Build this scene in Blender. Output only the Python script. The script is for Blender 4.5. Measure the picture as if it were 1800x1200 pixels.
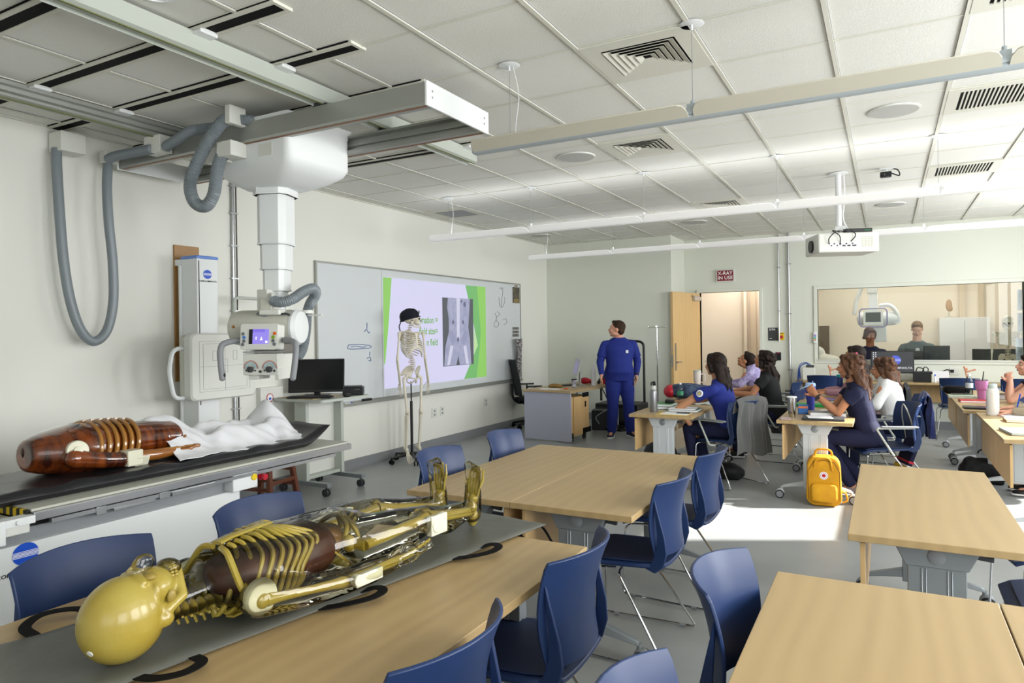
import bpy, bmesh, math, random
from mathutils import Vector, Matrix
for o in list(bpy.data.objects): bpy.data.objects.remove(o)
S = bpy.context.scene
COL = S.collection
PI = math.pi
V = Vector
# ---------------- camera ----------------
cam = bpy.data.cameras.new('camera'); camo = bpy.data.objects.new('camera', cam); COL.objects.link(camo)
EYE = 1.52; YAW = 0.4994
camo.location = (0, 0, EYE)
camo.matrix_world = Matrix.Translation((0, 0, EYE)) @ Matrix.Rotation(YAW, 4, 'Z') @ Matrix.Rotation(PI/2, 4, 'X') @ Matrix.Rotation(-0.0145, 4, 'Z')
cam.sensor_width = 36; cam.lens = 1207.18/1800*36; cam.shift_y = -16.75/1800
cam.clip_start = 0.05; cam.clip_end = 200
S.camera = camo
S.view_settings.view_transform = 'Standard'; S.view_settings.look = 'None'
S.view_settings.exposure = 0.0; S.view_settings.gamma = 1.0
S.view_settings.use_curve_mapping = False
# ---------------- world ----------------
W = bpy.data.worlds.new('world'); S.world = W; W.use_nodes = True
bg = W.node_tree.nodes['Background']; bg.inputs[0].default_value = (0.80, 0.90, 1.0, 1); bg.inputs[1].default_value = 1.6
# ---------------- sun and window daylight ----------------
XL, XR, YN, YA, YB, ZC = -5.3, 2.75, -2.2, 11.03, 11.85, 3.05
def sun(energy, az, el, ang, col):
    L = bpy.data.lights.new('sun', 'SUN'); L.energy = energy; L.angle = ang; L.color = col
    o = bpy.data.objects.new('sun', L); COL.objects.link(o)
    d = V((-math.cos(el)*math.cos(az), -math.cos(el)*math.sin(az), -math.sin(el)))
    o.rotation_euler = d.to_track_quat('-Z', 'Y').to_euler(); o.location = (12, 6, 6)
SUN_AZ, SUN_EL = math.atan(0.48), math.radians(31)
sun(19.0, SUN_AZ, SUN_EL, 0.02, (1.0, 0.97, 0.93))
def area(loc, sx, sy, energy, col, rot):
    L = bpy.data.lights.new('daylight', 'AREA'); L.shape = 'RECTANGLE'; L.size = sx; L.size_y = sy
    L.energy = energy; L.color = col
    o = bpy.data.objects.new('daylight', L); COL.objects.link(o); o.location = loc; o.rotation_euler = rot
    return o
WINS = [(-1.6, 0.3), (1.0, 2.6), (3.1, 4.7), (6.87, 8.4), (8.9, 10.6)]   # right wall window spans in y; added shades close all but the fourth to limit the sun
for i, (a, b) in enumerate(WINS):
    area((XR+(0.35 if i == 3 else -0.06), (a+b)/2, 1.85), 1.7, b-a, [72, 104, 126, 112, 92][i], (0.97, 0.985, 1.0), (0, PI/2, 0))
area((0.9, YN+0.06, 1.8), 3.2, 1.6, 24, (0.97, 0.985, 1.0), (PI/2, 0, 0))
# warm ceiling lamps of the control room and the corridor
area((0.6, 13.4, 2.95), 3.0, 1.2, 62, (1.0, 0.92, 0.83), (0, 0, 0))
area((-2.3, 12.9, 2.95), 0.8, 0.8, 26, (1.0, 0.92, 0.84), (0, 0, 0))

# ---------------- helpers ----------------
def T(x=0, y=0, z=0): return Matrix.Translation((x, y, z))
def Rx(a): return Matrix.Rotation(a, 4, 'X')
def Ry(a): return Matrix.Rotation(a, 4, 'Y')
def Rz(a): return Matrix.Rotation(a, 4, 'Z')
def basis(z, y=(0, 0, 1)):
    z = V(z).normalized(); y = V(y)
    x = y.cross(z)
    if x.length < 1e-4: x = V((1, 0, 0)).cross(z)
    if x.length < 1e-4: x = V((0, 1, 0)).cross(z)
    x.normalize(); y = z.cross(x)
    return Matrix((x, y, z)).transposed()
class MB:
    def __init__(s, M=None):
        s.v = []; s.f = []; s.m = []; s.M = M or Matrix.Identity(4); s.mi = 0
    def add(s, vs, fs, M=None):
        MM = s.M @ M if M is not None else s.M
        n = len(s.v); s.v += [MM @ V(p) for p in vs]; s.f += [tuple(n+i for i in f) for f in fs]; s.m += [s.mi]*len(fs)
        return s
    def box(s, x0, x1, y0, y1, z0, z1, M=None):
        v = [(x, y, z) for x in (x0, x1) for y in (y0, y1) for z in (z0, z1)]
        f = [(0, 1, 3, 2), (4, 6, 7, 5), (0, 4, 5, 1), (2, 3, 7, 6), (0, 2, 6, 4), (1, 5, 7, 3)]
        return s.add(v, f, M)
    def cbox(s, c, sz, M=None):
        return s.box(c[0]-sz[0]/2, c[0]+sz[0]/2, c[1]-sz[1]/2, c[1]+sz[1]/2, c[2]-sz[2]/2, c[2]+sz[2]/2, M)
    def loops(s, rings, closed=True, cap=True, M=None):
        n = len(rings[0]); vs = [p for r in rings for p in r]; fs = []
        for i in range(len(rings)-1):
            for j in range(n if closed else n-1):
                k = (j+1) % n; fs.append((i*n+j, i*n+k, (i+1)*n+k, (i+1)*n+j))
        if cap and closed:
            fs.append(tuple(range(n-1, -1, -1))); b = (len(rings)-1)*n; fs.append(tuple(range(b, b+n)))
        return s.add(vs, fs, M)
    def cyl(s, p0, p1, r0, r1=None, n=16, M=None):
        p0, p1 = V(p0), V(p1); r1 = r0 if r1 is None else r1; B = basis(p1-p0)
        R = [[p + B @ V((r*math.cos(2*PI*j/n), r*math.sin(2*PI*j/n), 0)) for j in range(n)] for p, r in ((p0, r0), (p1, r1))]
        return s.loops(R, M=M)
    def lathe(s, prof, o=(0, 0, 0), n=24, ax=(0, 0, 1), M=None, cap=True):
        B = basis(ax); o = V(o)
        R = [[o + B @ V((r*math.cos(2*PI*j/n), r*math.sin(2*PI*j/n), z)) for j in range(n)] for r, z in prof]
        return s.loops(R, cap=cap, M=M)
    def tube(s, pts, r, n=8, closed=False, M=None, cap=True):
        pts = [V(p) for p in pts]; N = len(pts)
        rr = r if isinstance(r, (list, tuple)) else [r]*N
        R = []; up = None
        for i, p in enumerate(pts):
            if closed: d = pts[(i+1) % N]-pts[i-1]
            else: d = pts[min(i+1, N-1)]-pts[max(i-1, 0)]
            d.normalize()
            if up is None:
                B = basis(d, (0.13, 0.07, 1))
            else:
                x = (up - d*up.dot(d)).normalized(); y = d.cross(x); B = Matrix((x, y, d)).transposed()
            up = B.col[0].copy()
            R.append([p + B @ V((rr[i]*math.cos(2*PI*j/n), rr[i]*math.sin(2*PI*j/n), 0)) for j in range(n)])
        if closed: R.append(R[0])
        return s.loops(R, cap=(cap and not closed), M=M)
    def ell(s, c, r, B=None, nu=16, nv=10, M=None):
        if not isinstance(r, (list, tuple)): r = (r, r, r)
        B = B or Matrix.Identity(3); c = V(c); vs = []; fs = []
        for i in range(1, nv):
            a = PI*i/nv
            for j in range(nu):
                b = 2*PI*j/nu; vs.append(c + B @ V((r[0]*math.sin(a)*math.cos(b), r[1]*math.sin(a)*math.sin(b), r[2]*math.cos(a))))
        t = len(vs); vs.append(c + B @ V((0, 0, r[2]))); vs.append(c - B @ V((0, 0, r[2])))
        for i in range(nv-2):
            for j in range(nu):
                k = (j+1) % nu; fs.append((i*nu+j, (i+1)*nu+j, (i+1)*nu+k, i*nu+k))
        for j in range(nu):
            k = (j+1) % nu; fs.append((t, j, k)); fs.append((t+1, (nv-2)*nu+k, (nv-2)*nu+j))
        return s.add(vs, fs, M)
    def limb(s, pts, rs, n=14):
        pts = [V(p) for p in pts]
        for i in range(len(pts)-1):
            if (pts[i+1]-pts[i]).length > 1e-5: s.cyl(pts[i], pts[i+1], rs[i], rs[i+1], n)
        for p, r in zip(pts, rs): s.ell(p, r*0.995, nu=n, nv=8)
        return s
    def prism(s, poly, z0, z1, M=None):
        n = len(poly); vs = [(x, y, z0) for x, y in poly]+[(x, y, z1) for x, y in poly]
        fs = [(j, (j+1) % n, n+(j+1) % n, n+j) for j in range(n)]+[tuple(range(n-1, -1, -1)), tuple(range(n, 2*n))]
        return s.add(vs, fs, M)
    def loft(s, secs, n=20, p=2.0, M=None):   # secs: (centre, right, fwd, rw, rd)
        R = []
        for c, r, f, rw, rd in secs:
            c, r, f = V(c), V(r).normalized(), V(f).normalized(); ring = []
            for j in range(n):
                a = 2*PI*j/n; ca, sa = math.cos(a), math.sin(a)
                k = (abs(ca)**p+abs(sa)**p)**(-1/p)
                ring.append(c + r*(rw*ca*k) + f*(rd*sa*k))
            R.append(ring)
        return s.loops(R, M=M)
    def sheet(s, P, th, M=None):     # P[i][j] grid of points, gets thickness along its normals
        nu, nv = len(P), len(P[0]); P = [[V(q) for q in r] for r in P]; Q = []
        for i in range(nu):
            row = []
            for j in range(nv):
                a = P[min(i+1, nu-1)][j]-P[max(i-1, 0)][j]; b = P[i][min(j+1, nv-1)]-P[i][max(j-1, 0)]
                nn = a.cross(b)
                if nn.length > 1e-9: nn.normalize()
                row.append(P[i][j]+nn*th)
            Q.append(row)
        vs = [q for r in P for q in r]+[q for r in Q for q in r]; N = nu*nv; fs = []
        g = lambda i, j: i*nv+j
        for i in range(nu-1):
            for j in range(nv-1):
                fs.append((g(i, j), g(i, j+1), g(i+1, j+1), g(i+1, j)))
                fs.append((N+g(i, j), N+g(i+1, j), N+g(i+1, j+1), N+g(i, j+1)))
        for i in range(nu-1):
            fs.append((g(i, 0), g(i+1, 0), N+g(i+1, 0), N+g(i, 0))); fs.append((g(i+1, nv-1), g(i, nv-1), N+g(i, nv-1), N+g(i+1, nv-1)))
        for j in range(nv-1):
            fs.append((g(0, j+1), g(0, j), N+g(0, j), N+g(0, j+1))); fs.append((g(nu-1, j), g(nu-1, j+1), N+g(nu-1, j+1), N+g(nu-1, j)))
        return s.add(vs, fs, M)
    def build(s, name, mats, parent=None, bevel=0, seg=2, smooth=40, remesh=0, sm=0, sub=0, flip=True, label=None, loc=None):
        me = bpy.data.meshes.new(name); me.from_pydata([tuple(p) for p in s.v], [], s.f)
        if not isinstance(mats, (list, tuple)): mats = [mats]
        for k in mats: me.materials.append(k)
        me.polygons.foreach_set('material_index', s.m)
        if flip:
            b = bmesh.new(); b.from_mesh(me); bmesh.ops.recalc_face_normals(b, faces=b.faces); b.to_mesh(me); b.free()
        if smooth:
            me.polygons.foreach_set('use_smooth', [True]*len(me.polygons))
            if not remesh and not sub: me.set_sharp_from_angle(angle=math.radians(smooth))
        o = bpy.data.objects.new(name, me); COL.objects.link(o)
        if parent: o.parent = parent
        if loc: o.location = loc
        if bevel:
            q = o.modifiers.new('bevel', 'BEVEL'); q.width = bevel; q.segments = seg; q.limit_method = 'ANGLE'; q.angle_limit = math.radians(35); q.harden_normals = False
        if remesh:
            q = o.modifiers.new('remesh', 'REMESH'); q.mode = 'VOXEL'; q.voxel_size = remesh; q.use_smooth_shade = True
            if sm: q = o.modifiers.new('smooth', 'SMOOTH'); q.factor = 0.5; q.iterations = sm
        if sub:
            q = o.modifiers.new('sub', 'SUBSURF'); q.levels = sub; q.render_levels = sub
        if label: o['label'] = label
        return o
def tag(o, label, cat, group=None, kind=None):
    o['label'] = label; o['category'] = cat
    if group: o['group'] = group
    if kind: o['kind'] = kind
    return o
def thing(name, label, cat, loc=(0, 0, 0), rz=0, group=None, rot=None):
    o = bpy.data.objects.new(name, None); COL.objects.link(o); o.empty_display_size = 0.1
    o.location = loc; o.rotation_euler = rot or (0, 0, rz)
    return tag(o, label, cat, group)
def struct(o): o['kind'] = 'structure'; return o
KIDS = {}
def copy_tree(o, label=None, loc=None, rz=None, group=None, parent=None, kids=None):
    if kids is None:
        kids = {}
        for q in bpy.data.objects:
            if q.parent: kids.setdefault(q.parent.name, []).append(q)
    c = o.copy(); COL.objects.link(c); c.parent = parent
    if label: c['label'] = label
    if group: c['group'] = group
    if loc is not None: c.location = loc
    if rz is not None: c.rotation_euler = (0, 0, rz)
    for ch in kids.get(o.name, []): copy_tree(ch, parent=c, kids=kids)
    return c
def arc(c, r, a0, a1, n, ax='xz'):
    out = []
    for i in range(n+1):
        a = a0+(a1-a0)*i/n; u, w = r*math.cos(a), r*math.sin(a)
        out.append((c[0]+u, c[1], c[2]+w) if ax == 'xz' else (c[0], c[1]+u, c[2]+w) if ax == 'yz' else (c[0]+u, c[1]+w, c[2]))
    return out
def catmull(pts, k=6):
    P = [V(p) for p in pts]; P = [P[0]*2-P[1]]+P+[P[-1]*2-P[-2]]; out = []
    for i in range(1, len(P)-2):
        for j in range(k):
            t = j/k; a, b, c, d = P[i-1:i+3]
            out.append(0.5*((2*b)+(c-a)*t+(2*a-5*b+4*c-d)*t*t+(3*b-a-3*c+d)*t**3))
    out.append(P[-2]); return out
def fillet(pts, r, n=5, closed=False):
    P = [V(p) for p in pts]; out = []; N = len(P)
    for i in range(N):
        if not closed and i in (0, N-1): out.append(P[i]); continue
        a, b, c = P[i-1], P[i], P[(i+1) % N]; u = (a-b); w = (c-b); rr = min(r, u.length*0.49, w.length*0.49)
        u.normalize(); w.normalize()
        for j in range(n+1):
            t = j/n; q0 = b+u*rr; q1 = b+w*rr
            out.append(q0*(1-t)**2+b*2*t*(1-t)+q1*t*t)
    return out
def rrect(x0, x1, y0, y1, r, n=5):
    out = []
    for cx, cy, a in ((x1-r, y1-r, 0), (x0+r, y1-r, PI/2), (x0+r, y0+r, PI), (x1-r, y0+r, 1.5*PI)):
        for j in range(n+1):
            t = a+PI/2*j/n; out.append((cx+r*math.cos(t), cy+r*math.sin(t)))
    return out
_c, _s = math.cos(YAW), math.sin(YAW)
def at(px, py, x=None, y=None, z=None, d=None):      # survey point: a sight line from the camera met with a plane of the room
    a, b = (px-900)/1207.18, (583.25-py)/1207.18
    cr, sr = math.cos(-0.0145), math.sin(-0.0145); r, u = a*cr-b*sr, a*sr+b*cr
    v = V((r*_c-_s, r*_s+_c, u)); t = d if d is not None else x/v.x if x is not None else y/v.y if y is not None else (z-EYE)/v.z
    return V((v.x*t, v.y*t, EYE+v.z*t))
# ---------------- materials ----------------
def lin(h):
    if isinstance(h, str):
        c = [int(h[i:i+2], 16)/255 for i in (0, 2, 4)]
        return tuple(x/12.92 if x <= 0.04045 else ((x+0.055)/1.055)**2.4 for x in c)
    return h
def mat(name, col, rough=0.5, metal=0, spec=0.5, emit=None, es=0, noise=None, bump=0, bscale=60, coat=0, trans=0, ior=1.45, sheen=0):
    m = bpy.data.materials.new(name); m.use_nodes = True; nt = m.node_tree; b = nt.nodes['Principled BSDF']
    c = lin(col); b.inputs['Base Color'].default_value = (*c, 1); b.inputs['Roughness'].default_value = rough
    b.inputs['Metallic'].default_value = metal; b.inputs['Specular IOR Level'].default_value = spec
    b.inputs['Coat Weight'].default_value = coat; b.inputs['Transmission Weight'].default_value = trans; b.inputs['IOR'].default_value = ior
    b.inputs['Sheen Weight'].default_value = sheen
    if emit: b.inputs['Emission Color'].default_value = (*lin(emit), 1); b.inputs['Emission Strength'].default_value = es
    if noise or bump:
        tc = nt.nodes.new('ShaderNodeTexCoord')
    if noise:      # (other colour, scale, detail, stretch)
        c2, sc, st = noise; mp = nt.nodes.new('ShaderNodeMapping'); mp.inputs['Scale'].default_value = st
        nz = nt.nodes.new('ShaderNodeTexNoise'); nz.inputs['Scale'].default_value = sc; nz.inputs['Detail'].default_value = 4
        mx = nt.nodes.new('ShaderNodeMix'); mx.data_type = 'RGBA'; mx.inputs['A'].default_value = (*c, 1); mx.inputs['B'].default_value = (*lin(c2), 1)
        rp = nt.nodes.new('ShaderNodeMapRange'); rp.inputs['From Min'].default_value = 0.35; rp.inputs['From Max'].default_value = 0.65
        nt.links.new(tc.outputs['Object'], mp.inputs['Vector']); nt.links.new(mp.outputs[0], nz.inputs['Vector'])
        nt.links.new(nz.outputs['Fac'], rp.inputs['Value']); nt.links.new(rp.outputs[0], mx.inputs['Factor']); nt.links.new(mx.outputs['Result'], b.inputs['Base Color'])
    if bump:
        nb = nt.nodes.new('ShaderNodeTexNoise'); nb.inputs['Scale'].default_value = bscale; nb.inputs['Detail'].default_value = 3
        bp = nt.nodes.new('ShaderNodeBump'); bp.inputs['Strength'].default_value = bump; bp.inputs['Distance'].default_value = 0.01
        nt.links.new(tc.outputs['Object'], nb.inputs['Vector']); nt.links.new(nb.outputs['Fac'], bp.inputs['Height']); nt.links.new(bp.outputs[0], b.inputs['Normal'])
    return m
def glassy(name, tint, gl=1.0, rough=0.02, ior=1.45, dens=0.0):
    m = bpy.data.materials.new(name); m.use_nodes = True; nt = m.node_tree; nt.nodes.clear()
    out = nt.nodes.new('ShaderNodeOutputMaterial'); mx = nt.nodes.new('ShaderNodeMixShader')
    tr = nt.nodes.new('ShaderNodeBsdfTransparent'); g = nt.nodes.new('ShaderNodeBsdfGlossy'); fr = nt.nodes.new('ShaderNodeFresnel')
    tr.inputs[0].default_value = (*lin(tint), 1); g.inputs['Roughness'].default_value = rough; g.inputs[0].default_value = (gl, gl, gl, 1); fr.inputs[0].default_value = ior
    nt.links.new(fr.outputs[0], mx.inputs[0]); nt.links.new(tr.outputs[0], mx.inputs[1]); nt.links.new(g.outputs[0], mx.inputs[2]); nt.links.new(mx.outputs[0], out.inputs[0])
    return m
def wood(name, c1, c2, axis='Y', sc=1.0, rough=0.38):
    m = bpy.data.materials.new(name); m.use_nodes = True; nt = m.node_tree; b = nt.nodes['Principled BSDF']; N = nt.nodes.new; L = nt.links.new
    tc = N('ShaderNodeTexCoord'); mp = N('ShaderNodeMapping'); s = [6.0*sc]*3; s['XYZ'.index(axis)] = 0.9*sc; mp.inputs['Scale'].default_value = s
    n1 = N('ShaderNodeTexNoise'); n1.inputs['Scale'].default_value = 1.3; n1.inputs['Detail'].default_value = 3; n1.inputs['Distortion'].default_value = 0.8
    w = N('ShaderNodeTexWave'); w.inputs['Scale'].default_value = 0.7; w.inputs['Distortion'].default_value = 11; w.inputs['Detail'].default_value = 2.5; w.inputs['Detail Scale'].default_value = 0.8
    w.bands_direction = 'X' if axis != 'X' else 'Y'
    n2 = N('ShaderNodeTexNoise'); n2.inputs['Scale'].default_value = 9; n2.inputs['Detail'].default_value = 5
    a = N('ShaderNodeMath'); a.operation = 'MULTIPLY_ADD'; a.inputs[1].default_value = 0.5
    mth = N('ShaderNodeMath'); mth.operation = 'MULTIPLY_ADD'; mth.inputs[1].default_value = 0.3
    mx = N('ShaderNodeMix'); mx.data_type = 'RGBA'; mx.inputs['A'].default_value = (*lin(c1), 1); mx.inputs['B'].default_value = (*lin(c2), 1)
    L(tc.outputs['Object'], mp.inputs[0]); L(mp.outputs[0], n1.inputs['Vector']); L(mp.outputs[0], w.inputs['Vector']); L(mp.outputs[0], n2.inputs['Vector'])
    L(w.outputs['Fac'], a.inputs[0]); L(n2.outputs['Fac'], mth.inputs[0]); mth.inputs[2].default_value = -0.05; L(mth.outputs[0], a.inputs[2])
    mul = N('ShaderNodeMath'); mul.operation = 'MULTIPLY'; L(a.outputs[0], mul.inputs[0]); L(n1.outputs['Fac'], mul.inputs[1]); mul2 = N('ShaderNodeMath'); mul2.operation = 'MULTIPLY'; mul2.inputs[1].default_value = 1.5; mul2.use_clamp = True
    L(mul.outputs[0], mul2.inputs[0]); L(mul2.outputs[0], mx.inputs['Factor']); L(mx.outputs['Result'], b.inputs['Base Color'])
    b.inputs['Roughness'].default_value = rough
    return m
def emis(name, col, st):
    return mat(name, (0.02, 0.02, 0.02), 0.4, emit=col, es=st)
K = {}
K['wall'] = mat('wall_paint', 'E4E4DC', 0.75, spec=0.25, bump=0.05, bscale=90)
K['wallb'] = mat('wall_paint_green', 'DBDED2', 0.75, spec=0.25, bump=0.05, bscale=90)
K['tile'] = mat('ceiling_tile', 'E2E2DC', 0.9, spec=0.1, bump=0.25, bscale=160)
K['tee'] = mat('ceiling_grid', 'D6D5C9', 0.6)
K['floor'] = mat('vinyl_floor', '9EA1A0', 0.3, spec=0.4, noise=('959897', 2.2, (1, 1, 1)))
K['base'] = mat('rubber_base', '85878A', 0.5)
K['warm'] = mat('cream_wall', 'E8DED0', 0.7)
K['warm2'] = mat('cream_trim', 'D2C3AE', 0.6)
K['white'] = mat('white_enamel', 'E3E6E6', 0.35)
K['offwhite'] = mat('off_white_plastic', 'D9DAD3', 0.45)
K['beige'] = mat('beige_plastic', 'C2C2B6', 0.45)
K['maple'] = wood('maple_laminate', 'B1976B', 'A0875E')
K['maplev'] = wood('maple_panel', 'D0AE7A', 'BC9968', 'Z')
K['doorwood'] = wood('birch_door', 'DDBB84', 'C7A068', 'Z', 1.2)
K['edge'] = wood('maple_edge', 'BE9C68', 'A88755')
K['brownboard'] = wood('oak_board', 'A87F4C', '8C6434', 'Z')
K['stoolwood'] = wood('cherry_wood', '6E3B25', '55291A', 'Z')
K['blue'] = mat('blue_plastic', '1B3059', 0.4, spec=0.5)
K['bluein'] = mat('blue_seat_pad', '1D2C50', 0.6)
K['chrome'] = mat('chrome', 'C8C9CA', 0.12, metal=1)
K['steel'] = mat('brushed_steel', 'B9BBBE', 0.3, metal=1)
K['alu'] = mat('anodised_aluminium', 'A6A8A2', 0.42, metal=0.6)
K['alulite'] = mat('painted_rail', 'B9BFB6', 0.45)
K['legal'] = mat('silver_paint', '8E9497', 0.4, metal=0.35)
K['leglite'] = mat('light_silver_paint', 'C3C8CA', 0.4, metal=0.1)
K['black'] = mat('black_plastic', '151618', 0.4)
K['blackm'] = mat('black_matt', '0C0C0D', 0.8, spec=0.2)
K['vinyl'] = mat('black_vinyl', '222225', 0.3, bump=0.3, bscale=9)
K['greymat'] = mat('grey_mat_vinyl', '55564F', 0.42, bump=0.5, bscale=7)
K['hose'] = mat('grey_hose', '7E868B', 0.35)
K['dark'] = mat('dark_grey', '3A3C3E', 0.5)
K['grey'] = mat('mid_grey', '8A8D90', 0.5)
K['navy'] = mat('navy_scrub', '0E1335', 0.85, bump=0.5, bscale=14)
K['scrub'] = mat('royal_scrub', '1A2A7C', 0.85, bump=0.5, bscale=14)
K['bone'] = mat('bone', 'DCD5C4', 0.45)
K['red'] = mat('red', 'B3122A', 0.4)
K['paper'] = mat('paper', 'E8E9EC', 0.8)
K['logoblue'] = mat('logo_blue', '1450C8', 0.4)
K['green'] = mat('green_plastic', '1E9A48', 0.5)
K['yellow'] = mat('yellow', 'E3C21A', 0.5)
K['whiteink'] = mat('white_ink', 'F2F2F2', 0.5)
K['blackink'] = mat('black_ink', '16181C', 0.6)
K['rubber'] = mat('rubber', '1E1F21', 0.7)
K['glass'] = glassy('window_glass', 'F4F8F6', 0.8, 0.0, 1.3)
def text(s, size, M, mt, parent=None, name='lettering', sx=1.0, align='CENTER', ext=0.0006):
    c = bpy.data.curves.new(name, 'FONT'); c.body = s; c.size = size; c.align_x = align; c.align_y = 'CENTER'; c.extrude = ext; c.resolution_u = 2; c.offset = size*.016
    o = bpy.data.objects.new(name+'_src', c); COL.objects.link(o)
    bpy.context.view_layer.update()
    me = bpy.data.meshes.new_from_object(o.evaluated_get(bpy.context.evaluated_depsgraph_get())); bpy.data.objects.remove(o); bpy.data.curves.remove(c)
    me.transform(M @ Matrix.Diagonal((sx, 1, 1, 1))); me.materials.clear(); me.materials.append(mt); me.name = name
    o = bpy.data.objects.new(name, me); COL.objects.link(o)
    if parent: o.parent = parent
    return o
FX = Ry(PI/2) @ Rz(PI/2)          # text facing +x (reads along +y)
FY = Rx(PI/2)                     # text facing -y (reads along +x)
# ================= ROOM =================
G = 0.6096; GX0 = -2.07; GY0 = 3.445
m = MB(); m.box(XL-0.2, XR+0.2, YN-0.2, YB+3.4, -0.1, 0); struct(m.build('floor', K['floor'], smooth=0))
m = MB(); m.box(XL, XR, YN, YB, ZC+0.004, ZC+0.08); struct(m.build('ceiling', K['tile'], smooth=0))
# ceiling grid: mains run in depth, cross tees across
m = MB()
k = -6
for i in range(-5, 11):
    x = GX0+G*i
    if XL < x < XR: m.box(x-0.012, x+0.012, YN, YB if x > -3.06 else YA, ZC-0.006, ZC+0.003)
for j in range(-9, 14):
    y = GY0+G*j
    if y < YB: m.box(XL if y < YA else -3.06, XR, y-0.007, y+0.007, ZC-0.001, ZC+0.0035)
m.box(XL, XL+0.022, YN, YA, ZC-0.006, ZC+0.003); m.box(XL, -3.06, YA-0.022, YA, ZC-0.006, ZC+0.003); m.box(-3.06, XR, YB-0.022, YB, ZC-0.006, ZC+0.003)
struct(m.build('trim_1', K['tee'], smooth=0))
# grey strips that paint a shadow line along both sides of the mains
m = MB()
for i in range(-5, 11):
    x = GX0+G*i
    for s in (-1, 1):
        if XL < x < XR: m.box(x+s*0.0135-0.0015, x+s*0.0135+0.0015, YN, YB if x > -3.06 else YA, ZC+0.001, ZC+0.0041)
struct(m.build('mains_shade', K['grey'], smooth=0))
m = MB(); m.box(XL-0.15, XL, YN-0.15, YA+0.15, 0, ZC+0.1); struct(m.build('wall_left', K['wall'], smooth=0))
m = MB(); m.box(XL-0.15, -3.06, YA, YA+0.15, 0, ZC+0.1); m.box(-3.21, -3.06, YA+0.15, YB+0.12, 0, ZC+0.1); struct(m.build('wall_back', K['wallb'], smooth=0))
# back wall with door and window openings
DX0, DX1, DZ = -2.80, -1.83, 2.14
WX0, WX1, WZ0, WZ1 = -0.955, 1.69, 1.01, 2.12
m = MB(); y0, y1 = YB, YB+0.12
for a, b, c, d in ((-3.06, DX0, 0, ZC+.1), (DX0, DX1, DZ, ZC+.1), (DX1, WX0, 0, ZC+.1), (WX0, WX1, 0, WZ0), (WX0, WX1, WZ1, ZC+.1), (WX1, XR+.15, 0, ZC+.1)):
    m.box(a, b, y0, y1, c, d)
struct(m.build('wall_rear', K['wallb'], smooth=0))
# right wall with the daylight windows, near wall
m = MB(); ys = [YN-.15]+[t for w in WINS for t in w]+[YB+.12]
for i in range(0, len(ys), 2): m.box(XR, XR+.2, ys[i], ys[i+1], 0, ZC+.1)
for a, b in WINS: m.box(XR, XR+.2, a, b, 0, 0.95); m.box(XR, XR+.2, a, b, 3.0, ZC+.1)
struct(m.build('wall_right', K['wall'], smooth=0))
m = MB(); m.box(XL-.15, -0.6, YN-.2, YN, 0, ZC+.1); m.box(2.6, XR+.2, YN-.2, YN, 0, ZC+.1); m.box(-0.6, 2.6, YN-.2, YN, 0, .95); m.box(-0.6, 2.6, YN-.2, YN, 2.7, ZC+.1)
struct(m.build('wall_near', K['wall'], smooth=0))
for i, (a, b) in enumerate(WINS):
    m = MB()
    for q in (a, b-.05): m.box(XR+.06, XR+.12, q, q+.05, .95, 3.0)
    m.box(XR+.06, XR+.12, a, b, .95, 1.0); m.box(XR+.06, XR+.12, a, b, 2.95, 3.0)
    if i != 3: m.box(XR+.02, XR+.03, a, b, .95, 3.0)  # closed shade, unseen, added to keep the sun out of this window
    struct(m.build('window_%d' % (i+2), K['white'], smooth=0))
m = MB(); m.box(-.6, 2.6, YN-.12, YN-.1, .95, 2.7); struct(m.build('window_7', K['white'], smooth=0))
# baseboards
m = MB(); m.box(XL, XL+.012, YN, YA, 0, .115); m.box(XL, XL+.02, YN, YA, 0, .012); struct(m.build('baseboard_left', K['base'], smooth=0))
m = MB(); m.box(XL, -3.06, YA-.012, YA, 0, .115); m.box(-3.06, -3.048, YA-.012, YB, 0, .115); m.box(-3.06, DX0-.06, YB-.012, YB, 0, .115); m.box(DX1+.06, XR, YB-.012, YB, 0, .115)
struct(m.build('baseboard_back', K['base'], smooth=0))
# ceiling slots for the x-ray rails
m = MB()
for y, x0, x1 in ((2.29, -5.3, -2.43), (2.81, -5.3, -2.43), (3.45, -5.3, -2.43), (4.765, -5.3, -2.44), (1.75, -5.3, -2.43)):
    m.mi = 0; m.box(x0, x1, y-.06, y-.035, ZC-.012, ZC+.003); m.box(x0, x1, y+.035, y+.06, ZC-.012, ZC+.003); m.box(x1-.02, x1, y-.035, y+.035, ZC-.012, ZC+.003)
    m.mi = 1; m.box(x0, x1-.02, y-.035, y+.035, ZC-.0078, ZC+.0038); m.box(x0, x1-.02, y-.066, y-.06, ZC-.004, ZC+.003)
struct(m.build('trim_3', [K['tee'], K['blackm']], smooth=0))
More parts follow.
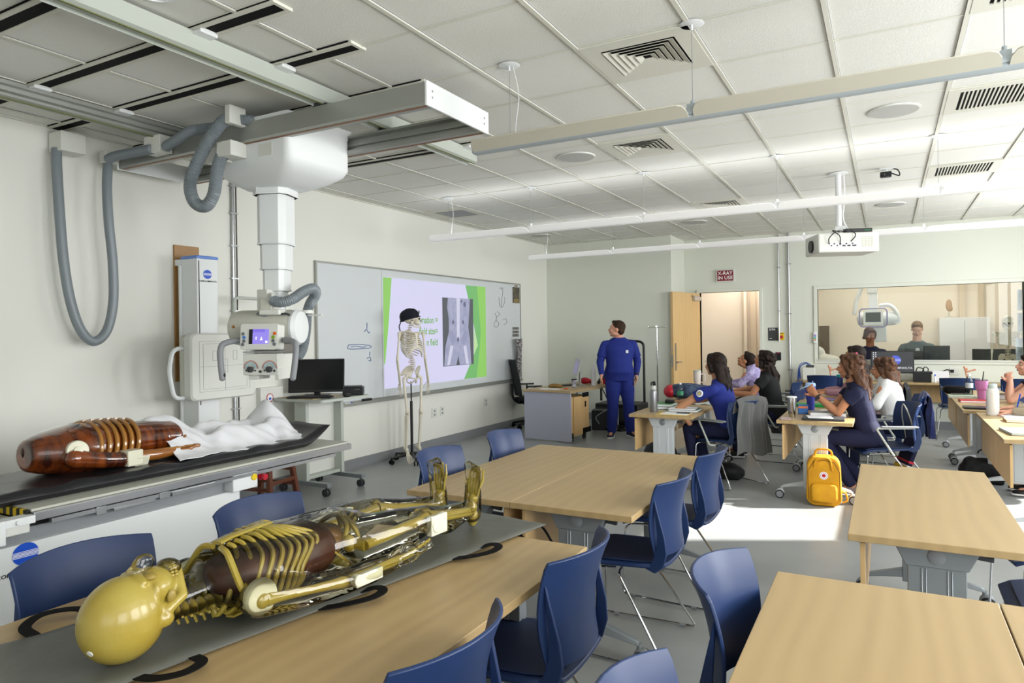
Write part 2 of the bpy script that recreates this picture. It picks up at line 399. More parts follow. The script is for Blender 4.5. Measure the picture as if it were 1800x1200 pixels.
# door frame, leaf
m = MB(); yj = YB-.025
m.box(DX0-.05, DX0, yj, YB+.13, 0, DZ+.05); m.box(DX1, DX1+.05, yj, YB+.13, 0, DZ+.05); m.box(DX0, DX1, yj, YB+.13, DZ, DZ+.05)
struct(m.build('trim_4', K['wallb'], smooth=0, bevel=.004))
dl = bpy.data.objects.new('door_1', None); COL.objects.link(dl); dl.location = (DX0+.01, YB-.03, 0); dl.rotation_euler = (0, 0, math.radians(-103.5)); struct(dl)
m = MB(); m.box(0, .93, -.045, 0, .01, DZ-.01); m.build('door_leaf', K['doorwood'], dl, bevel=.002, smooth=0)
for s in (1, -1):
    y = 0.0 if s > 0 else -.045
    m = MB(); m.box(.845, .885, min(y, y+s*.006), max(y, y+s*.006), .86, 1.3)
    m.cyl((.865, y, 1.0), (.865, y+s*.05, 1.0), .012, n=12); m.tube(fillet([(.865, y+s*.05, 1.0), (.80, y+s*.052, 1.0), (.74, y+s*.045, 1.0)], .02), .010, 8)
    m.build('door_handle', K['steel'], dl)
m = MB(); m.box(.921, .932, -.036, -.009, .92, 1.12); m.box(.921, .932, -.036, -.009, 1.19, 1.22); m.build('lock_plate', K['steel'], dl, smooth=0)
m = MB(); m.box(.03, .28, .001, .055, 2.0, 2.07); m.build('door_closer', K['steel'], dl, bevel=.004)
m = MB(); m.box(.06, .30, .02, .035, 2.072, 2.085); m.build('closer_arm', K['steel'], dl, smooth=0)
# observation window
m = MB(); f = .055
for a, b, c, d in ((WX0-f, WX0, WZ0-f, WZ1+f), (WX1, WX1+f, WZ0-f, WZ1+f), (WX0, WX1, WZ1, WZ1+f), (WX0, WX1, WZ0-f, WZ0)):
    m.box(a, b, YB-.02, YB+.14, c, d)
wf = struct(m.build('window_1', K['wallb'], smooth=0, bevel=.004))
m = MB(); m.box(WX0, WX1, YB+.05, YB+.062, WZ0, WZ1); m.build('glass_pane', K['glass'], wf, smooth=0)
m = MB(); m.box(WX0, WX1, YB-.035, YB+.05, WZ0-.012, WZ0+.006); m.build('window_sill', K['offwhite'], wf, smooth=0)
# control room and corridor behind
m = MB(); yz = YB+2.9
m.box(-1.62, XR, yz, yz+.1, 0, ZC); m.box(-1.72, -1.62, YB+.12, yz+.1, 0, ZC); m.box(XR, XR+.1, YB+.12, yz+.1, 0, ZC)
struct(m.build('wall_control_room', K['warm'], smooth=0))
m = MB(); m.box(-3.9, XR+.1, YB+.12, YB+3.4, ZC, ZC+.1); struct(m.build('ceiling_control_room', K['warm'], smooth=0))
m = MB(); m.box(-3.9, -1.72, YB+1.7, YB+1.8, 0, ZC); m.box(-3.9, -3.8, YB+.12, YB+1.8, 0, ZC)
m.box(-2.35, -2.30, YB+1.55, YB+1.7, 0, ZC)
struct(m.build('wall_corridor', K['warm'], smooth=0))
m = MB()
for x, w, d in ((-2.38, .05, .06), (-2.2, .10, .05), (-2.02, .05, .09), (-1.93, .07, .05), (-1.84, .04, .1)):
    m.box(x-w/2, x+w/2, YB+1.7-d, YB+1.7, 0, 2.4)
m.box(1.15, 1.24, yz-.08, yz, 0, ZC); m.box(1.45, 1.52, yz-.06, yz, 0, ZC)
struct(m.build('trim_5', K['warm2'], smooth=0))
m = MB(); m.box(-3.8, -1.72, YB+1.68, YB+1.7, 0, .11); struct(m.build('baseboard_corridor', K['base'], smooth=0))
# ================= CEILING FITTINGS =================
K['lamp_wing'] = mat('perforated_wing', 'C4C1B2', 0.6)
K['lamp_body'] = mat('lamp_body', 'A9B3B8', 0.4)
K['lamp_wing_lit'] = mat('lit_wing', 'DFE0DE', 0.5, emit='F4F2EE', es=0.32)
K['lamp_body_lit'] = mat('lit_lamp_body', 'E2E4E6', 0.4, emit='F4F2EE', es=0.2)  # same lamp body as the grey row, with its glow painted in
def pendant(label, y, x0, brk, x1, z, lit, glow):
    t = thing('pendant_light', label, 'pendant light', (x0, y, z), group=None)
    W_, B_ = (K['lamp_wing_lit'], K['lamp_body_lit']) if lit else (K['lamp_wing'], K['lamp_body'])
    xs = [x0]+brk+[x1]
    for a, b in zip(xs, xs[1:]):
        a2, b2 = a-x0+.012, b-x0-.012
        m = MB(); m.mi = 0
        prof = [(-.034, .014), (-.034, .0), (-.022, -.008), (.022, -.008), (.034, 0), (.034, .014), (.022, .05), (-.022, .05)]
        m.loops([[(xx, p, q) for p, q in prof] for xx in (a2-.012, b2+.012)])
        m.build('lamp_body', B_, t)
        for s in (-1, 1):
            m = MB(); r = .03
            pts = []
            for (xx, w) in [(a2+.05, .105), (a2+.02, .095), (a2+.004, .07), (a2, .034)]: pts.append((xx, w))
            pp = pts[::-1]+[(b2-(xx-a2), w) for xx, w in pts]
            top = [(xx, s*w, .006+(w-.034)*.62) for xx, w in pp]; bot = [(xx, yy, zz-.006) for xx, yy, zz in top]
            n = len(pp); m.add(top+bot, [tuple(range(n)), tuple(range(2*n-1, n-1, -1))]+[(i, (i+1) % n, n+(i+1) % n, n+i) for i in range(n)])
            m.build('wing_panel', W_, t)
    for b in brk:
        bx = b-x0; m = MB(); m.box(bx-.02, bx+.02, -.045, .045, .012, .062); m.cyl((bx, 0, .05), (bx, 0, .09), .01, n=10); m.build('joint_clip', B_, t)
    for b in ([x0+.24] if not lit else [x0+.24])+brk:
        bx = b-x0; m = MB(); h = ZC-z-.004; m.lathe([(.055, h-.004), (.062, h)], (bx, 0, 0), 20); m.cyl((bx, 0, h-.03), (bx, 0, h), .006, n=8); m.build('canopy', K['white'], t)
        m = MB(); m.cyl((bx, 0, .06), (bx, 0, h), .0016, n=6); m.build('suspension_cable', K['grey'], t)
    m = MB(); bx = .24; m.tube(catmull([(bx+.02, .01, ZC-z-.01), (bx+.05, .015, .3), (bx+.035, .01, .15), (bx+.03, 0, .05)], 5), .0025, 6); m.build('power_cord', K['white'], t)
    if glow:
        for a, b in zip(xs, xs[1:]):
            L = bpy.data.lights.new('lamp_tube', 'AREA'); L.shape = 'RECTANGLE'; L.size = b-a-.06; L.size_y = .05; L.energy = glow; L.color = (.97, .98, 1)
            o = bpy.data.objects.new('lamp_tube', L); COL.objects.link(o); o.location = ((a+b)/2, y, z+.07); o.rotation_euler = (PI, 0, 0)
    return t
pendant('unlit grey winged pendant light row nearest the camera, hung under the big square air diffuser', 3.46, -2.12, [-.838, .44, 1.66], 2.66, 2.575, False, 0)
pendant('middle lit winged pendant light row, crossing in front of the projector pole', 6.5, -4.58, [-3.295, -2.06, -.838, .381, 1.60], 2.66, 2.575, True, 1.6)
pendant('farthest lit winged pendant light row, running behind the projector along the back wall', 8.97, -4.58, [-3.29, -2.11, -.86, .381, 1.60], 2.66, 2.575, True, 1.6)
def cell(i, j): return GX0+G*(i+.5), GY0+G*(j+.5)
def diffuser(i, j, label, state=0):
    x, y = cell(i, j); t = thing('air_diffuser', label, 'air vent', (x, y, ZC), group=None)
    m = MB(); a, b = .298, .205
    for q in ((-a, a, -a, -b), (-a, a, b, a), (-a, -b, -b, b), (b, a, -b, b)): m.box(*q, -.008, .003)
    m.build('frame', K['tee'], t, smooth=0)
    m = MB(); m.box(-b, b, -b, b, .0, .0035); m.build('duct_shade', K['blackm'], t, smooth=0)  # flat black sheet standing in for the shade inside the duct
    if state == 0:
        for k, r in enumerate((.195, .16, .125, .09, .055)):
            m = MB(); r2 = r-.033; z0, z1 = -.012, -.0005
            o = [(-r, -r, z0), (r, -r, z0), (r, r, z0), (-r, r, z0)]; q = [(-r2, -r2, z1), (r2, -r2, z1), (r2, r2, z1), (-r2, r2, z1)]
            up = lambda L: [(p[0], p[1], p[2]+.0015) for p in L]
            # sloped blade ring
            for s in range(4):
                w = (s+1) % 4; A, B, C, D = o[s], o[w], q[w], q[s]
                m.add([A, B, C, D]+up([A, B, C, D]), [(0, 1, 2, 3), (7, 6, 5, 4), (0, 4, 5, 1), (1, 5, 6, 2), (2, 6, 7, 3), (3, 7, 4, 0)])
            m.build('louver', K['tee'], t, smooth=0)
    elif state == 1:
        m = MB(); m.box(.02, .1, -.2, .2, -.012, -.003); m.build('loose_louver', K['steel'], t, smooth=0)
    return t
diffuser(1, 0, 'large square louvered air diffuser nearest the camera, above the grey pendant light')
diffuser(0, 3, 'square louvered air diffuser between the first and second pendant rows, right of a round speaker')
diffuser(0, 8, 'square louvered air diffuser in the far ceiling above the X-ray sign')
diffuser(4, 9, 'square louvered air diffuser in the far ceiling right of the projector')
diffuser(-2, 9, 'open square air diffuser with missing louvers and a black hole', 1)
x, y = cell(-5, 6); t = thing('vent_panel', 'flat grey perforated ceiling vent high over the projected slide', 'air vent', (x, y, ZC))
m = MB(); m.box(-.298, .298, -.298, .298, -.004, .003); m.build('frame', K['tee'], t, smooth=0); m = MB(); m.box(-.2, .2, -.2, .2, -.008, -.003); m.build('perforated_plate', K['grey'], t, smooth=0)
def grille(i, j, label, wide):
    x, y = GX0+G*i+.008, GY0+G*(j+.5); L = (1.2 if wide else .594); t = thing('return_grille', label, 'air vent', (x, y, ZC))
    m = MB(); a = .07
    m.box(0, L, -.29, -.22, -.008, .003); m.box(0, L, .22, .29, -.008, .003); m.box(0, a, -.22, .22, -.008, .003); m.box(L-a, L, -.22, .22, -.008, .003); m.build('frame', K['tee'], t, smooth=0)
    m = MB(); m.box(a, L-a, -.22, .22, 0, .0036); m.build('duct_shade', K['blackm'], t, smooth=0)  # black sheet painting the darkness of the duct behind the slats
    m = MB(); n = int((L-2*a)/.024)
    for k in range(1, n): xx = a+(L-2*a)*k/n; m.box(xx-.005, xx+.005, -.22, .22, -.006, .001)
    m.build('slat_row', K['tee'], t, smooth=0)
grille(4, 3, 'wide slatted return air grille at right behind the nearest pendant light', True)
grille(4, 7, 'slatted return air grille right of the security camera', False)
grille(4, 0, 'slatted return air grille cut off by the top right edge of the picture', True)
for i, j, l in ((3, 3, 'large round grey ceiling speaker right of the nearest pendant light'), (-1, 3, 'round grey ceiling speaker left of the second square diffuser'), (3, 10, 'round ceiling speaker behind the middle pendant row, right of the projector pole'), (-1, 10, 'round ceiling speaker behind the middle pendant row, above the door side'), (-5, 10, 'round ceiling speaker in the far left ceiling corner')):
    x, y = cell(i, j); t = thing('ceiling_speaker', l, 'speaker', (x, y, ZC))
    m = MB(); m.lathe([(.158, -.008), (.166, -.006), (.168, .002)], n=32); m.build('rim', K['offwhite'], t)
    m = MB(); m.lathe([(.02, -.012), (.156, -.0095), (.156, -.004)], n=32); m.build('speaker_mesh', mat('speaker_mesh', 'B9BAB5', .7), t)
for x, y, l in ((-4.84, 2.585, 'recessed round downlight left of the left ceiling rail'), (-2.84, 1.93, 'recessed round downlight beside the right ceiling rail')):
    t = thing('downlight', l, 'ceiling light', (x, y, ZC)); m = MB()
    m.lathe([(.07, .002), (.07, -.007), (.088, -.004), (.09, .003)], n=28, cap=False); m.build('trim_ring', K['white'], t)
    m = MB(); m.lathe([(.07, .0), (.045, .0036), (.001, .0038)], n=28, cap=False); m.build('reflector', K['chrome'], t)
# security camera
p = at(1558, 296, z=ZC); t = thing('security_camera', 'small black camera on a white clip below the ceiling, right of the projector pole', 'camera', (p.x, p.y, ZC))
m = MB(); m.box(-.06, .06, -.03, .03, -.012, .003); m.cyl((0, 0, -.04), (0, 0, -.01), .012, n=10); m.build('mount', K['white'], t)
m = MB(); m.box(-.055, .045, -.035, .035, -.085, -.035); m.cyl((-.03, -.035, -.06), (-.03, -.06, -.06), .022, n=14); m.build('camera_body', K['black'], t, bevel=.008)
m = MB(); m.tube(catmull([(.04, 0, -.05), (.11, 0, -.08), (.09, 0, -.02), (.0, .01, 0)]), .006, 6); m.build('cable', K['black'], t)
# projector with pole
px_, py_ = -.405, 7.57
t = thing('projector', 'white ceiling projector with a rear panel of black sockets, hung on a pole', 'projector', (px_, py_, ZC))
m = MB(); m.lathe([(.055, -.012), (.09, -.008), (.09, .0)], n=24); m.cyl((0, 0, -.55), (0, 0, 0), .028, n=20); m.build('pole', K['white'], t)
m = MB(); m.box(-.03, .06, -.05, .05, -.60, -.53); m.box(-.09, .1, -.06, .06, -.60, -.585); m.build('mount_bracket', K['white'], t, bevel=.003)
Mp = T(.02, 0, -.705) @ Rz(math.radians(22))
m = MB(Mp); m.box(-.28, .28, -.2, .22, -.10, .09); m.build('projector_case', K['offwhite'], t, bevel=.014, seg=3)
m = MB(Mp); m.box(-.18, .09, -.2015, -.198, -.05, .0); m.mi = 1
for k in range(9): m.box(-.17+k*.028, -.155+k*.028, -.203, -.2, -.042+(k % 2)*.018, -.03+(k % 2)*.018)
for k in range(3): m.box(-.06+k*.045, -.03+k*.045, -.204, -.2, -.044, -.032)
m.build('socket_panel', [K['paper'], K['black']], t, smooth=0)
m = MB(Mp); 
for k in range(6):
    for q in range(4): m.box(.12+q*.028, .14+q*.028, -.2018, -.199, -.05+k*.017, -.038+k*.017)
m.build('side_vents', K['beige'], t, smooth=0)
m = MB(Mp); m.cyl((-.30, .0, -.02), (-.275, .0, -.02), .06, n=24); m.build('lens', K['black'], t)
m = MB(Mp); m.box(.0, .24, -.14, -.02, .10, .135); m.mi = 1
for k in range(4): m.box(.17+k*.015, .178+k*.015, -.1415, -.139, .112, .12)
m.build('receiver_box', [K['black'], K['green']], t, smooth=0)
for pts in ([(-.18, -.2, -.02), (-.2, -.26, .03), (-.12, -.23, .10), (0, -.1, .11)], [(-.08, -.2, -.03), (-.1, -.25, .05), (-.15, -.2, .11), (-.05, -.1, .11)], [(.02, -.2, -.0), (.05, -.24, .06), (.02, -.18, .12)]):
    m = MB(Mp); m.tube(catmull(pts), .005, 6); m.build('cable', K['black'], t)
m = MB(); m.tube(catmull([(.05, 0, 0), (.055, .01, -.25), (.04, 0, -.45), (.1, 0, -.6)]), .006, 6); m.build('white_cable', K['white'], t)
# ================= X-RAY CRANE =================
for x, y1, l in ((-3.0, 4.93, 'long white ceiling rail on the right carrying the x-ray crane'), (-4.5, 4.4, 'long grey ceiling rail on the left carrying the x-ray crane')):
    t = thing('ceiling_rail', l, 'rail', (x, -1.5, ZC)); w = .13 if x > -4 else .1; L = y1+1.5
    m = MB()
    prof = [(0, -.012), (0, -.10), (-.03, -.112), (-.03, -.095), (-w+.03, -.095), (-w+.03, -.112), (-w, -.10), (-w, -.012)]
    if x > -4: m.loops([[(p, yy, q) for p, q in prof] for yy in (0, L)])
    else:
        prof = [(0, -.012), (0, -.035), (-.01, -.04), (0, -.05), (0, -.075), (-.012, -.08), (0, -.09), (0, -.105), (-.03, -.115), (-w, -.105), (-w, -.012)]
        m.loops([[(p, yy, q) for p, q in prof] for yy in (0, L)])
    m.build('rail_profile', K['alulite'] if x > -4 else K['alu'], t, smooth=20)
    m = MB(); m.box(-.034, -.022, .0, L, -.1135, -.108) if x > -4 else m.box(-.04, -.02, 0, L, -.117, -.11); m.build('green_track', mat('green_track', '6E7448', .6), t, smooth=0)
    for yy in (1.75, 2.29, 2.81, 3.45, 4.765):
        if yy < y1:
            m = MB(T(0, yy+1.5, 0)); m.box(-.01, .06, -.05, .05, -.03, -.013); m.box(.05, .062, -.05, .05, -.013, -.004)
            m.build('mounting_clamp', K['white'], t, bevel=.003)
CX_, CY_ = -3.79, 3.48
crane = thing('x_ray_tube_crane', 'ceiling-mounted white x-ray tube crane with telescopic column and control screen', 'x-ray machine', (CX_, CY_, 0))
MC = T(-CX_, -CY_, 0)
def beam(y, s, nm):
    m = MB(MC); prof = [(0, 2.93), (s*.0, 2.815), (s*.006, 2.80), (s*.07, 2.80), (s*.07, 2.83), (s*.02, 2.84), (s*.02, 2.86), (s*.035, 2.865), (s*.035, 2.885), (s*.02, 2.89), (s*.02, 2.91), (s*.07, 2.915), (s*.07, 2.93)]
    m.loops([[(xx, y+p, q) for p, q in prof] for xx in (-5.1, -2.25)])
    b = m.build('bridge_beam', K['alu'], crane, smooth=20)
    m = MB(MC); m.box(-5.08, -2.26, y+min(s*.012, s*.03), y+max(s*.012, s*.03), 2.797, 2.801); m.build('copper_track', mat('copper_track', '8A6247', .5), b, smooth=0)
beam(3.155, 1, ''); beam(3.815, -1, '')
for x in (-5.115, -2.25):
    m = MB(MC); m.box(x, x+.014, 3.145, 3.825, 2.795, 2.935); m.mi = 1
    for yy in (3.2, 3.77):
        for zz in (2.85, 2.885): m.cyl((x-.003, yy, zz), (x+.017, yy, zz), .007, n=10)
    m.build('end_plate', [K['white'], K['steel']], crane, bevel=.002)
m = MB(MC)
for xx in (-3.06, -4.54):
    for yy in (3.16, 3.78): m.box(xx-.05, xx+.05, yy-.03+.03, yy+.04, 2.93, 2.955)
m.build('rail_roller', K['dark'], crane, smooth=0)
# carriage housing, rounded underneath
m = MB(MC); poly = lambda r, x0, x1, y0, y1: rrect(x0, x1, y0, y1, r, 5)
rings = []
for z, e, r in ((2.965, -.01, .02), (2.9, 0, .05), (2.68, 0, .05), (2.635, .02, .06), (2.60, .06, .08), (2.565, .12, .09), (2.545, .17, .08)):
    e2 = min(e, .17); rings.append([(x, y, z) for x, y in rrect(-4.08+e2*.6, -3.36-e2*1.3, 3.19+e2*.9, 3.78-e2*.9, r, 5)])
m.loops(rings); m.build('carriage_housing', K['white'], crane, smooth=50)
m = MB(MC); m.box(-3.62, -3.5, 3.186, 3.19, 2.7, 2.78); m.box(-4.06, -3.4, 3.2, 3.77, 2.79, 2.8); m.build('access_panel', K['offwhite'], crane, smooth=0)
def octo(h, c=.32): 
    a = h*(1-c*2); return [(h, -a), (h, a), (a, h), (-a, h), (-h, a), (-h, -a), (-a, -h), (a, -h)]
hr = Rz(math.radians(20))
col = None
for nm, h, z0, z1 in (('column_collar', .128, 2.50, 2.55), ('column_section', .107, 2.155, 2.505), ('column_section', .094, 1.98, 2.17), ('column_section', .080, 1.83, 1.99), ('column_section', .064, 1.62, 1.84)):
    m = MB(hr); m.prism(octo(h, .18), z0, z1); m.prism(octo(h+.004, .18), z0, z0+.012); m.build(nm, K['white'], crane, bevel=.004)
HL = lambda *a, **k: at(*a, **k)-V((CX_, CY_, 0))
# tube head in its own turned frame: x to the right, -y to the room
H = T(0, 0, 0) @ hr
m = MB(H); R_ = []
for x, r in ((-.335, .02), (-.33, .09), (-.31, .118), (-.27, .125), (.10, .125), (.13, .12), (.14, .118)): R_.append((r, x))
m.lathe(R_, (.015, -.03, 1.575), 32, (1, 0, 0)); hd = m.build('tube_head', K['beige'], crane, smooth=35)
m = MB(H); m.lathe([(.122, .0), (.125, .02), (.11, .045), (.02, .05)], (.15, -.03, 1.575), 32, (1, 0, 0)); m.build('end_cap', K['white'], hd, smooth=35)
m = MB(H); m.box(-.05, .10, -.17, -.0, 1.66, 1.70); m.box(-.06, .05, -.14, -.04, 1.68, 1.78); m.box(-.02, .08, -.02, .1, 1.60, 1.80); m.build('yoke', K['offwhite'], crane, bevel=.008)
m = MB(H); m.box(-.04, .04, -.165, -.15, 1.68, 1.77); yk = m.build('warning_plate', K['beige'], crane, bevel=.003)
for dx in (-.245, .10):
    m = MB(H); m.add([(dx-.014, -.158, 1.575), (dx+.014, -.158, 1.575), (dx, -.156, 1.60)], [(0, 1, 2)]); m.build('warning_triangle', mat('orange_sticker', '9A5A14', .5), hd, smooth=0)
# control panel
P_ = H @ T(.02, -.30, 1.515) @ Rx(math.radians(-6))
m = MB(P_); m.loops([[(x, 0, z) for x, z in rrect(-.132, .132, -.088, .085, .018)], [(x, .11, z) for x, z in rrect(-.125, .125, -.085, .09, .018)]]); cp = m.build('control_panel', K['offwhite'], crane, smooth=30)
m = MB(P_); m.box(-.068, -.042, -.004, .001, -.05, .048); m.build('screen_bezel', K['black'], cp, smooth=0)
m = MB(P_); m.box(-.042, .072, -.004, .001, -.05, .048); m.build('screen', emis('lilac_screen', '9A8CF0', .95), cp, smooth=0)
m = MB(P_); m.box(-.042, .045, -.0048, -.003, .028, .048); m.mi = 1; m.box(-.02, -.012, -.0048, -.003, -.022, -.002); m.box(.012, .03, -.0048, -.003, -.026, -.018); m.box(.017, .025, -.0048, -.003, -.018, -.004); m.box(.05, .066, -.0048, -.003, -.046, -.03)
m.build('screen_icons', [emis('lilac_bar', '7F6FE8', .95), emis('white_icon', 'F2F2FF', 1.1)], cp, smooth=0)
for k, (bx, bz, c) in enumerate(((-.112, .018, '6A6F74'), (-.104, -.006, '4E7FC8'), (-.104, -.03, '6A6F74'), (-.112, -.053, '6A6F74'), (.113, .018, 'D8641A'), (.104, -.006, '7EA61E'), (.104, -.03, '6A6F74'), (.113, -.053, '6A6F74'))):
    m = MB(P_); m.cyl((bx, 0, bz), (bx, -.004, bz), .0115, n=16); m.build('button', mat('button_%d' % k, c, .4), cp)
# handles
for s in (-1, 1):
    pts = [(s*.12, -.20, 1.485), (s*.16, -.25, 1.49), (s*.235, -.30, 1.475), (s*.262, -.32, 1.44), (s*.258, -.33, 1.34), (s*.245, -.335, 1.24)]
    m = MB(H @ T(.02 if s < 0 else .03, 0, 0)); m.tube(catmull(pts, 5), .02, 12); m.ell(pts[-1], .02, nu=12, nv=8); hh = m.build('grab_handle', K['grey'], crane)
    if s < 0: m = MB(H @ T(.02, 0, 0)); m.ell((-.228, -.335, 1.26), (.006, .01, .014), nu=10, nv=8); m.build('brake_button', K['black'], hh)
# collimator
m = MB(H @ T(.02, 0, 0)); m.box(-.125, .125, -.285, -.06, 1.255, 1.40); co = m.build('collimator', K['offwhite'], crane, bevel=.006)
m = MB(H @ T(.02, 0, 0)); m.box(-.13, .155, -.275, -.06, 1.405, 1.415); m.box(-.09, .13, -.2, .02, 1.395, 1.46); m.build('collimator_rail', K['steel'], crane, smooth=0)
m = MB(H @ T(.02, 0, 0)); m.box(-.10, -.03, -.26, -.1, 1.225, 1.255); m.box(.10, .128, -.28, -.08, 1.225, 1.30); m.build('lower_bracket', K['offwhite'], crane, bevel=.003)
for dx in (-.068, .066):
    for r0, r1, c in ((.052, .055, 'C0703A'), (.045, .048, '9C3F58'), (.03, .042, 'A7C4CC'), (.024, .0265, '4E8B8B')):
        m = MB(H @ T(.02, 0, 0)); N = 14
        pt = [(dx+r*math.cos(PI*k/N+.0), -.2865, 1.30+r*math.sin(PI*k/N)) for r in (r0, r1) for k in range(N+1)]
        m.add(pt+[(a, b+.0015, c2) for a, b, c2 in pt], [(k, k+1, N+2+k, N+1+k) for k in range(N)]+[(2*N+2+k, 3*N+3+k, 3*N+4+k, 2*N+3+k) for k in range(N)])
        m.build('dial_scale', mat('scale_'+c, c, .5), co, smooth=0)
    m = MB(H @ T(.02, 0, 0)); m.lathe([(.021, 0), (.02, .018), (.015, .022)], (dx, -.285, 1.295), 20, (0, -1, 0)); m.build('dial_knob', K['dark'], co)
for dx, dz, r in ((0, -.015, .01), (-.1, -.008, .006), (-.036, -.008, .006), (.03, -.008, .006), (.1, -.01, .008)):
    m = MB(H @ T(.02, 0, 0)); m.cyl((dx, -.285, 1.295+dz), (dx, -.289, 1.295+dz), r, n=12); m.build('small_button', K['dark'], co)
def ribbed(pts, r, k=8, amp=.0025):
    q = catmull(pts, k); 
    L = [0]
    for a, b in zip(q, q[1:]): L.append(L[-1]+(b-a).length)
    n = int(L[-1]/.0055); out = []; j = 0
    for i in range(n+1):
        s = L[-1]*i/n
        while j < len(L)-2 and L[j+1] < s: j += 1
        t = (s-L[j])/max(L[j+1]-L[j], 1e-6); out.append(q[j].lerp(q[j+1], t))
    return out, [r+(amp if i % 2 else -amp) for i in range(n+1)]
def hose(pts, r, parent=None, M=None, name='hose', amp=.0022):
    q, rr = ribbed(pts, r, amp=amp); m = MB(M); m.tube(q, rr, 12); return m.build(name, K['hose'], parent, smooth=60)
MCi = T(-CX_, -CY_, 0)
A = at
# hoses: column head, behind the column, to the right of the head
hose([A(478, 528, d=4.72), A(495, 531, d=4.7), A(515, 525, d=4.72), A(533, 513, d=4.8), A(550, 507, d=4.9), A(555, 517, d=5.0), A(545, 534, d=5.05), A(540, 550, d=5.05), A(538, 580, d=5.05), A(532, 612, d=5.03), A(523, 628, d=5.0)], .036, crane, MCi)
m = MB(MCi); m.lathe([(.05, -.012), (.05, .012)], A(539, 548, d=4.98), 20); m.box(-3.79+.17, -3.79+.3, 3.6, 3.62, 1.655, 1.665); m.build('hose_ring', K['offwhite'], crane)
m = MB(MCi); m.lathe([(.05, -.015), (.055, .015)], A(478, 528, d=4.74), 20, (-.4, -.8, 0)); m.box(-3.86, -3.76, 3.36, 3.46, 1.69, 1.84); m.build('hose_flange', K['offwhite'], crane, bevel=.004)
hose([A(470, 552, d=4.75), A(450, 556, d=4.8), A(435, 568, d=4.85), A(425, 580, d=4.9)], .02, crane, MCi)
m = MB(MCi); m.tube(fillet([A(490, 552, d=4.72), A(507, 551, d=4.72), A(514, 560, d=4.75)], .03), .008, 8); m.build('small_cable', K['dark'], crane)
# carriage hoses
hose([A(412, 208, y=3.08), A(392, 214, y=3.06), A(368, 245, y=3.04), A(345, 290, y=3.02), A(334, 325, y=3.02), A(342, 355, y=3.02), A(362, 362, y=3.03), A(376, 340, y=3.05), A(382, 300, y=3.07), A(390, 275, y=3.1), A(402, 268, y=3.13)], .04, crane, MCi)
hose([A(422, 211, y=3.12), A(445, 212, y=3.2), A(470, 215, y=3.35)], .034, crane, MCi)
m = MB(MCi); p = A(416, 207, y=3.1); m.box(p.x-.03, p.x+.02, p.y-.07, p.y+.06, 2.90, 3.02); m.build('hose_clamp', K['offwhite'], crane, bevel=.006)
m = MB(MCi); p = A(390, 270, y=3.12); m.box(p.x-.16, p.x+.02, p.y-.01, p.y+.07, p.z-.05, p.z+.05); m.box(p.x+.02, p.x+.16, p.y-.06, p.y+.07, p.z-.04, p.z+.06); m.build('hose_bracket', K['offwhite'], crane, bevel=.005)
m = MB(MCi); p = A(278, 256, y=3.1); m.box(p.x-.09, p.x+.09, p.y-.05, p.y+.05, p.z-.06, p.z+.06); m.build('hose_box', K['offwhite'], crane, bevel=.004)
hose([A(190, 280, y=3.06), A(205, 274, y=3.06), A(235, 268, y=3.06), A(268, 262, y=3.06)], .034, crane, MCi)
hose([A(292, 258, y=3.08), A(312, 245, y=3.06), A(335, 231, y=3.06), A(360, 226, y=3.1), A(385, 224, y=3.14)], .034, crane, MCi)
m = MB(MCi); p = A(193, 276, y=3.1); m.box(p.x-.05, p.x+.04, p.y-.05, p.y+.05, p.z-.05, p.z+.04); m.build('hose_elbow', K['offwhite'], crane, bevel=.006)
# the long hanging loop, wall box to bridge
t = thing('cable_hose', 'long grey hose hanging in a deep loop from the wall box down the left wall', 'hose', (-5.185, 2.85, 1.45)); MI = T(5.2, -2.85, -1.45)
hose([A(97, 262, x=-5.22), A(98, 300, x=-5.2), A(103, 380, x=-5.19), A(110, 460, x=-5.18), A(122, 530, x=-5.17), A(140, 580, x=-5.16), A(163, 600, x=-5.15), A(186, 580, x=-5.15), A(197, 530, x=-5.14), A(196, 460, x=-5.13), A(189, 390, x=-5.13), A(186, 330, x=-5.14), A(188, 285, x=-5.15)], .034, t, MI, amp=.0012)
m = MB(MI); m.box(-5.3, -5.14, 2.755, 2.93, 2.86, 3.0); m.build('wall_box', K['offwhite'], t, bevel=.004)
# ================= WALL STAND =================
t = thing('chest_x_ray_stand', 'white wall-mounted x-ray stand with a square detector plate', 'x-ray stand', (-5.1, 3.84, 0)); MI = T(5.1, -3.84, 0)
m = MB(MI); m.box(-5.2, -5.0, 3.74, 3.945, 0.0, 2.175); m.box(-5.215, -5.19, 3.72, 3.96, 0, 2.12); m.build('column', K['white'], t, bevel=.006)
m = MB(MI); m.box(-5.205, -4.995, 3.735, 3.95, 2.165, 2.195); m.build('column_cap', mat('blue_cap', '6E92D8', .4), t, bevel=.01)
m = MB(MI); m.box(-5.3, -5.2, 3.74, 3.80, 2.12, 2.17); m.build('wall_bracket', K['white'], t, smooth=0)
m = MB(MI); m.box(-5.0, -4.997, 3.755, 3.762, .95, 2.15); m.build('column_slot', K['black'], t, smooth=0)
m = MB(MI); m.box(-5.0, -4.93, 3.56, 4.15, 1.02, 1.53); m.build('detector_mount', K['beige'], t, bevel=.03, seg=3)
m = MB(MI); m.loops([[(x, y, z) for y, z in rrect(3.56+e, 4.20-e, 1.0+e, 1.545-e, .05)] for x, e in ((-4.93, .0), (-4.86, .0), (-4.845, .012))]); dp = m.build('detector_plate', K['offwhite'], t, smooth=30)
m = MB(MI)
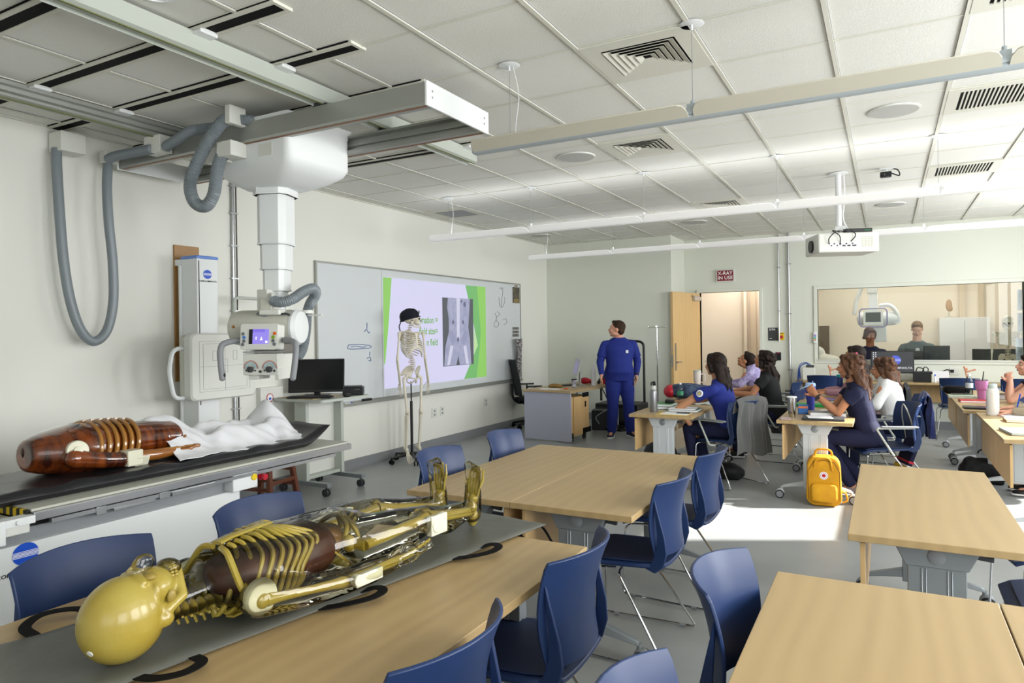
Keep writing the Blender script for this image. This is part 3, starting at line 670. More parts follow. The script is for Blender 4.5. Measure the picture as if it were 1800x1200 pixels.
def frame(y0, y1, z0, z1, w=.002, x=-4.8445):
    for q in ((y0, y1, z0, z0+w), (y0, y1, z1-w, z1), (y0, y0+w, z0, z1), (y1-w, y1, z0, z1)): m.box(x, x+.001, *q)
frame(3.635, 4.13, 1.07, 1.48); frame(3.67, 4.10, 1.09, 1.46); frame(3.76, 3.80, 1.32, 1.40); frame(3.96, 4.0, 1.32, 1.40); frame(3.855, 3.905, 1.22, 1.33)
m.box(-4.8445, -4.8435, 3.635, 4.13, 1.274, 1.276); m.box(-4.8445, -4.8435, 3.879, 3.881, 1.07, 1.48); m.build('alignment_lines', K['grey'], dp, smooth=0)
m = MB(MI); m.tube(fillet([(-4.95, 3.58, 1.43), (-4.93, 3.46, 1.42), (-4.92, 3.42, 1.25), (-4.93, 3.47, 1.03), (-4.95, 3.59, 1.03)], .06, 6), .017, 10); m.build('side_handle', K['white'], t)
# overhead patient grip
m = MB(MI); m.tube(fillet([(-5.0, 4.45, 1.85), (-4.9, 4.02, 1.85), (-4.9, 4.02, 1.45)], .06, 6), .014, 10); m.tube([(-5.0, 4.4, 1.66), (-4.9, 4.03, 1.66)], .014, 10); m.build('grip_frame', K['alulite'], t)
t = tag(MB(T(5.29, -3.855, -1.14)).box(-5.3, -5.28, 3.738, 3.974, 1.14, 2.30).build('backing_board', K['brownboard'], smooth=0, loc=(-5.29, 3.855, 1.14)), 'tall brown wooden board fixed to the wall behind the chest stand', 'board')
# conduit with cable, boxes and outlets on the left wall
t = thing('conduit', 'thin steel conduit with a black cable on the left wall behind the crane column', 'pipe', (-5.28, 4.33, .55))
m = MB(); m.cyl((0, 0, 0), (0, 0, 2.48), .014, n=12); m.build('pipe', K['steel'], t)
m = MB(); m.tube(catmull([(.01, .035, .1), (.012, .03, .8), (.01, .035, 1.6), (.012, .03, 2.48)]), .006, 6); m.build('cable', K['black'], t)
m = MB()
for z in (.3, .6, .9, 1.2, 1.5, 1.8, 2.1, 2.35): m.box(-.016, .02, -.03, .05, z-.006, z+.006)
m.build('strap', K['steel'], t, smooth=0)
t = thing('junction_box', 'large pale junction box with a round red and blue label on the left wall', 'electrical box', (-5.27, 4.73, .88))
m = MB(); m.box(-.03, .03, -.14, .14, -.13, .14); m.build('box_body', K['offwhite'], t, bevel=.003)
m = MB(); m.cyl((.031, -.03, .04), (.033, -.03, .04), .042, n=24); m.mi = 1; m.cyl((.033, -.03, .04), (.034, -.03, .04), .034, n=24); m.mi = 2; m.ell((.034, -.03, .03), (.002, .015, .012)); m.build('round_label', [K['red'], K['paper'], K['logoblue']], t, smooth=0)
# ================= TABLES =================
TH = .71
def make_table(name, label, L, mirror=False, lite=False):
    t = thing(name, label, 'table', (0, 0, 0), group=None)
    leg = K['leglite'] if lite else K['legal']; sx = -1 if mirror else 1
    m = MB(); m.box(-.303, .303, -L/2, L/2, TH-.029, TH); m.build('tabletop', K['maple'], t, bevel=.0025, smooth=0)
    m = MB(); w = L/2-.17
    x = sx*-.262; m.box(min(x, x+sx*.018), max(x, x+sx*.018), -w-.12, w+.12, .36, TH-.045); m.build('modesty_panel', K['maplev'], t, smooth=0, bevel=.001)
    m = MB(); m.box(x-.012, x+.03 if sx > 0 else x+.012, -w, -w+.04, TH-.05, TH-.029); m.box(x-.012, x+.03, w-.04, w, TH-.05, TH-.029); m.build('panel_hinge', K['black'], t, smooth=0)
    m = MB(); m.box(-.02, .02, -w, w, TH-.09, TH-.05); m.build('beam', leg, t, smooth=0)
    for s in (-1, 1):
        y = s*(w+.035); m = MB(T(0, y, 0))
        m.box(-.098, .098, -.028, .028, .10, TH-.115)
        for q in (-.05, -.036, .036, .05): m.box(q-.003, q+.003, -.0315, .0315, .12, TH-.13)
        m.build('leg_column', leg, t, bevel=.004)
        m = MB(T(0, y, 0)); m.prism([(-.15, TH-.032), (-.105, TH-.125), (.105, TH-.125), (.15, TH-.032)], -.034, .034, Rx(PI/2)); m.prism([(-.24, TH-.03), (-.22, TH-.042), (-.14, TH-.05), (.14, TH-.05), (.22, TH-.042), (.24, TH-.03)], -.02, .02, Rx(PI/2))
        b = m.build('bracket', leg, t, bevel=.004)
        for q in (-1, 1): m = MB(T(0, y, 0)); m.lathe([(.03, 0), (.03, .004), (.026, .007)], (0, q*.034, TH-.078), 20, (0, q, 0)); m.build('pivot_disc', K['grey'] if not lite else K['legal'], b)
        m = MB(T(0, y, 0)); m.cyl((.13, 0, TH-.07), (.185, 0, TH-.075), .011, n=12); m.build('tilt_knob', K['dark'], b)
        m = MB(T(0, y, 0)); R_ = []
        for xx, zz, h, w2 in ((-.285, .102, .014, .016), (-.27, .108, .02, .019), (-.2, .125, .028, .024), (-.1, .145, .045, .028), (0, .15, .05, .03), (.1, .145, .045, .028), (.2, .125, .028, .024), (.27, .108, .02, .019), (.285, .102, .014, .016)):
            R_.append([(xx, -w2, zz-h/2), (xx, w2, zz-h/2), (xx, w2*.7, zz+h/2), (xx, -w2*.7, zz+h/2)])
        m.loops(R_); f = m.build('foot', leg, t, bevel=.003)
        for q in (-1, 1):
            xx = q*.283; m = MB(T(xx, y, 0)); m.cyl((0, 0, .07), (0, 0, .105), .011, n=10)
            m.add([], []); m.lathe([(.026, -.02), (.036, -.012), (.036, .012), (.026, .02)], (q*.012, 0, .048), 18, (0, 1, 0)); m.build('caster_fork', leg, f)
            m = MB(T(xx, y, 0))
            for e in (-1, 1): m.lathe([(.032, -.009), (.0365, -.006), (.0365, .006), (.032, .009)], (q*.014, e*.026, .0375), 20, (0, 1, 0))
            m.build('caster_wheel', K['rubber'], f)
            m = MB(T(xx, y, 0))
            for e in (-1, 1): m.lathe([(.028, -.0095), (.028, .0095)], (q*.014, e*.027, .0375), 20, (0, 1, 0))
            m.build('hub_cap', K['grey'], f)
    return t
def put(t, x, y, rz=0): t.location = (x, y, 0); t.rotation_euler = (0, 0, rz); return t
put(make_table('training_table', 'right-hand table of the pair in the foreground under the grey mat', 1.50), -1.301, 1.645)
put(make_table('training_table', 'left-hand table of the pair in the foreground under the skull end of the mat', 1.50, True), -1.909, 1.645)
put(make_table('training_table', 'right-hand maple table of the empty pair in the middle of the room', 1.56), -1.285, 3.64)
put(make_table('training_table', 'left-hand maple table of the empty pair in the middle of the room', 1.56, True), -1.893, 3.64)
put(make_table('training_table', 'empty single maple table at the right, behind the front right table', 1.56), .158, 3.775)
put(make_table('training_table', 'large empty maple table in the bottom right corner', 1.56), -.027, 1.65)
put(make_table('training_table', 'maple table joined by a dark seam right of the bottom right corner table', 1.56), .583, 1.65)
put(make_table('training_table', 'table with the grey steel bottle and textbooks, in front of the woman in royal blue', 1.55, lite=True), -1.9, 7.15)
put(make_table('training_table', 'table behind the woman in royal blue, used by the student in black', 1.55, lite=True), -1.9, 8.72)
put(make_table('training_table', 'table with the purple tumbler and steel cup beside the yellow backpack', 1.55, lite=True), -.562, 7.2)
put(make_table('training_table', 'table with green pen marks behind the purple tumbler table', 1.3, lite=True), -.562, 8.65)
put(make_table('training_table', 'maple table with the white bottle and pink cup at the right', 1.25, lite=True), .93, 8.43)
put(make_table('training_table', 'maple table farther back with the black pouch at the right', 1.2, lite=True), .93, 9.68)
put(make_table('training_table', 'sunlit table with a closed laptop at the right edge', 1.75, lite=True), 1.02, 6.8)
# ================= CHAIRS =================
def make_chair(label, arms=False):
    t = thing('stacking_chair', label, 'chair')
    # backrest: curved panel
    def bp(u, v, off=0):        # u -1..1 across, v 0..1 up
        w = .205+.018*v-.03*max(0, .35-v); z = .485+.355*v
        wrap = .062+.03*v
        y = -.235-.05*v*v+.02*math.sin(v*PI)+wrap*abs(u)**2.2 + off
        zz = z - (.012*u*u if v > .9 else 0)
        return (u*w, y, zz)
    P = [[bp(-1+2*i/12, j/10) for j in range(11)] for i in range(13)]
    m = MB(); m.sheet(P, .011); m.build('backrest', K['blue'], t, bevel=.003, smooth=50)
    for s in (-1, 1):
        m = MB(); R_ = []
        for y, z, w in ((-.17, .418, .045), (-.21, .45, .05), (-.228, .51, .045), (-.222, .58, .034), (-.205, .65, .022), (-.19, .71, .010), (-.182, .75, .004)):
            x = s*(.188+.055*(z-.42)); R_.append([(x, y-.004, z-.006), (x+s*.012, y-.002, z), (x+s*.010, y+w, z+.016), (x-s*.004, y+w*.9, z+.010)])
        m.loops(R_); m.build('back_strut', K['blue'], t, bevel=.003, smooth=50)
    # seat
    def sp(u, v):
        y = -.215+.475*v; w = .225-.02*(1-v)**2-.03*max(0, v-.85)/.15*.6
        z = .435+.012*u*u*(1-v)+.006*u*u-.028*max(0, (v-.8)/.2)**2+.008*(1-v)
        if v < .2: w *= .82+.9*v
        return (u*w, y, z)
    P = [[sp(-1+2*i/10, j/10) for j in range(11)] for i in range(11)]
    m = MB(); m.sheet(P, -.02); m.build('seat', K['blue'], t, bevel=.006, smooth=50)
    P = [[(lambda q: (q[0], q[1], q[2]+.0015))(sp((-1+2*i/10)*.86, .07+.84*j/10)) for j in range(11)] for i in range(11)]
    m = MB(); m.sheet(P, .006); m.build('seat_pad', K['bluein'], t, bevel=.002, smooth=50)
    for s in (-1, 1):
        m = MB(); m.tube(fillet([(s*.17, .02, .408), (s*.19, .2, .402), (s*.235, .225, .39), (s*.25, .24, .012), (s*.265, -.245, .012), (s*.20, .0, .395), (s*.05, .01, .405)], .035, 5), .0058, 8)
        m.build('sled_frame', K['chrome'], t)
        m = MB(); m.tube([(s*.2505, .19, .0105), (s*.252, .16, .0105)], .0085, 8); m.tube([(s*.261, -.16, .0105), (s*.262, -.19, .0105)], .0085, 8); m.build('glide', K['grey'], t)
    m = MB(); m.tube([(-.18, .1, .405), (.18, .1, .405)], .0055, 8); m.build('cross_rod', K['chrome'], t)
    if arms:
        for s in (-1, 1):
            m = MB(); m.tube(fillet([(s*.2, .0, .40), (s*.262, .02, .40), (s*.262, .16, .635), (s*.262, -.15, .64)], .03, 5), .009, 8); m.build('arm_frame', K['alulite'], t)
            m = MB(); m.box(s*.262-.02, s*.262+.02, -.18, .12, .64, .655); m.build('armrest', K['grey'], t, bevel=.006)
    return t
proto = make_chair('blue plastic chair on the right side of the middle table pair, nearer the camera')
put(proto, -1.11, 3.23, PI/2)
E_ = PI/2
chairs = [
 ('blue plastic chair on the right side of the middle table pair, farther from the camera', -1.10, 4.0, PI/2-.04),
 ('blue plastic chair at the right side of the mat table, near its far corner', -1.10, 2.07, PI/2+.02),
 ('blue plastic chair cut off by the bottom edge, right of the mat table', -1.10, 1.33, PI/2),
 ('blue plastic chair showing only its top at the bottom edge, between the two front tables', -.215, 1.27, -PI/2+.10),
 ('blue plastic chair seen from its hollow front, left of the bottom right table', -.215, 2.03, -PI/2-.05),
 ('dark blue chair at far left behind the mat table, in front of the printed logo', -2.10, 1.295, -PI/2),
 ('dark blue chair left of the mat table, second from the left edge', -2.10, 2.0, -PI/2),
 ('sunlit blue chair left of the middle table pair, right behind the model feet', -2.12, 3.34, -PI/2),
 ('pale blue sunlit chair at the far left corner of the middle table pair', -2.12, 4.12, -PI/2),
 ('dark blue chair at the right edge beside the single right table', .73, 4.15, PI/2+.15),
 ('blue chair pushed in under the right side of the single right table', .66, 3.36, PI/2),
 ('blue chair pushed up to the back counter under the white box', -.80, 11.02, 0),
 ('blue chair at the back counter behind the water bottle', .83, 10.92, 0),
 ('blue chair at the back counter behind the woman with clasped hands', 1.50, 10.92, 0),
]
for l, x, y, r in chairs:
    copy_tree(proto, label=l, loc=(x, y, 0), rz=r)
sproto = make_chair('blue armchair of the woman in royal blue scrubs with a grey fleece over its back', True); put(sproto, -1.36, 6.93, PI/2-.55)
for l, x, y, r in [('blue armchair of the woman with long black hair in a black top', -1.08, 8.45, PI/2-.05),
 ('bright blue armchair of the woman in navy scrubs, seen from its side', -.03, 7.05, PI/2+.35),
 ('blue armchair of the student in the white hoodie, holding a blue hoodie', .07, 7.95, PI/2+.1),
 ('blue chair of the person in the purple shirt', -1.25, 9.6, PI/2), ('blue armchair of the student left of the monitor, with a black jacket over it', -.08, 8.86, PI/2-.1)]:
    copy_tree(sproto, label=l, loc=(x, y, 0), rz=r)
# ================= X-RAY TABLE =================
t = thing('x_ray_table', 'long white x-ray table with a logo on its side at the left', 'x-ray table', (-3.75, 2.4, 0)); MI = T(3.75, -2.4, 0); ZT = .755
m = MB(MI); m.box(-4.18, -3.385, 1.67, 3.74, ZT-.012, ZT); m.build('tabletop', mat('table_laminate', 'B9BAAF', .45), t, smooth=0)
m = MB(MI); m.box(-4.185, -3.38, 1.665, 3.745, ZT-.015, ZT-.0125); m.build('tabletop_edge', mat('brown_edge', '4A3A2C', .5), t, smooth=0)
m = MB(MI)
for x0, x1 in ((-3.39, -3.36), (-4.205, -4.175)): m.box(x0, x1, 1.67, 3.745, ZT-.052, ZT-.013)
m.box(-4.175, -3.39, 3.69, 3.72, ZT-.045, ZT-.016); m.box(-4.175, -3.39, 1.69, 1.72, ZT-.045, ZT-.016); m.build('side_rail', K['steel'], t, bevel=.002)
m = MB(MI); m.box(-4.14, -3.42, .95, 2.83, .07, .60); tb = m.build('pedestal', K['white'], t, bevel=.004)
m = MB(MI); m.box(-4.12, -3.46, 1.0, 2.83, .60, .66); m.build('pedestal_top', K['grey'], t, smooth=0)
m = MB(MI); m.box(-4.13, -3.40, .95, 2.83, .0, .07); m.build('plinth', mat('blue_plinth', '6F79C8', .5), t, smooth=0)
m = MB(MI); m.box(-4.2, -3.36, .6, 1.652, .66, ZT-.045); m.build('end_deck', K['offwhite'], t, bevel=.004)
m = MB(MI); m.box(-3.40, -3.345, 1.34, 1.55, .63, .735); m.build('end_bracket', K['white'], t, bevel=.004); m = MB(MI); m.cyl((-3.36, 1.60, .716), (-3.343, 1.60, .716), .010, n=14); m.box(-3.42, -3.352, 1.55, 1.67, .70, .733); m.build('bracket_bolt', K['white'], t)
m = MB(MI); m.box(-4.0, -3.42, 1.95, 2.5, .665, .69); m.box(-3.44, -3.37, 1.95, 2.0, .66, .70); m.box(-3.44, -3.37, 2.28, 2.34, .665, .70); m.box(-3.42, -3.375, 2.04, 2.26, .66, .675); m.build('bucky_tray', K['steel'], t, bevel=.002)
m = MB(MI); m.box(-3.40, -3.375, 1.75, 3.6, .675, .695); m.box(-3.40, -3.365, 2.35, 2.62, .668, .688); m.build('guide_rail', K['steel'], t, smooth=0)
m = MB(MI); m.box(-3.46, -3.38, 2.75, 2.93, .60, .70); m.build('control_box', K['white'], t, bevel=.005)
m = MB(MI); m.cyl((-3.44, 2.945, .665), (-3.44, 2.965, .665), .0, n=4) if 0 else m.cyl((-3.379, 2.90, .665), (-3.372, 2.90, .665), .02, n=18); m.build('yellow_button', K['yellow'], t)
m = MB(MI); m.cyl((-3.385, 2.965, .655), (-3.35, 2.965, .655), .019, n=18); m.cyl((-3.42, 2.965, .655), (-3.385, 2.965, .655), .023, n=18); m.build('emergency_stop', K['red'], t)
# logo
def logo(parent, M, s, words=True, blue=None, wcol=None, ln=None):
    b = blue or K['logoblue']; N = 28
    m = MB(M); pts = [(s*.55*math.cos(2*PI*k/N), s*.5*math.sin(2*PI*k/N)) for k in range(N)]; m.prism(pts, 0, .001); o = m.build('logo_disc', b, parent, smooth=0)
    m = MB(M)
    for k in range(5):
        zz = s*(.12-.06*k); h = s*(.012+.003*(2-abs(k-2))); w = s*math.sqrt(max(0, .25-zz*zz))*1.08; m.box(-w, w, zz-h, zz+h, .001, .0014)
    m.build('logo_stripes', ln or K['whiteink'], parent, smooth=0)
    if words: text('KONICA MINOLTA', s*.24, M @ T(0, -s*.78, .0005), wcol or K['blackink'], parent, 'logo_lettering', sx=1.15)
_p = at(45, 973, x=-3.4185); logo(t, T(_p.x+3.75, _p.y-2.4, _p.z) @ FX, .10)
lm = Rx(PI/2)
logo(bpy.data.objects['chest_x_ray_stand'], T(.1015, .0, 2.04) @ FX, .075)
m = MB(MI)
for k in range(26): m.mi = k % 2; m.box(-4.15+k*.029, -4.15+(k+1)*.029, 1.655, 1.669, ZT-.04, ZT-.004)
m.build('hazard_strip', [K['yellow'], K['black']], t, smooth=0)
# black mattress
def pad(name, mt, corners, z, th, label, cat, wav, lift=None, nx=22, ny=70, seed=1):
    random.seed(seed); a, b, c, d = [V((q[0], q[1])) for q in corners]     # near-left, near-right, far-right, far-left
    ph = [random.uniform(0, 6.28) for _ in range(8)]
    top = []; bot = []
    for i in range(nx+1):
        u = i/nx; r1 = []; r2 = []
        for j in range(ny+1):
            v = j/ny; p = (a*(1-u)+b*u)*(1-v)+(d*(1-u)+c*u)*v
            e = min(u, 1-u)*(a-b).length; f = min(v, 1-v)*(a-d).length; g = min(e, f)
            rnd = th*.5*(1-min(1, g/.035))**2
            wv = wav*(.5*math.sin(v*38+ph[0]+2*math.sin(u*5))+.5*math.sin(v*61+u*9+ph[1]))*(1 if g > .02 else .5)*(math.exp(-((g-.05)/.05)**2)+.15)
            L = lift(u, v) if lift else 0
            r1.append((p.x, p.y, z+th-rnd+wv+L)); r2.append((p.x, p.y, z+rnd*.9+L))
        top.append(r1); bot.append(r2)
    n = ny+1; vs = [q for r in top for q in r]+[q for r in bot for q in r]; N = (nx+1)*n; fs = []
    for i in range(nx):
        for j in range(ny):
            k = i*n+j; fs.append((k, k+n, k+n+1, k+1)); fs.append((N+k, N+k+1, N+k+n+1, N+k+n))
    for j in range(ny): fs.append((j, j+1, N+j+1, N+j)); k = nx*n+j; fs.append((k+1, k, N+k, N+k+1))
    for i in range(nx): k = i*n; fs.append((k+n, k, N+k, N+k+n)); k = i*n+ny; fs.append((k, k+n, N+k+n, N+k))
    cx = sum(q[0] for q in corners)/4; cy = sum(q[1] for q in corners)/4
    m = MB(T(-cx, -cy, -z)); m.add(vs, fs); return m, (cx, cy, z)
up = lambda u, v: .10*max(0, (v-.9)/.1)**1.6+.05*max(0, (.04-v)/.04)*0
m, lo = pad('', None, [(-4.12, 1.50), (-3.50, 1.50), (-3.46, 3.64), (-4.12, 3.64)], ZT+.001, .058, '', '', .008, up)
tag(m.build('mattress_pad', K['vinyl'], smooth=70, loc=lo), 'thick black vinyl pad on the x-ray table under the brown torso model', 'pad')
# grey mat on the front tables
corn = [(-2.05, .90), (-1.60, .72), (-1.245, 2.56), (-1.60, 2.60)]
m, lo = pad('', None, corn, TH+.001, .022, '', '', .0022, None, seed=4)
gm = thing('carry_mat', 'long dark grey padded mat with black straps lying across the front tables', 'mat', lo)
m.build('mat_pad', K['greymat'], gm, smooth=70)
def strap(pts, w=.017):
    MI = T(-lo[0], -lo[1], -lo[2]); m = MB(MI); q = catmull(pts, 6); L_ = []
    for i, p in enumerate(q):
        d = (q[min(i+1, len(q)-1)]-q[max(i-1, 0)]); n = V((-d.y, d.x, 0)); n = n.normalized() if n.length > 1e-6 else V((1, 0, 0))
        L_.append([p+n*w*.12-V((0, 0, w*.5)), p+n*w*.12+V((0, 0, w*.5))] if False else [p-n*w/2, p+n*w/2])
    m.sheet([[a, b] for a, b in L_], .0035); m.build('carry_strap', K['blackm'], gm, smooth=60)
z0 = TH+.004
strap([(-1.47, 1.48, z0+.006), (-1.42, 1.52, z0+.010), (-1.365, 1.59, z0+.016), (-1.36, 1.645, z0+.02), (-1.40, 1.665, z0+.018), (-1.45, 1.63, z0+.006)], .03)
strap([(-1.37, 2.02, z0+.006), (-1.31, 2.06, z0+.010), (-1.26, 2.12, z0+.016), (-1.255, 2.175, z0+.02), (-1.295, 2.20, z0+.018), (-1.34, 2.17, z0+.006)], .03)
strap([(-1.56, .99, z0+.006), (-1.50, 1.0, z0+.012), (-1.455, 1.04, z0+.018), (-1.46, 1.09, z0+.02), (-1.53, 1.12, z0+.006)], .028)
strap([(-2.02, 1.0, z0+.006), (-2.09, 1.01, z0+.012), (-2.12, 1.07, z0+.02), (-2.07, 1.14, z0+.02), (-1.97, 1.16, z0+.006)], .03)
strap([(-1.30, 2.54, z0+.004), (-1.28, 2.59, z0-.02), (-1.25, 2.63, z0-.10)], .028); strap([(-1.45, 2.56, z0+.004), (-1.44, 2.61, z0-.02), (-1.41, 2.66, z0-.10)], .028)
# ================= SKELETONS AND BODY MODELS =================
def hand_bones(m, w, d, n, s=1, spread=.018, curl=.25, side=1):
    # w wrist, d pointing direction, n palm normal
    w, d, n = V(w), V(d).normalized(), V(n).normalized(); r = d.cross(n).normalized()*side
    for i, (o, L) in enumerate(((-1.5, .068), (-.5, .078), (.5, .073), (1.5, .058))):
        a = w+d*.02*s+r*o*.010*s; b = w+d*.085*s+r*o*spread*s
        m.tube([a, (a+b)/2+n*-.003, b], [.0045*s, .0035*s, .005*s], 6)
        p = b; dd = (d+r*o*.10).normalized()
        for k in range(3):
            l = L*(.45, .32, .23)[k]*s; dd = (dd+n*curl*.5).normalized(); q = p+dd*l; m.tube([p+dd*.002, (p+q)/2, q-dd*.001], [.0045*s, .003*s, .004*s], 6); p = q
    a = w+d*.015*s-r*.02*s; p = a; dd = (d*.7-r*.7+n*.2).normalized()
    for l in (.04, .032, .025): q = p+dd*l*s; m.tube([p+dd*.002, (p+q)/2, q], [.005*s, .0037*s, .0045*s], 6); p = q; dd = (dd+d*.3).normalized()
    for i in range(3): m.ell(w+d*.008*s+r*(i-1)*.012*s, .008*s, nu=8, nv=6); m.ell(w+d*.02*s+r*(i-1)*.013*s, .008*s, nu=8, nv=6)
def foot_bones(m, a, d, s=1):   # ankle, toe direction; sole is away from the shin
    a, d = V(a), V(d).normalized(); dn = V((0, 0, -1)); r = d.cross(dn).normalized()
    m.ell(a-d*.035*s+dn*.035*s, (.022*s, .038*s, .028*s), nu=10, nv=8); m.ell(a+dn*.02*s+d*.01*s, .026*s, nu=10, nv=8); m.ell(a+dn*.03*s+d*.045*s, .022*s, nu=10, nv=8)
    for i in range(5):
        o = (i-2)*.5; b = a+dn*.035*s+d*.06*s+r*o*.02*s; c = a+dn*.05*s+d*.125*s+r*o*.032*s
        m.tube([b, (b+c)/2-dn*.004, c], [.007*s, .0048*s, .0068*s], 6); e = c+d*(.05-.008*abs(i-1))*s+dn*.003; m.tube([c, (c+e)/2, e], [.006*s, .0042*s, .005*s], 6)
def skeleton(root, mt, J, s=1.0, ribr=.0046, fat=1.0, skull=True, legs=True, teeth=None):
    hz, sz, pz = J['head'], J['sh'], J['hip']
    if skull:
        B = J.get('headrot', Matrix.Identity(3)); c0 = V((0, J.get('heady', .0), hz)); P = lambda x, y, z: c0 + B @ V((x*s, y*s, z*s))
        m = MB(); m.ell(P(0, -.012, .02), (.072*s, .09*s, .078*s), B, 24, 16); m.ell(P(0, .045, -.035), (.048*s, .042*s, .05*s), B, 16, 12); m.ell(P(0, .075, -.005), (.05*s, .018*s, .02*s), B, 14, 8)
        for q in (-1, 1):
            m.ell(P(q*.05, .045, -.03), (.014*s, .03*s, .01*s), B, 10, 8); m.ell(P(q*.062, -.01, -.045), (.012*s, .015*s, .022*s), B, 10, 8)
        m.ell(P(0, .09, -.03), (.01*s, .012*s, .02*s), B, 8, 6); m.ell(P(0, .068, -.07), (.03*s, .02*s, .018*s), B, 12, 8)
        sk = m.build('skull', mt, root, remesh=.0035, sm=2)
        m = MB()
        for q in (-1, 1): m.ell(P(q*.027, .083, -.022), (.017*s, .012*s, .015*s), B, 12, 8)
        m.ell(P(0, .094, -.048), (.009*s, .007*s, .012*s), B, 8, 6)
        for q in (-1, 1): m.ell(P(q*.066, -.0, -.022), (.006*s, .008*s, .008*s), B, 8, 6)
        m.build('skull_hollow_shade', J.get('socket', K['dark']), sk)  # dark blobs that paint the shade in the eye, nose and ear hollows
        m = MB(); m.tube(catmull([P(-.052, -.005, -.045), P(-.05, .0, -.085), P(-.035, .05, -.105), P(0, .075, -.112), P(.035, .05, -.105), P(.05, .0, -.085), P(.052, -.005, -.045)], 5), .010*s, 8); m.build('jaw', mt, sk)
        m = MB()
        for k in range(13):
            a = PI*(.12+.76*k/12); 
            for zz in (-.084, -.094): m.ell(P(.028*math.cos(a), .052+.032*math.sin(a), zz), (.0032*s, .0032*s, .005*s), B, 6, 5)
        m.build('teeth', teeth or K['paper'], sk)
    # spine
    m = MB(); top, bot = hz-.055*s, pz+.07*s; n = 24
    for k in range(n):
        t = k/(n-1); z = top+(bot-top)*t; y = -.012+(-.055*math.sin(min(1, t*1.4)*PI) if t < .71 else .03*math.sin((t-.71)/.29*PI))*s
        if t < .71: y = -.012-.05*s*math.sin(t/.71*PI)
        w = (.012+.012*t)*s*fat; m.ell((0, y, z), (w*1.05, w, abs(bot-top)/n*.40), nu=10, nv=6)
        m.tube([(0, y-w*.6, z), (0, y-w-.022*s, z-.012*s)], [.005*s, .004*s], 5); m.tube([(-w-.016*s, y-.012*s, z), (w+.016*s, y-.012*s, z)], .004*s, 5)
    m.build('spine', mt, root)
    # ribs
    Ws = [.055, .083, .103, .117, .126, .131, .134, .134, .130, .12, .1, .075]
    dz = (sz+.035*s-(pz+.24*s*(1 if not J.get('short') else .75)))/11.5
    for q in (-1, 1):
        for i, w in enumerate(Ws):
            z = sz+.045*s-dz*i; w2 = w*s*J.get('rw', 1); t = i/11; rd = J.get('rd', 1)
            pts = [(q*.012*s, -.055*s, z), (q*w2*.5, -.085*s*rd, z-.002), (q*w2*.92, -.055*s*rd, z-dz*.8), (q*w2, -.0, z-dz*1.6)]
            if i < 10: pts += [(q*w2*.86, .055*s*rd*(.75+.25*min(1, i/3)), z-dz*2.4-.004*i*s), (q*(.022+.004*max(0, i-5))*s+q*w2*.25, .09*s*rd*(.8+.2*min(1, i/3)), z-dz*(2.5 if i < 6 else 2.1-.35*(i-6))), (q*.012*s, .095*s*rd*(.85+.15*min(1, i/4)), max(z-dz*(2.3 if i < 6 else 1.6-.8*(i-6)), sz-.165*s))]
            c = catmull(pts, 5); m = MB(); rr = ribr*s
            m.tube(c, [rr]*len(c), 7); m.build('rib', mt, root)
    m = MB(); zt = sz+.01*s; rd = J.get('rd', 1); m.loft([((0, .088*s*rd, zt+.01*s), (1, 0, 0), (0, 1, 0), .022*s, .005), ((0, .094*s*rd, zt-.03*s), (1, 0, 0), (0, 1, 0), .016*s, .006), ((0, .1*s*rd, zt-.13*s), (1, 0, 0), (0, 1, 0), .016*s, .006), ((0, .1*s*rd, zt-.175*s), (1, 0, 0), (0, 1, 0), .008*s, .004)], 10); m.build('sternum', mt, root, smooth=60)
    sx = J['shx']
    for q in (-1, 1):
        m = MB(); m.tube(catmull([(q*.018*s, .085*s, sz+.02*s), (q*sx*.4, .075*s, sz+.03*s), (q*sx*.8, .0, sz+.035*s), (q*sx*.95, -.02*s, sz+.03*s)], 5), .0062*s*fat, 7); m.build('collarbone', mt, root)
        m = MB(); P3 = [[(q*(sx*.95-(.10*u+.02*v)*s), (-.05-.045*math.sin(u*1.6))*s, sz+.03*s-(.16*v)*s*(1-.45*(1-u))) for v in (0, .33, .66, 1)] for u in (0, .33, .66, 1)]; m.sheet(P3, .005*s); m.tube([(q*(sx*.95), -.02*s, sz+.035*s), (q*(sx*.5), -.09*s, sz-.0*s)], .006*s, 6); m.build('shoulder_blade', mt, root, smooth=60)
    # pelvis
    m = MB()
    for q in (-1, 1):
        G_ = []
        for i in range(7):
            a = -.5+2.3*i/6; row = []
            for j in range(5):
                r = (.028+.075*j/4)*s; row.append((q*(.045*s+r*math.sin(a)*.62+.02*j/4*s), -.03*s+(.075*math.cos(a+.35)*j/4+.015)*s-.02*s*i/6, pz+.015*s+r*math.cos(a)*.95+.012*s))
            G_.append(row)
        m.sheet(G_, .007*s)
        m.tube(catmull([(q*.075*s, .0, pz+.02*s), (q*.06*s, .045*s, pz-.01*s), (q*.02*s, .07*s, pz-.02*s), (0, .072*s, pz-.025*s)], 4), .009*s, 7)
        m.tube(catmull([(q*.075*s, -.01*s, pz+.01*s), (q*.06*s, -.02*s, pz-.06*s), (q*.035*s, .02*s, pz-.07*s), (q*.012*s, .065*s, pz-.04*s)], 4), .009*s, 7); m.ell((q*.082*s, 0, pz+.005*s), .024*s, nu=12, nv=8)
    m.loft([((0, -.03*s, pz+.085*s), (1, 0, 0), (0, 1, .3), .05*s, .018*s), ((0, -.055*s, pz+.03*s), (1, 0, 0), (0, 1, 0), .04*s, .012*s), ((0, -.055*s, pz-.03*s), (1, 0, 0), (0, 1, 0), .01*s, .006*s)], 12)
    m.build('pelvis', mt, root, smooth=60)
    f = fat
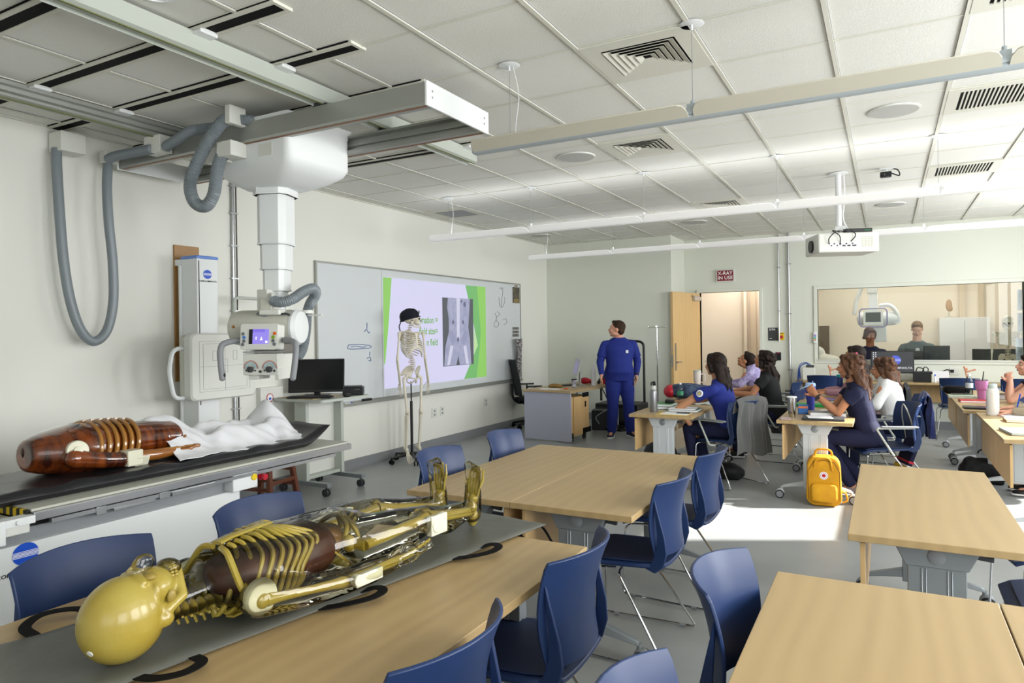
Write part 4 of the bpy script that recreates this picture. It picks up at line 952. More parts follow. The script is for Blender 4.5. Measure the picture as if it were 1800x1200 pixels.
    for a in J['arms']:
        S_, E_, W_, d, n, q = a; S_, E_, W_ = V(S_), V(E_), V(W_)
        m = MB(); L = [0, .06, .2, .5, .8, .94, 1]; m.tube([S_.lerp(E_, t) for t in L], [.016*s, .019*s, .0095*s*f, .0085*s*f, .010*s*f, .019*s, .015*s], 9); m.ell(S_, .022*s, nu=12, nv=8); m.build('upper_arm_bone', mt, root)
        ax = (W_-E_).normalized(); sd = ax.cross(V(n)).normalized()*.011*s
        m = MB()
        for e in (-1, 1): m.tube([(E_+sd*e).lerp(W_+sd*e*1.1, t) for t in (0, .12, .5, .9, 1)], [.012*s, .008*s*f, .006*s*f, .0075*s*f, .010*s], 8)
        m.build('forearm_bones', mt, root)
        m = MB(); hand_bones(m, W_, d, n, s, side=q, curl=J.get('curl', .25)); m.build('hand_bones', mt, root)
    if legs:
        for (Hp, Kn, An, fd) in J['legs']:
            Hp, Kn, An = V(Hp), V(Kn), V(An)
            m = MB(); q = 1 if Hp.x > 0 else -1; gt = Hp+V((q*.045*s, 0, -.02*s)); m.ell(Hp, .024*s, nu=12, nv=8); m.tube([Hp, gt], [.014*s, .02*s], 8); m.tube([gt.lerp(Kn, t) for t in (0, .08, .3, .6, .88, .97, 1)], [.018*s, .017*s, .013*s*f, .0125*s*f, .017*s, .028*s, .024*s], 10); m.build('thigh_bone', mt, root)
            m = MB(); m.tube([Kn.lerp(An, t) for t in (.02, .07, .2, .6, .92, 1)], [.026*s, .026*s, .014*s*f, .011*s*f, .014*s, .017*s], 9); o = V((q*.022*s, -.01*s, 0)); m.tube([(Kn+o).lerp(An+o, t) for t in (.07, .15, .6, .95, 1.02)], [.009*s, .006*s*f, .005*s*f, .008*s, .008*s], 7)
            m.ell(Kn+V((0, .03*s, .005)), (.018*s, .009*s, .02*s), nu=10, nv=8); m.build('shin_bones', mt, root)
            m = MB(); foot_bones(m, An, fd, s); m.build('foot_bones', mt, root)
# teaching skeleton on its rolling stand
sk = thing('teaching_skeleton', 'life-size ivory teaching skeleton hanging on a black pole in front of the slide', 'skeleton', (-4.92, 6.55, 0), math.radians(-108)); sk.scale = (.98, 1.0, 1.06)
J = dict(head=1.60, heady=.01, headrot=(Matrix.Rotation(math.radians(50), 3, 'Z') @ Matrix.Rotation(math.radians(12), 3, 'X')), sh=1.42, shx=.165, hip=.955, arms=[((.175, -.01, 1.43), (.20, -.02, 1.14), (.20, .03, .905), (0, 0, -1), (-1, 0, 0), 1), ((-.175, -.01, 1.43), (-.205, -.02, 1.14), (-.21, .03, .905), (0, 0, -1), (1, 0, 0), -1)],
 legs=[((.085, 0, .955), (.095, .02, .55), (.09, -.02, .17), (.15, .8, -.6)), ((-.085, 0, .955), (-.1, .02, .55), (-.10, -.03, .17), (-.1, .75, -.66))])
skeleton(sk, K['bone'], J, ribr=.0062, fat=1.3)
m = MB()
for k in range(9): m.ell((.022 if k % 2 else -.018, -.035, 1.5-.055*k), (.006, .006, .009), nu=6, nv=5)
m.build('nerve_roots', mat('coral', 'C4623C', .5), sk)
st = thing('skeleton_stand', 'black five-legged rolling stand with a pole holding up the skeleton', 'stand', (-4.95, 6.56, 0), .2)
m = MB(); m.cyl((0, 0, .1), (0, 0, .72), .017, n=14); m.cyl((0, 0, .7), (0, 0, .95), .008, n=10); m.build('pole', K['black'], st)
for k in range(5):
    a = 2*PI*k/5+.3; c, s_ = math.cos(a), math.sin(a); m = MB(); m.tube([(0, 0, .10), (c*.27, s_*.27, .075)], [.02, .013], 6); lg = m.build('leg', K['black'], st)
    m = MB(); m.cyl((c*.265, s_*.265, .045), (c*.265, s_*.265, .08), .008, n=8)
    for e in (-1, 1): m.cyl((c*.265-s_*e*.012, s_*.265+c*e*.012, .026), (c*.265-s_*e*.022, s_*.265+c*e*.022, .026), .026, n=16)
    m.build('caster', K['blackm'], lg)
cp = thing('scrub_cap', 'dark navy surgical cap tied on the head of the teaching skeleton', 'cap', (-4.92, 6.55, 1.70), math.radians(-62)); cp.scale = (1.08, 1.08, 1.08)
m = MB(); Bc = Matrix.Rotation(math.radians(14), 3, 'X'); R_ = []
for k in range(9):
    t = k/8; z = -.012+.122*t; r = math.sqrt(max(0.0, 1-(max(0, t-.25)/.76)**2.4)); R_.append([V((0, -.01, 0)) + Bc @ V(((.086*r)*math.cos(a), -.01+(.108*r)*math.sin(a), z)) for a in [2*PI*j/28 for j in range(28)]])
m.loops(R_); m.build('cap_crown', mat('cap_cloth', '10131F', .85), cp, smooth=80, bevel=0)
m = MB(); m.tube([V((0, -.01, 0)) + Bc @ V((.089*math.cos(a), -.01+.111*math.sin(a), -.008)) for a in [2*PI*j/28 for j in range(28)]], .007, 6, closed=True); m.tube(catmull([(0, -.12, -.045), (.01, -.135, -.09), (.0, -.125, -.15)]), .006, 6); m.build('cap_ties', mat('cap_cloth_edge', '10131F', .85), cp)
m = MB(); m.ell((.02, .085, .065), (.015, .01, .02), nu=8, nv=6); m.build('cap_badge', K['grey'], cp)
# ---- clear body model with yellow bones ----
K['ybone'] = mat('yellow_bone', 'A19040', .3, coat=.3, noise=('98822F', 9, (1, 1, 1))); K['lung'] = mat('brown_lung', '4A2618', .45, noise=('38190F', 14, (1, 1, 1)))
K['acryl'] = glassy('clear_acrylic', 'F5F4EA', .85, .03, 1.45)
ph = thing('clear_anatomy_model', 'transparent anatomy model with yellow bones and brown lungs lying on the grey mat', 'anatomy model', (-1.615, 1.70, .850), rot=(PI/2, 0, math.radians(-4)))
Sx = .155
J = dict(head=.70, sh=.40, shx=.155, hip=0, short=True, rw=1.0, rd=1.1, socket=mat('bone_hollow_shade', '8E7A36', .4), arms=[((.165, -.04, .40), (.205, -.065, .13), (.215, -.06, -.08), (0, .05, -1), (-.6, .6, .0), 1), ((-.165, -.04, .40), (-.20, -.065, .14), (-.20, -.06, -.08), (0, .05, -1), (.6, .6, 0), -1)],
 legs=[((.085, -.01, 0), (.125, .005, -.33), (.085, -.045, -.64), (.10, 1, .05)), ((-.085, -.01, 0), (-.12, .005, -.33), (-.075, -.045, -.64), (-.10, 1, .05))], curl=.1)
skeleton(ph, K['ybone'], J, s=.98, ribr=.0072, fat=1.5, skull=False, teeth=K['ybone'])
m = MB(); c0 = V((.018, -.008, .672))
m.ell(c0+V((0, -.008, .018)), (.088, .103, .1), nu=40, nv=28); m.ell(c0+V((0, .05, -.05)), (.062, .048, .058), nu=24, nv=16); m.ell(c0+V((0, .078, -.01)), (.055, .02, .02), nu=20, nv=10)
for q in (-1, 1): m.ell(c0+V((q*.055, .04, -.035)), (.014, .035, .011), nu=12, nv=8); m.ell(c0+V((q*.066, -.02, -.05)), (.013, .02, .025), nu=12, nv=8)
m.ell(c0+V((0, .07, -.08)), (.034, .026, .02), nu=14, nv=8)
for q in (-1, 1): m.limb([c0+V((q*.06, -.0, -.06)), c0+V((q*.052, .02, -.105)), c0+V((0, .07, -.12))], [.015, .014, .016], 10)
hd = m.build('skull', K['ybone'], ph, remesh=.004, sm=3)
for q in (-1, 1):
    m = MB(); m.ell(c0+V((q*.032, .086, -.032)), (.019, .010, .016), nu=16, nv=10); m.build('eye_socket_shade', J['socket'], hd)
    m = MB(); m.ell(c0+V((q*.061, .03, -.072)), (.006, .018, .012), nu=12, nv=8); m.build('cheek_hollow_shade', J['socket'], hd)  # darker blobs, shade of the eye and cheek hollows put into the colour
m = MB()
for k in range(13):
    a = PI*(.08+.84*k/12)
    for zz in (-.092, -.102): m.ell(c0+V((.034*math.cos(a), .062+.036*math.sin(a), zz)), (.0042, .004, .0055), nu=8, nv=6)
m.build('teeth', K['ybone'], hd)
m = MB(); m.cyl(c0+V((.02, -.05, .098)), c0+V((.022, -.054, .105)), .008, n=16); m.build('filler_plug', K['offwhite'], hd)
m = MB(); m.ell(c0+V((0, .112, -.035)), (.014, .026, .03), nu=12, nv=8); m.ell(c0+V((0, .095, -.02)), (.02, .02, .03), nu=12, nv=8); m.ell(c0+V((0, .085, -.10)), (.036, .022, .03), nu=16, nv=10)
m.build('clear_face', K['acryl'], ph, remesh=.005, sm=3)
m = MB(); m.loft([((0, 0, z), (1, 0, 0), (0, 1, 0), w, d) for z, w, d in ((.435, .045, .04), (.41, .078, .056), (.37, .102, .072), (.31, .12, .086), (.25, .128, .094), (.17, .13, .094), (.11, .123, .086), (.07, .10, .068))], 28); m.build('lungs', K['lung'], ph, smooth=80)
m = MB(); m.loft([((0, .005, z), (1, 0, 0), (0, 1, 0), w, d) for z, w, d in ((.10, .08, .05), (.05, .09, .055), (.0, .06, .045))], 20); m.build('abdominal_organs', mat('amber_organ', '7A5A33', .4, noise=('5A4024', 12, (1, 1, 1))), ph, smooth=80)
m = MB(); X_, Y_ = (1, 0, 0), (0, 1, 0)
m.loft([((0, -.005, z), X_, Y_, w, d) for z, w, d in ((.47, .055, .05), (.44, .10, .06), (.40, .155, .085), (.33, .165, .10), (.22, .155, .105), (.12, .145, .10), (.04, .15, .098), (-.03, .165, .095), (-.08, .16, .085))], 32, 2.3)
m.lathe([(.05, 0), (.052, .02), (.052, .14), (.05, .15)], (0, -.02, .46), 28)
for q in (-1, 1):
    m.limb([(q*.165, -.03, .41), (q*.19, -.05, .27), (q*.207, -.062, .13)], [.052, .045, .038], 18); m.limb([(q*.207, -.062, .12), (q*.213, -.06, .04), (q*.215, -.06, -.08)], [.038, .037, .027], 18)
    m.cyl((q*.215, -.055, -.07), (q*.215, -.05, -.15), .03, .035, n=14)
    for o, L in ((-1.5, .075), (-.5, .09), (.5, .085), (1.5, .065)):
        m.limb([(q*.215+o*.018, -.05, -.15), (q*.215+o*.022, -.045, -.15-L)], [.011, .008], 8)
    m.limb([(q*.085, -.01, -.05), (q*.115, -.005, -.22), (q*.125, 0, -.33)], [.085, .068, .05], 20); m.limb([(q*.123, -.01, -.36), (q*.108, -.035, -.46), (q*.085, -.04, -.64)], [.05, .054, .034], 20)
    m.limb([(q*.085, -.06, -.665), (q*.088, .0, -.67), (q*.097, .09, -.66)], [.04, .036, .03], 14)
    for k in range(5): m.limb([(q*(.073+k*.012), .09, -.66), (q*(.068+k*.015), .145-.006*abs(k-1), -.655)], [.013, .010], 8)
m.build('clear_body', K['acryl'], ph, remesh=.0055, sm=3)
K['joint'] = mat('milky_plastic', 'D6D4BE', .35)
for q in (-1, 1):
    m = MB(); m.box(q*.165-.012, q*.165+.012, -.05, .02, -.39, -.30); m.cyl((q*.165-.016, -.015, -.33), (q*.165+.016, -.015, -.33), .026, n=18); m.build('knee_hinge', K['joint'], ph, bevel=.003)
    m = MB(); m.box(q*.236-.01, q*.236+.01, -.08, -.045, .02, .13); m.cyl((q*.236-.012, -.06, .12), (q*.236+.012, -.06, .12), .018, n=16); m.build('elbow_hinge', K['joint'], ph, bevel=.003)
    m = MB(); m.lathe([(.046, -.012), (.05, .0), (.046, .012)], (q*.158, -.03, .40), 24, (q, 0, .0)); m.build('shoulder_ring', K['joint'], ph)
# ---- brown torso model on the x-ray table ----
K['amber'] = mat('amber_resin', '2C0D05', .12, coat=.8, noise=('7A3A12', 7, (1, 1, 3.2))); K['amberrib'] = mat('amber_rib', '9A6A2C', .15, coat=.6)
br = thing('brown_torso_model', 'glossy brown headless torso model with visible ribs and one bony arm on the x-ray table', 'anatomy model', (-3.86, 2.56, .925), rot=(PI/2, 0, math.radians(2)))
m = MB(); m.loft([((0, 0, z), X_, Y_, w, d) for z, w, d in ((.70, .07, .065), (.69, .085, .08), (.65, .12, .095), (.60, .165, .108), (.53, .19, .122), (.44, .185, .138), (.34, .17, .135), (.28, .16, .125), (.18, .15, .11), (.08, .155, .105), (0, .165, .10), (-.1, .16, .09))], 32, 2.2)
m.limb([(.19, -.02, .56), (.2, -.05, .42), (.2, -.065, .32)], [.05, .045, .042], 16); torso = m.build('torso', K['amber'], br, remesh=.007, sm=3)
for q in (-1, 1):
    for i in range(9):
        z = .56-.045*i; w = [.13, .155, .172, .18, .18, .176, .172, .166, .162][i]; d = [.106, .118, .13, .138, .138, .136, .134, .130, .125][i]; pts = []
        for k in range(9):
            a = -.5+2.0*k/8; pts.append((q*w*1.003*math.cos(a) if a < PI/2 else q*.01, d*1.0*math.sin(a), z-.02*k/8*2+.0))
        m = MB(); m.tube(catmull(pts, 3), .012, 8); m.build('rib', K['amberrib'], br)
m = MB(); m.lathe([(.002, .045), (.02, .042), (.022, .03), (.048, .028), (.052, .02), (.055, 0)], (.175, .015, .54), 24, (1, .2, .35)); m.build('shoulder_socket', K['joint'], br)
m = MB(); m.box(.165, .245, -.105, -.02, .22, .31); m.prism([(-.045, 0), (.045, 0), (.02, .06), (-.03, .05)], -.04, .04, T(.205, -.06, .22) @ Rx(PI)); m.build('elbow_block', K['joint'], br, bevel=.006)
m = MB(); m.limb([(.205, -.065, .2), (.205, -.07, .1), (.20, -.072, .0)], [.033, .032, .024], 14); m.ell((.2, -.07, -.05), (.035, .018, .05)); 
for o, L in ((-1.5, .07), (-.5, .085), (.5, .08), (1.5, .06)): m.limb([(.2+o*.017, -.068, -.085), (.2+o*.022, -.055, -.085-L*.6), (.2+o*.022, -.06, -.085-L)], [.0125, .011, .010], 8)
m.limb([(.185, -.05, -.04), (.165, -.02, -.08), (.16, -.0, -.11)], [.012, .010, .009], 8); m.build('forearm', mat('amber_clear', '8A5420', .12, coat=.8), br, remesh=.004, sm=2)
m = MB(); hand_bones(m, (.2, -.05, .0), (0, 0, -1), (0, .4, 0), .95, side=1, curl=.0)
for e in (-1, 1): m.tube([(.205+e*.012, -.045, .19), (.2+e*.011, -.052, 0)], .008, 8)
m.build('arm_bones', K['amberrib'], br)
m = MB(); m.ell((-.01, .02, .693), (.02, .03, .012)); m.build('neck_hollow', mat('deep_amber', '2A0A04', .3), torso)
# white sheet over the legs
def H_(x, y):   # height of the draped sheet above the pad
    h = .0; cx = -3.86
    def bump(px, py, rx, ry, a): return a*math.exp(-((x-px)/rx)**2-((y-py)/ry)**2)
    h = max(bump(cx-.02, 2.62, .20, .30, .23), bump(cx-.10, 3.05, .10, .3, .15), bump(cx+.12, 3.05, .09, .3, .14), bump(cx-.12, 3.28, .085, .2, .13), bump(cx+.10, 3.30, .08, .2, .115), bump(cx-.04, 3.46, .19, .10, .25), bump(cx+.08, 3.42, .12, .10, .15))
    return h
random.seed(9); P3 = []
for i in range(61):
    u = i/60; row = []
    for j in range(81):
        v = j/80; y = 2.50+1.1*v-.05*math.sin(u*5+1)*(1-v); x = -4.13+.60*u+.015*math.sin(v*17)*(u*2-1)
        h = H_(x, y); wr = .007*math.sin(x*34+y*22+2*math.sin(y*13))+.005*math.sin(y*45-x*38+3*math.sin(x*11)); e = min(u, 1-u)*.6
        if v < .03: h = max(0, h)
        row.append((x, y, ZT+.052+h+wr*min(1, .3+h*9)+max(0, y-3.55)*.12))
    P3.append(row)
lo = (-3.84, 3.1, ZT+.05); m = MB(T(-lo[0], -lo[1], -lo[2])); m.sheet(P3, .004)
tag(m.build('bed_sheet', mat('white_cotton', 'DCDDE0', .85, sheen=.2), smooth=80, loc=lo), 'crumpled white sheet covering the legs of the brown torso model', 'sheet')
# ================= PEOPLE =================
def skinmat(n, c): return mat('skin_'+n, c, .5, spec=.35, bump=.08, bscale=40)
def hairmat(n, c, c2): return mat('hair_'+n, c, .6, spec=.22, noise=(c2, 28, (1, 1, .12)), bump=.8, bscale=60)
SK = dict(fair=skinmat('fair', 'D0997F'), tan=skinmat('tan', 'B8805F'), olive=skinmat('olive', 'BE8A68'), pale=skinmat('pale', 'DCA890'), brown=skinmat('brown', '9A6248'))
HR = dict(dark=hairmat('dark', '17110F', '2A1D17'), brown=hairmat('brown', '33221A', '6B4A35'), black=hairmat('black', '0E0B0B', '221B19'), short=hairmat('short', '2B1D15', '43301F'), sandy=hairmat('sandy', '6B4C30', '8C6A45'))
K['lip'] = mat('lip', 'A3564C', .5); K['eyew'] = mat('eye_white', 'E4E0DA', .3); K['iris'] = mat('iris', '2A1A10', .3)
def flesh_hand(m, w, d, n, side=1, curl=.35, s=1.0):
    w, d, n = V(w), V(d).normalized(), V(n).normalized(); n = (n-d*n.dot(d)).normalized(); r = d.cross(n).normalized()*side
    B = Matrix((r, n, d)).transposed()
    m.ell(w+d*.045*s, (.038*s, .015*s, .05*s), B, 14, 8); m.ell(w+d*.01*s, (.026*s, .019*s, .03*s), B, 12, 8); m.ell(w+d*.03*s-r*.022*s+n*.006*s, (.018*s, .015*s, .03*s), B, 10, 8)
    for o, L in ((-1.5, .072), (-.5, .082), (.5, .076), (1.5, .060)):
        p = w+d*.08*s+r*o*.0185*s; dd = (d+r*o*.04).normalized(); P = [p-d*.02*s, p]; R_ = [.0095*s, .0095*s]
        for k in range(3): dd = (dd*math.cos(curl)+n*math.sin(curl)).normalized(); p = p+dd*L*(.45, .32, .23)[k]*s; P.append(p); R_.append((.0088, .008, .0068)[k]*s)
        m.limb(P, R_, 8)
    p = w+d*.02*s-r*.026*s+n*.004*s; dd = (d*.72-r*.62+n*.25).normalized(); P = [p]; R_ = [.013*s]
    for k, l in enumerate((.036, .03, .024)): p = p+dd*l*s; P.append(p); R_.append((.0115, .010, .008)[k]*s); dd = (dd+d*.35+n*curl*.3).normalized()
    m.limb(P, R_, 8)
def person(label, J, skin, hair, top, pants, shoes=None, W=1.0, belly=1.0, sleeve=.5, hairstyle='short', vox=.0065, topname='scrub_top', hands=None, group=None, curlL=.35, curlR=.35, headpitch=0, undersleeve=None, headroll=0, hs=1.0, beard=None, bust=0):
    g = V(((J['hipL']+J['hipR'])/2).to_tuple()); root = thing('person', label, 'person', (g.x, g.y, 0), group=group); MI = T(-g.x, -g.y, 0)
    hc = (J['hipL']+J['hipR'])/2; sc = (J['shL']+J['shR'])/2; rgt = (J['shR']-J['shL']).normalized(); hr = (J['hipR']-J['hipL']).normalized()
    upv = (sc-hc).normalized(); fwd = upv.cross(rgt).normalized(); hf = V((0, 0, 1)).cross(hr).normalized()
    sw = (J['shR']-J['shL']).length/2
    # head frame
    f = V(J['face']).normalized(); z0 = V((0, 0, 1)); x = f.cross(z0).normalized(); z = x.cross(f).normalized()
    B = Matrix((x, f, z)).transposed() @ Matrix.Rotation(headpitch, 3, 'X') @ Matrix.Rotation(headroll, 3, 'Y'); hd = J['head']; P = lambda a, b, c: hd + B @ V((a*hs, b*hs, c*hs))
    nb = sc+upv*.055-fwd*.01     # neck base
    def torso(m, inf, z0=0.0, z1=1.0, hem=0):
        S = []
        for t, w, d, o in ((-.09, .155, .115, -.01), (0, .172*1.0, .125, -.01), (.14, .165, .122*belly, .0), (.34, .142, .108*belly, .01*belly), (.55, .148, .11*(.5+.5*belly), .005), (.75, .16, .118+bust, .008+bust*.6), (.9, sw*1.0/W, .1, -.005), (.98, sw*.86/W, .078, -.012), (1.06, sw*.6/W, .062, -.014), (1.13, sw*.38/W, .054, -.012), (1.2, sw*.33/W, .052, -.008)):
            if t < z0 or t > z1: continue
            c = hc.lerp(sc, t) if t <= 1 else sc+upv*(t-1)*.45
            r_ = hr.lerp(rgt, max(0, min(1, t))).normalized(); f_ = hf.lerp(fwd, max(0, min(1, t))).normalized()
            S.append((c+f_*o, r_, f_, w*W+inf, d*W+inf))
        m.loft(S, 24, 2.2)
    m = MB(MI)
    torso(m, -.012)
    m.limb([nb-upv*.03, nb+(hd-nb)*.45, hd+B @ V((0, -.02, -.05))], [.064*W**.5, .057*W**.5, .058], 16)
    # skull and face
    m.ell(P(0, -.012, .02), (.075*hs, .095*hs, .092*hs), B, 24, 16); m.ell(P(0, .028, -.045), (.057*hs, .062*hs, .065*hs), B, 20, 14); m.ell(P(0, .055, -.088), (.032*hs, .03*hs, .024*hs), B, 14, 10)
    m.ell(P(0, .07, .022), (.05*hs, .02*hs, .018*hs), B, 14, 8); m.limb([P(0, .088, .005), P(0, .108, -.03)], [.009, .0135], 10); m.ell(P(0, .098, -.034), (.017, .012, .009), B, 10, 8)
    m.ell(P(0, .083, -.058), (.026, .014, .016), B, 12, 8)
    for q in (-1, 1):
        m.ell(P(q*.038, .068, -.03), (.022, .02, .02), B, 12, 8); m.ell(P(q*.076, -.008, -.012), (.008, .018, .028), B, 10, 8); m.ell(P(q*.05, .015, -.07), (.018, .04, .02), B, 10, 8)
    for s_, q in (('L', -1), ('R', 1)):
        sh, el, wr = J['sh'+s_], J['el'+s_], J['wr'+s_]
        m.limb([sh-upv*.045, sh.lerp(el, .35), el, el.lerp(wr, .3), wr], [.04*W**.5, .043*W**.5, .036*W**.5, .039*W**.5, .025*W**.5], 16)
        if J.get('hd'+s_) is not None:
            d, n = J['hd'+s_]; flesh_hand(m, wr, d, n, q, curlL if s_ == 'L' else curlR)
        hp, kn, an, to = J['hip'+s_], J['kn'+s_], J['an'+s_], J.get('toe'+s_)
        m.limb([hp, kn, kn.lerp(an, .35), an], [.075*W, .05*W**.5, .052*W**.5, .035], 16)
        if to is not None: m.limb([an+V((0, 0, -.03)), to], [.035, .03], 12)
    m.build('body', skin, root, remesh=vox, sm=2)
    for q in (-1, 1):
        m = MB(MI); m.ell(P(q*.031, .079, .004), (.0125, .009, .007), B, 12, 8); m.mi = 1; m.ell(P(q*.031, .0855, .004), (.0058, .004, .0058), B, 10, 6); m.mi = 2
        m.tube(catmull([P(q*.014, .091, .022), P(q*.032, .092, .028), P(q*.05, .078, .022)], 4), .0022, 6); m.build('eye', [K['eyew'], K['iris'], hair], root)
    m = MB(MI); m.ell(P(0, .0965, -.056), (.02, .005, .004), B, 12, 6); m.ell(P(0, .095, -.064), (.017, .006, .0045), B, 12, 6); m.build('mouth', K['lip'], root)
    # hair
    m = MB(MI)
    if hairstyle == 'short':
        m.ell(P(0, -.022, .038), (.081*hs, .095*hs, .086*hs), B, 24, 16); m.ell(P(0, -.05, -.01), (.074*hs, .06*hs, .07*hs), B, 20, 12); m.ell(P(0, .035, .092), (.058*hs, .045*hs, .024*hs), B, 16, 10)
    else:
        m.ell(P(0, -.022, .034), (.086, .1, .09), B, 24, 16); m.ell(P(0, -.045, -.01), (.083, .072, .085), B, 20, 12); m.ell(P(0, .04, .08), (.06, .045, .03), B, 16, 10)
        for q in (-1, 1): m.limb([P(q*.06, .035, .06), P(q*.079, .01, .0), P(q*.078, -.02, -.06)], [.022, .022, .026], 10)
        L = {'long': .33, 'shoulder': .21, 'bun': 0, 'curly': .17, 'big': .30}[hairstyle]
        if hairstyle == 'bun': m.ell(P(0, -.12, .03), (.04, .04, .04), B, 14, 10)
        if L:
            b0 = P(0, -.06, -.03); dn = V((0, 0, -1)); bk = -V((f.x, f.y, 0)).normalized(); wd = .085 if hairstyle != 'curly' else .11
            S = []
            for k in range(7):
                t = k/6; S.append((b0+dn*L*t+bk*(.0+.045*math.sin(t*2.2)), x, bk, wd*(1+.18*math.sin(t*3))*(1-.25*t), .055*(1-.25*t)))
            m.loft(S, 18, 2.3)
            random.seed(int(g.x*77+g.y*31) % 1000)
            for k in range(26 if hairstyle in ('long', 'big') else 16):
                a = random.uniform(-1, 1); p0 = b0+x*a*wd*.9+dn*random.uniform(0, .05)+bk*random.uniform(-.02, .05)
                pts = [p0+dn*L*t*random.uniform(.95, 1.08)+x*math.sin(t*7+k)*.012+bk*(.045*math.sin(t*2.2)+.02*math.sin(t*6+k)) for t in (0, .3, .6, .85, 1.05)]
                m.limb(pts, [.016, .017, .015, .012, .007], 7)
            if hairstyle in ('curly', 'big'):
                for k in range(150 if hairstyle == 'curly' else 60):
                    a = random.uniform(0, 6.28); h = random.uniform(-.2 if hairstyle == 'curly' else -.15, .10); rr_ = .092 if h > -.05 else .098
                    if math.sin(a) > .25 and h < .075: continue
                    cz = max(0, h-.03)/.1; rr_ *= math.sqrt(max(.05, 1-cz*cz)); m.ell(P(rr_*math.cos(a), -.02+rr_*math.sin(a)*1.1, h), random.uniform(.014, .022), nu=8, nv=6)
    m.build('hair', hair, root, remesh=.006, sm=1)
    if beard: m = MB(MI); m.ell(P(0, .06, -.09), (.035, .03, .02), B, 12, 8); m.build('beard', beard, root)
    # top with sleeves
    m = MB(MI); torso(m, .012, -.2 if J.get('untuck', 1) else .0, J.get('neck', 1.15))
    for s_ in ('L', 'R'):
        sh, el, wr = J['sh'+s_], J['el'+s_], J['wr'+s_]; inner = sh.lerp(sc, .3)
        if sleeve <= 1: e = sh.lerp(el, sleeve); m.limb([inner-upv*.035, sh-upv*.042, sh.lerp(e, .6)], [.055*W**.5, .054*W**.5, .058*W**.5], 16); m.cyl(sh-upv*.042, e, .055*W**.5, .062*W**.5, 18)
        else: m.limb([inner-upv*.035, sh-upv*.042, el, el.lerp(wr, .85)], [.056*W**.5, .056*W**.5, .05*W**.5, .04*W**.5], 16)
    tp = m.build(topname, top, root, remesh=.008, sm=3)
    if undersleeve:
        for s_ in ('L', 'R'):
            m = MB(MI); el, wr = J['el'+s_], J['wr'+s_]; sh = J['sh'+s_]; m.limb([sh.lerp(el, .5), el, el.lerp(wr, .9)], [.05*W, .045*W, .033*W], 14); m.build('long_sleeve', undersleeve, root, remesh=.008, sm=1)
    # trousers
    m = MB(MI)
    S = [(hc.lerp(sc, t)+hf*o, hr, hf, w*W+.008, d*W+.008) for t, w, d, o in ((-.12, .15, .11, 0), (0, .172, .125, -.01), (.12, .165, .118, .0))]; m.loft(S, 22, 2.2)
    for s_ in ('L', 'R'):
        hp, kn, an = J['hip'+s_], J['kn'+s_], J['an'+s_]; m.limb([hp, hp.lerp(kn, .5), kn, kn.lerp(an, .4), kn.lerp(an, .93)], [.095*W, .088*W, .066*W, .066*W, .056*W], 18)
    m.build('trousers', pants, root, remesh=.009, sm=3)
    for s_ in ('L', 'R'):
        an, to = J['an'+s_], J.get('toe'+s_)
        if to is None or shoes is None: continue
        dd = V((to.x-an.x, to.y-an.y, 0)).normalized(); sd = V((-dd.y, dd.x, 0)); h0 = an-dd*.045; zf = min(an.z, to.z)
        m = MB(MI); base = V((an.x, an.y, zf-.035))
        m.loft([(base+dd*a+V((0, 0, hh/2)), sd, V((0, 0, 1)), w, hh/2) for a, w, hh in ((-.075, .026, .06), (-.05, .036, .085), (0, .038, .09), (.06, .042, .07), (.12, .046, .055), (.17, .042, .045), (.20, .025, .03))], 14, 2.6); sh_ = m.build('shoe', shoes, root, smooth=70)
        m = MB(MI); m.loft([(base+dd*a+V((0, 0, .008)), sd, V((0, 0, 1)), w, .012) for a, w in ((-.08, .028), (-.05, .04), (0, .042), (.12, .05), (.17, .046), (.205, .028))], 14, 3); m.build('shoe_sole', K['whiteink'], sh_, smooth=70)
    return root, P, B, MI
def AT(px, py, d): return at(px, py, d=d)
# the teacher, standing by the whiteboard end of the room
d = 9.85; fl = V(AT(1090, 765, d)); lf = V((.22, 0, 0))
rt = V((-.878, -.479, 0)); fw = V((.479, -.878, 0)).normalized(); bz = fl.copy(); bz.z = 0    # body turned to the camera: his right is picture left
def B3(r, f, z, o=None): q = (o or bz)+rt*r+fw*f; return V((q.x, q.y, z))
J = dict(head=B3(.03, .03, 1.54), face=(-.95, -.25, .12), shL=B3(-.205, 0, 1.36), shR=B3(.2, 0, 1.36), elL=B3(-.27, -.03, 1.06), elR=B3(.275, .03, 1.07), wrL=B3(-.235, .06, .88), wrR=B3(.27, .14, .90),
 hdR=(rt*.2+fw*.5+V((0, 0, -.6)), V((.5, .2, -.1))), hdL=(V((0, 0, -1))+fw*.2, rt*1.0), hipL=B3(-.09, 0, .86), hipR=B3(.09, 0, .86), knL=B3(-.125, .02, .47), knR=B3(.10, .03, .47), anL=B3(-.15, -.01, .075), anR=B3(.12, .0, .075), toeL=B3(-.20, .13, .035), toeR=B3(.16, .14, .035))
tr, P, B, MI = person('man in royal blue scrubs standing behind the teacher desk, looking to the left', J, SK['fair'], HR['short'], K['scrub'], K['scrub'], mat('navy_trainer', '1A1F38', .6), W=1.22, belly=1.25, sleeve=.75, undersleeve=K['scrub'], hs=1.05)
m = MB(MI); q = B3(-.09, .165, 1.22); m.box(-.018, .018, -.003, .003, -.02, .02, T(*q) @ Rz(YAW)); m.build('pocket_label', K['paper'], tr, smooth=0)
m = MB(MI); q = J['wrL']+V((0, 0, .03)); m.tube([q+V((.033*math.cos(a), .033*math.sin(a), 0)) for a in [2*PI*k/14 for k in range(14)]], .009, 6, closed=True); m.build('wristwatch', K['black'], tr)
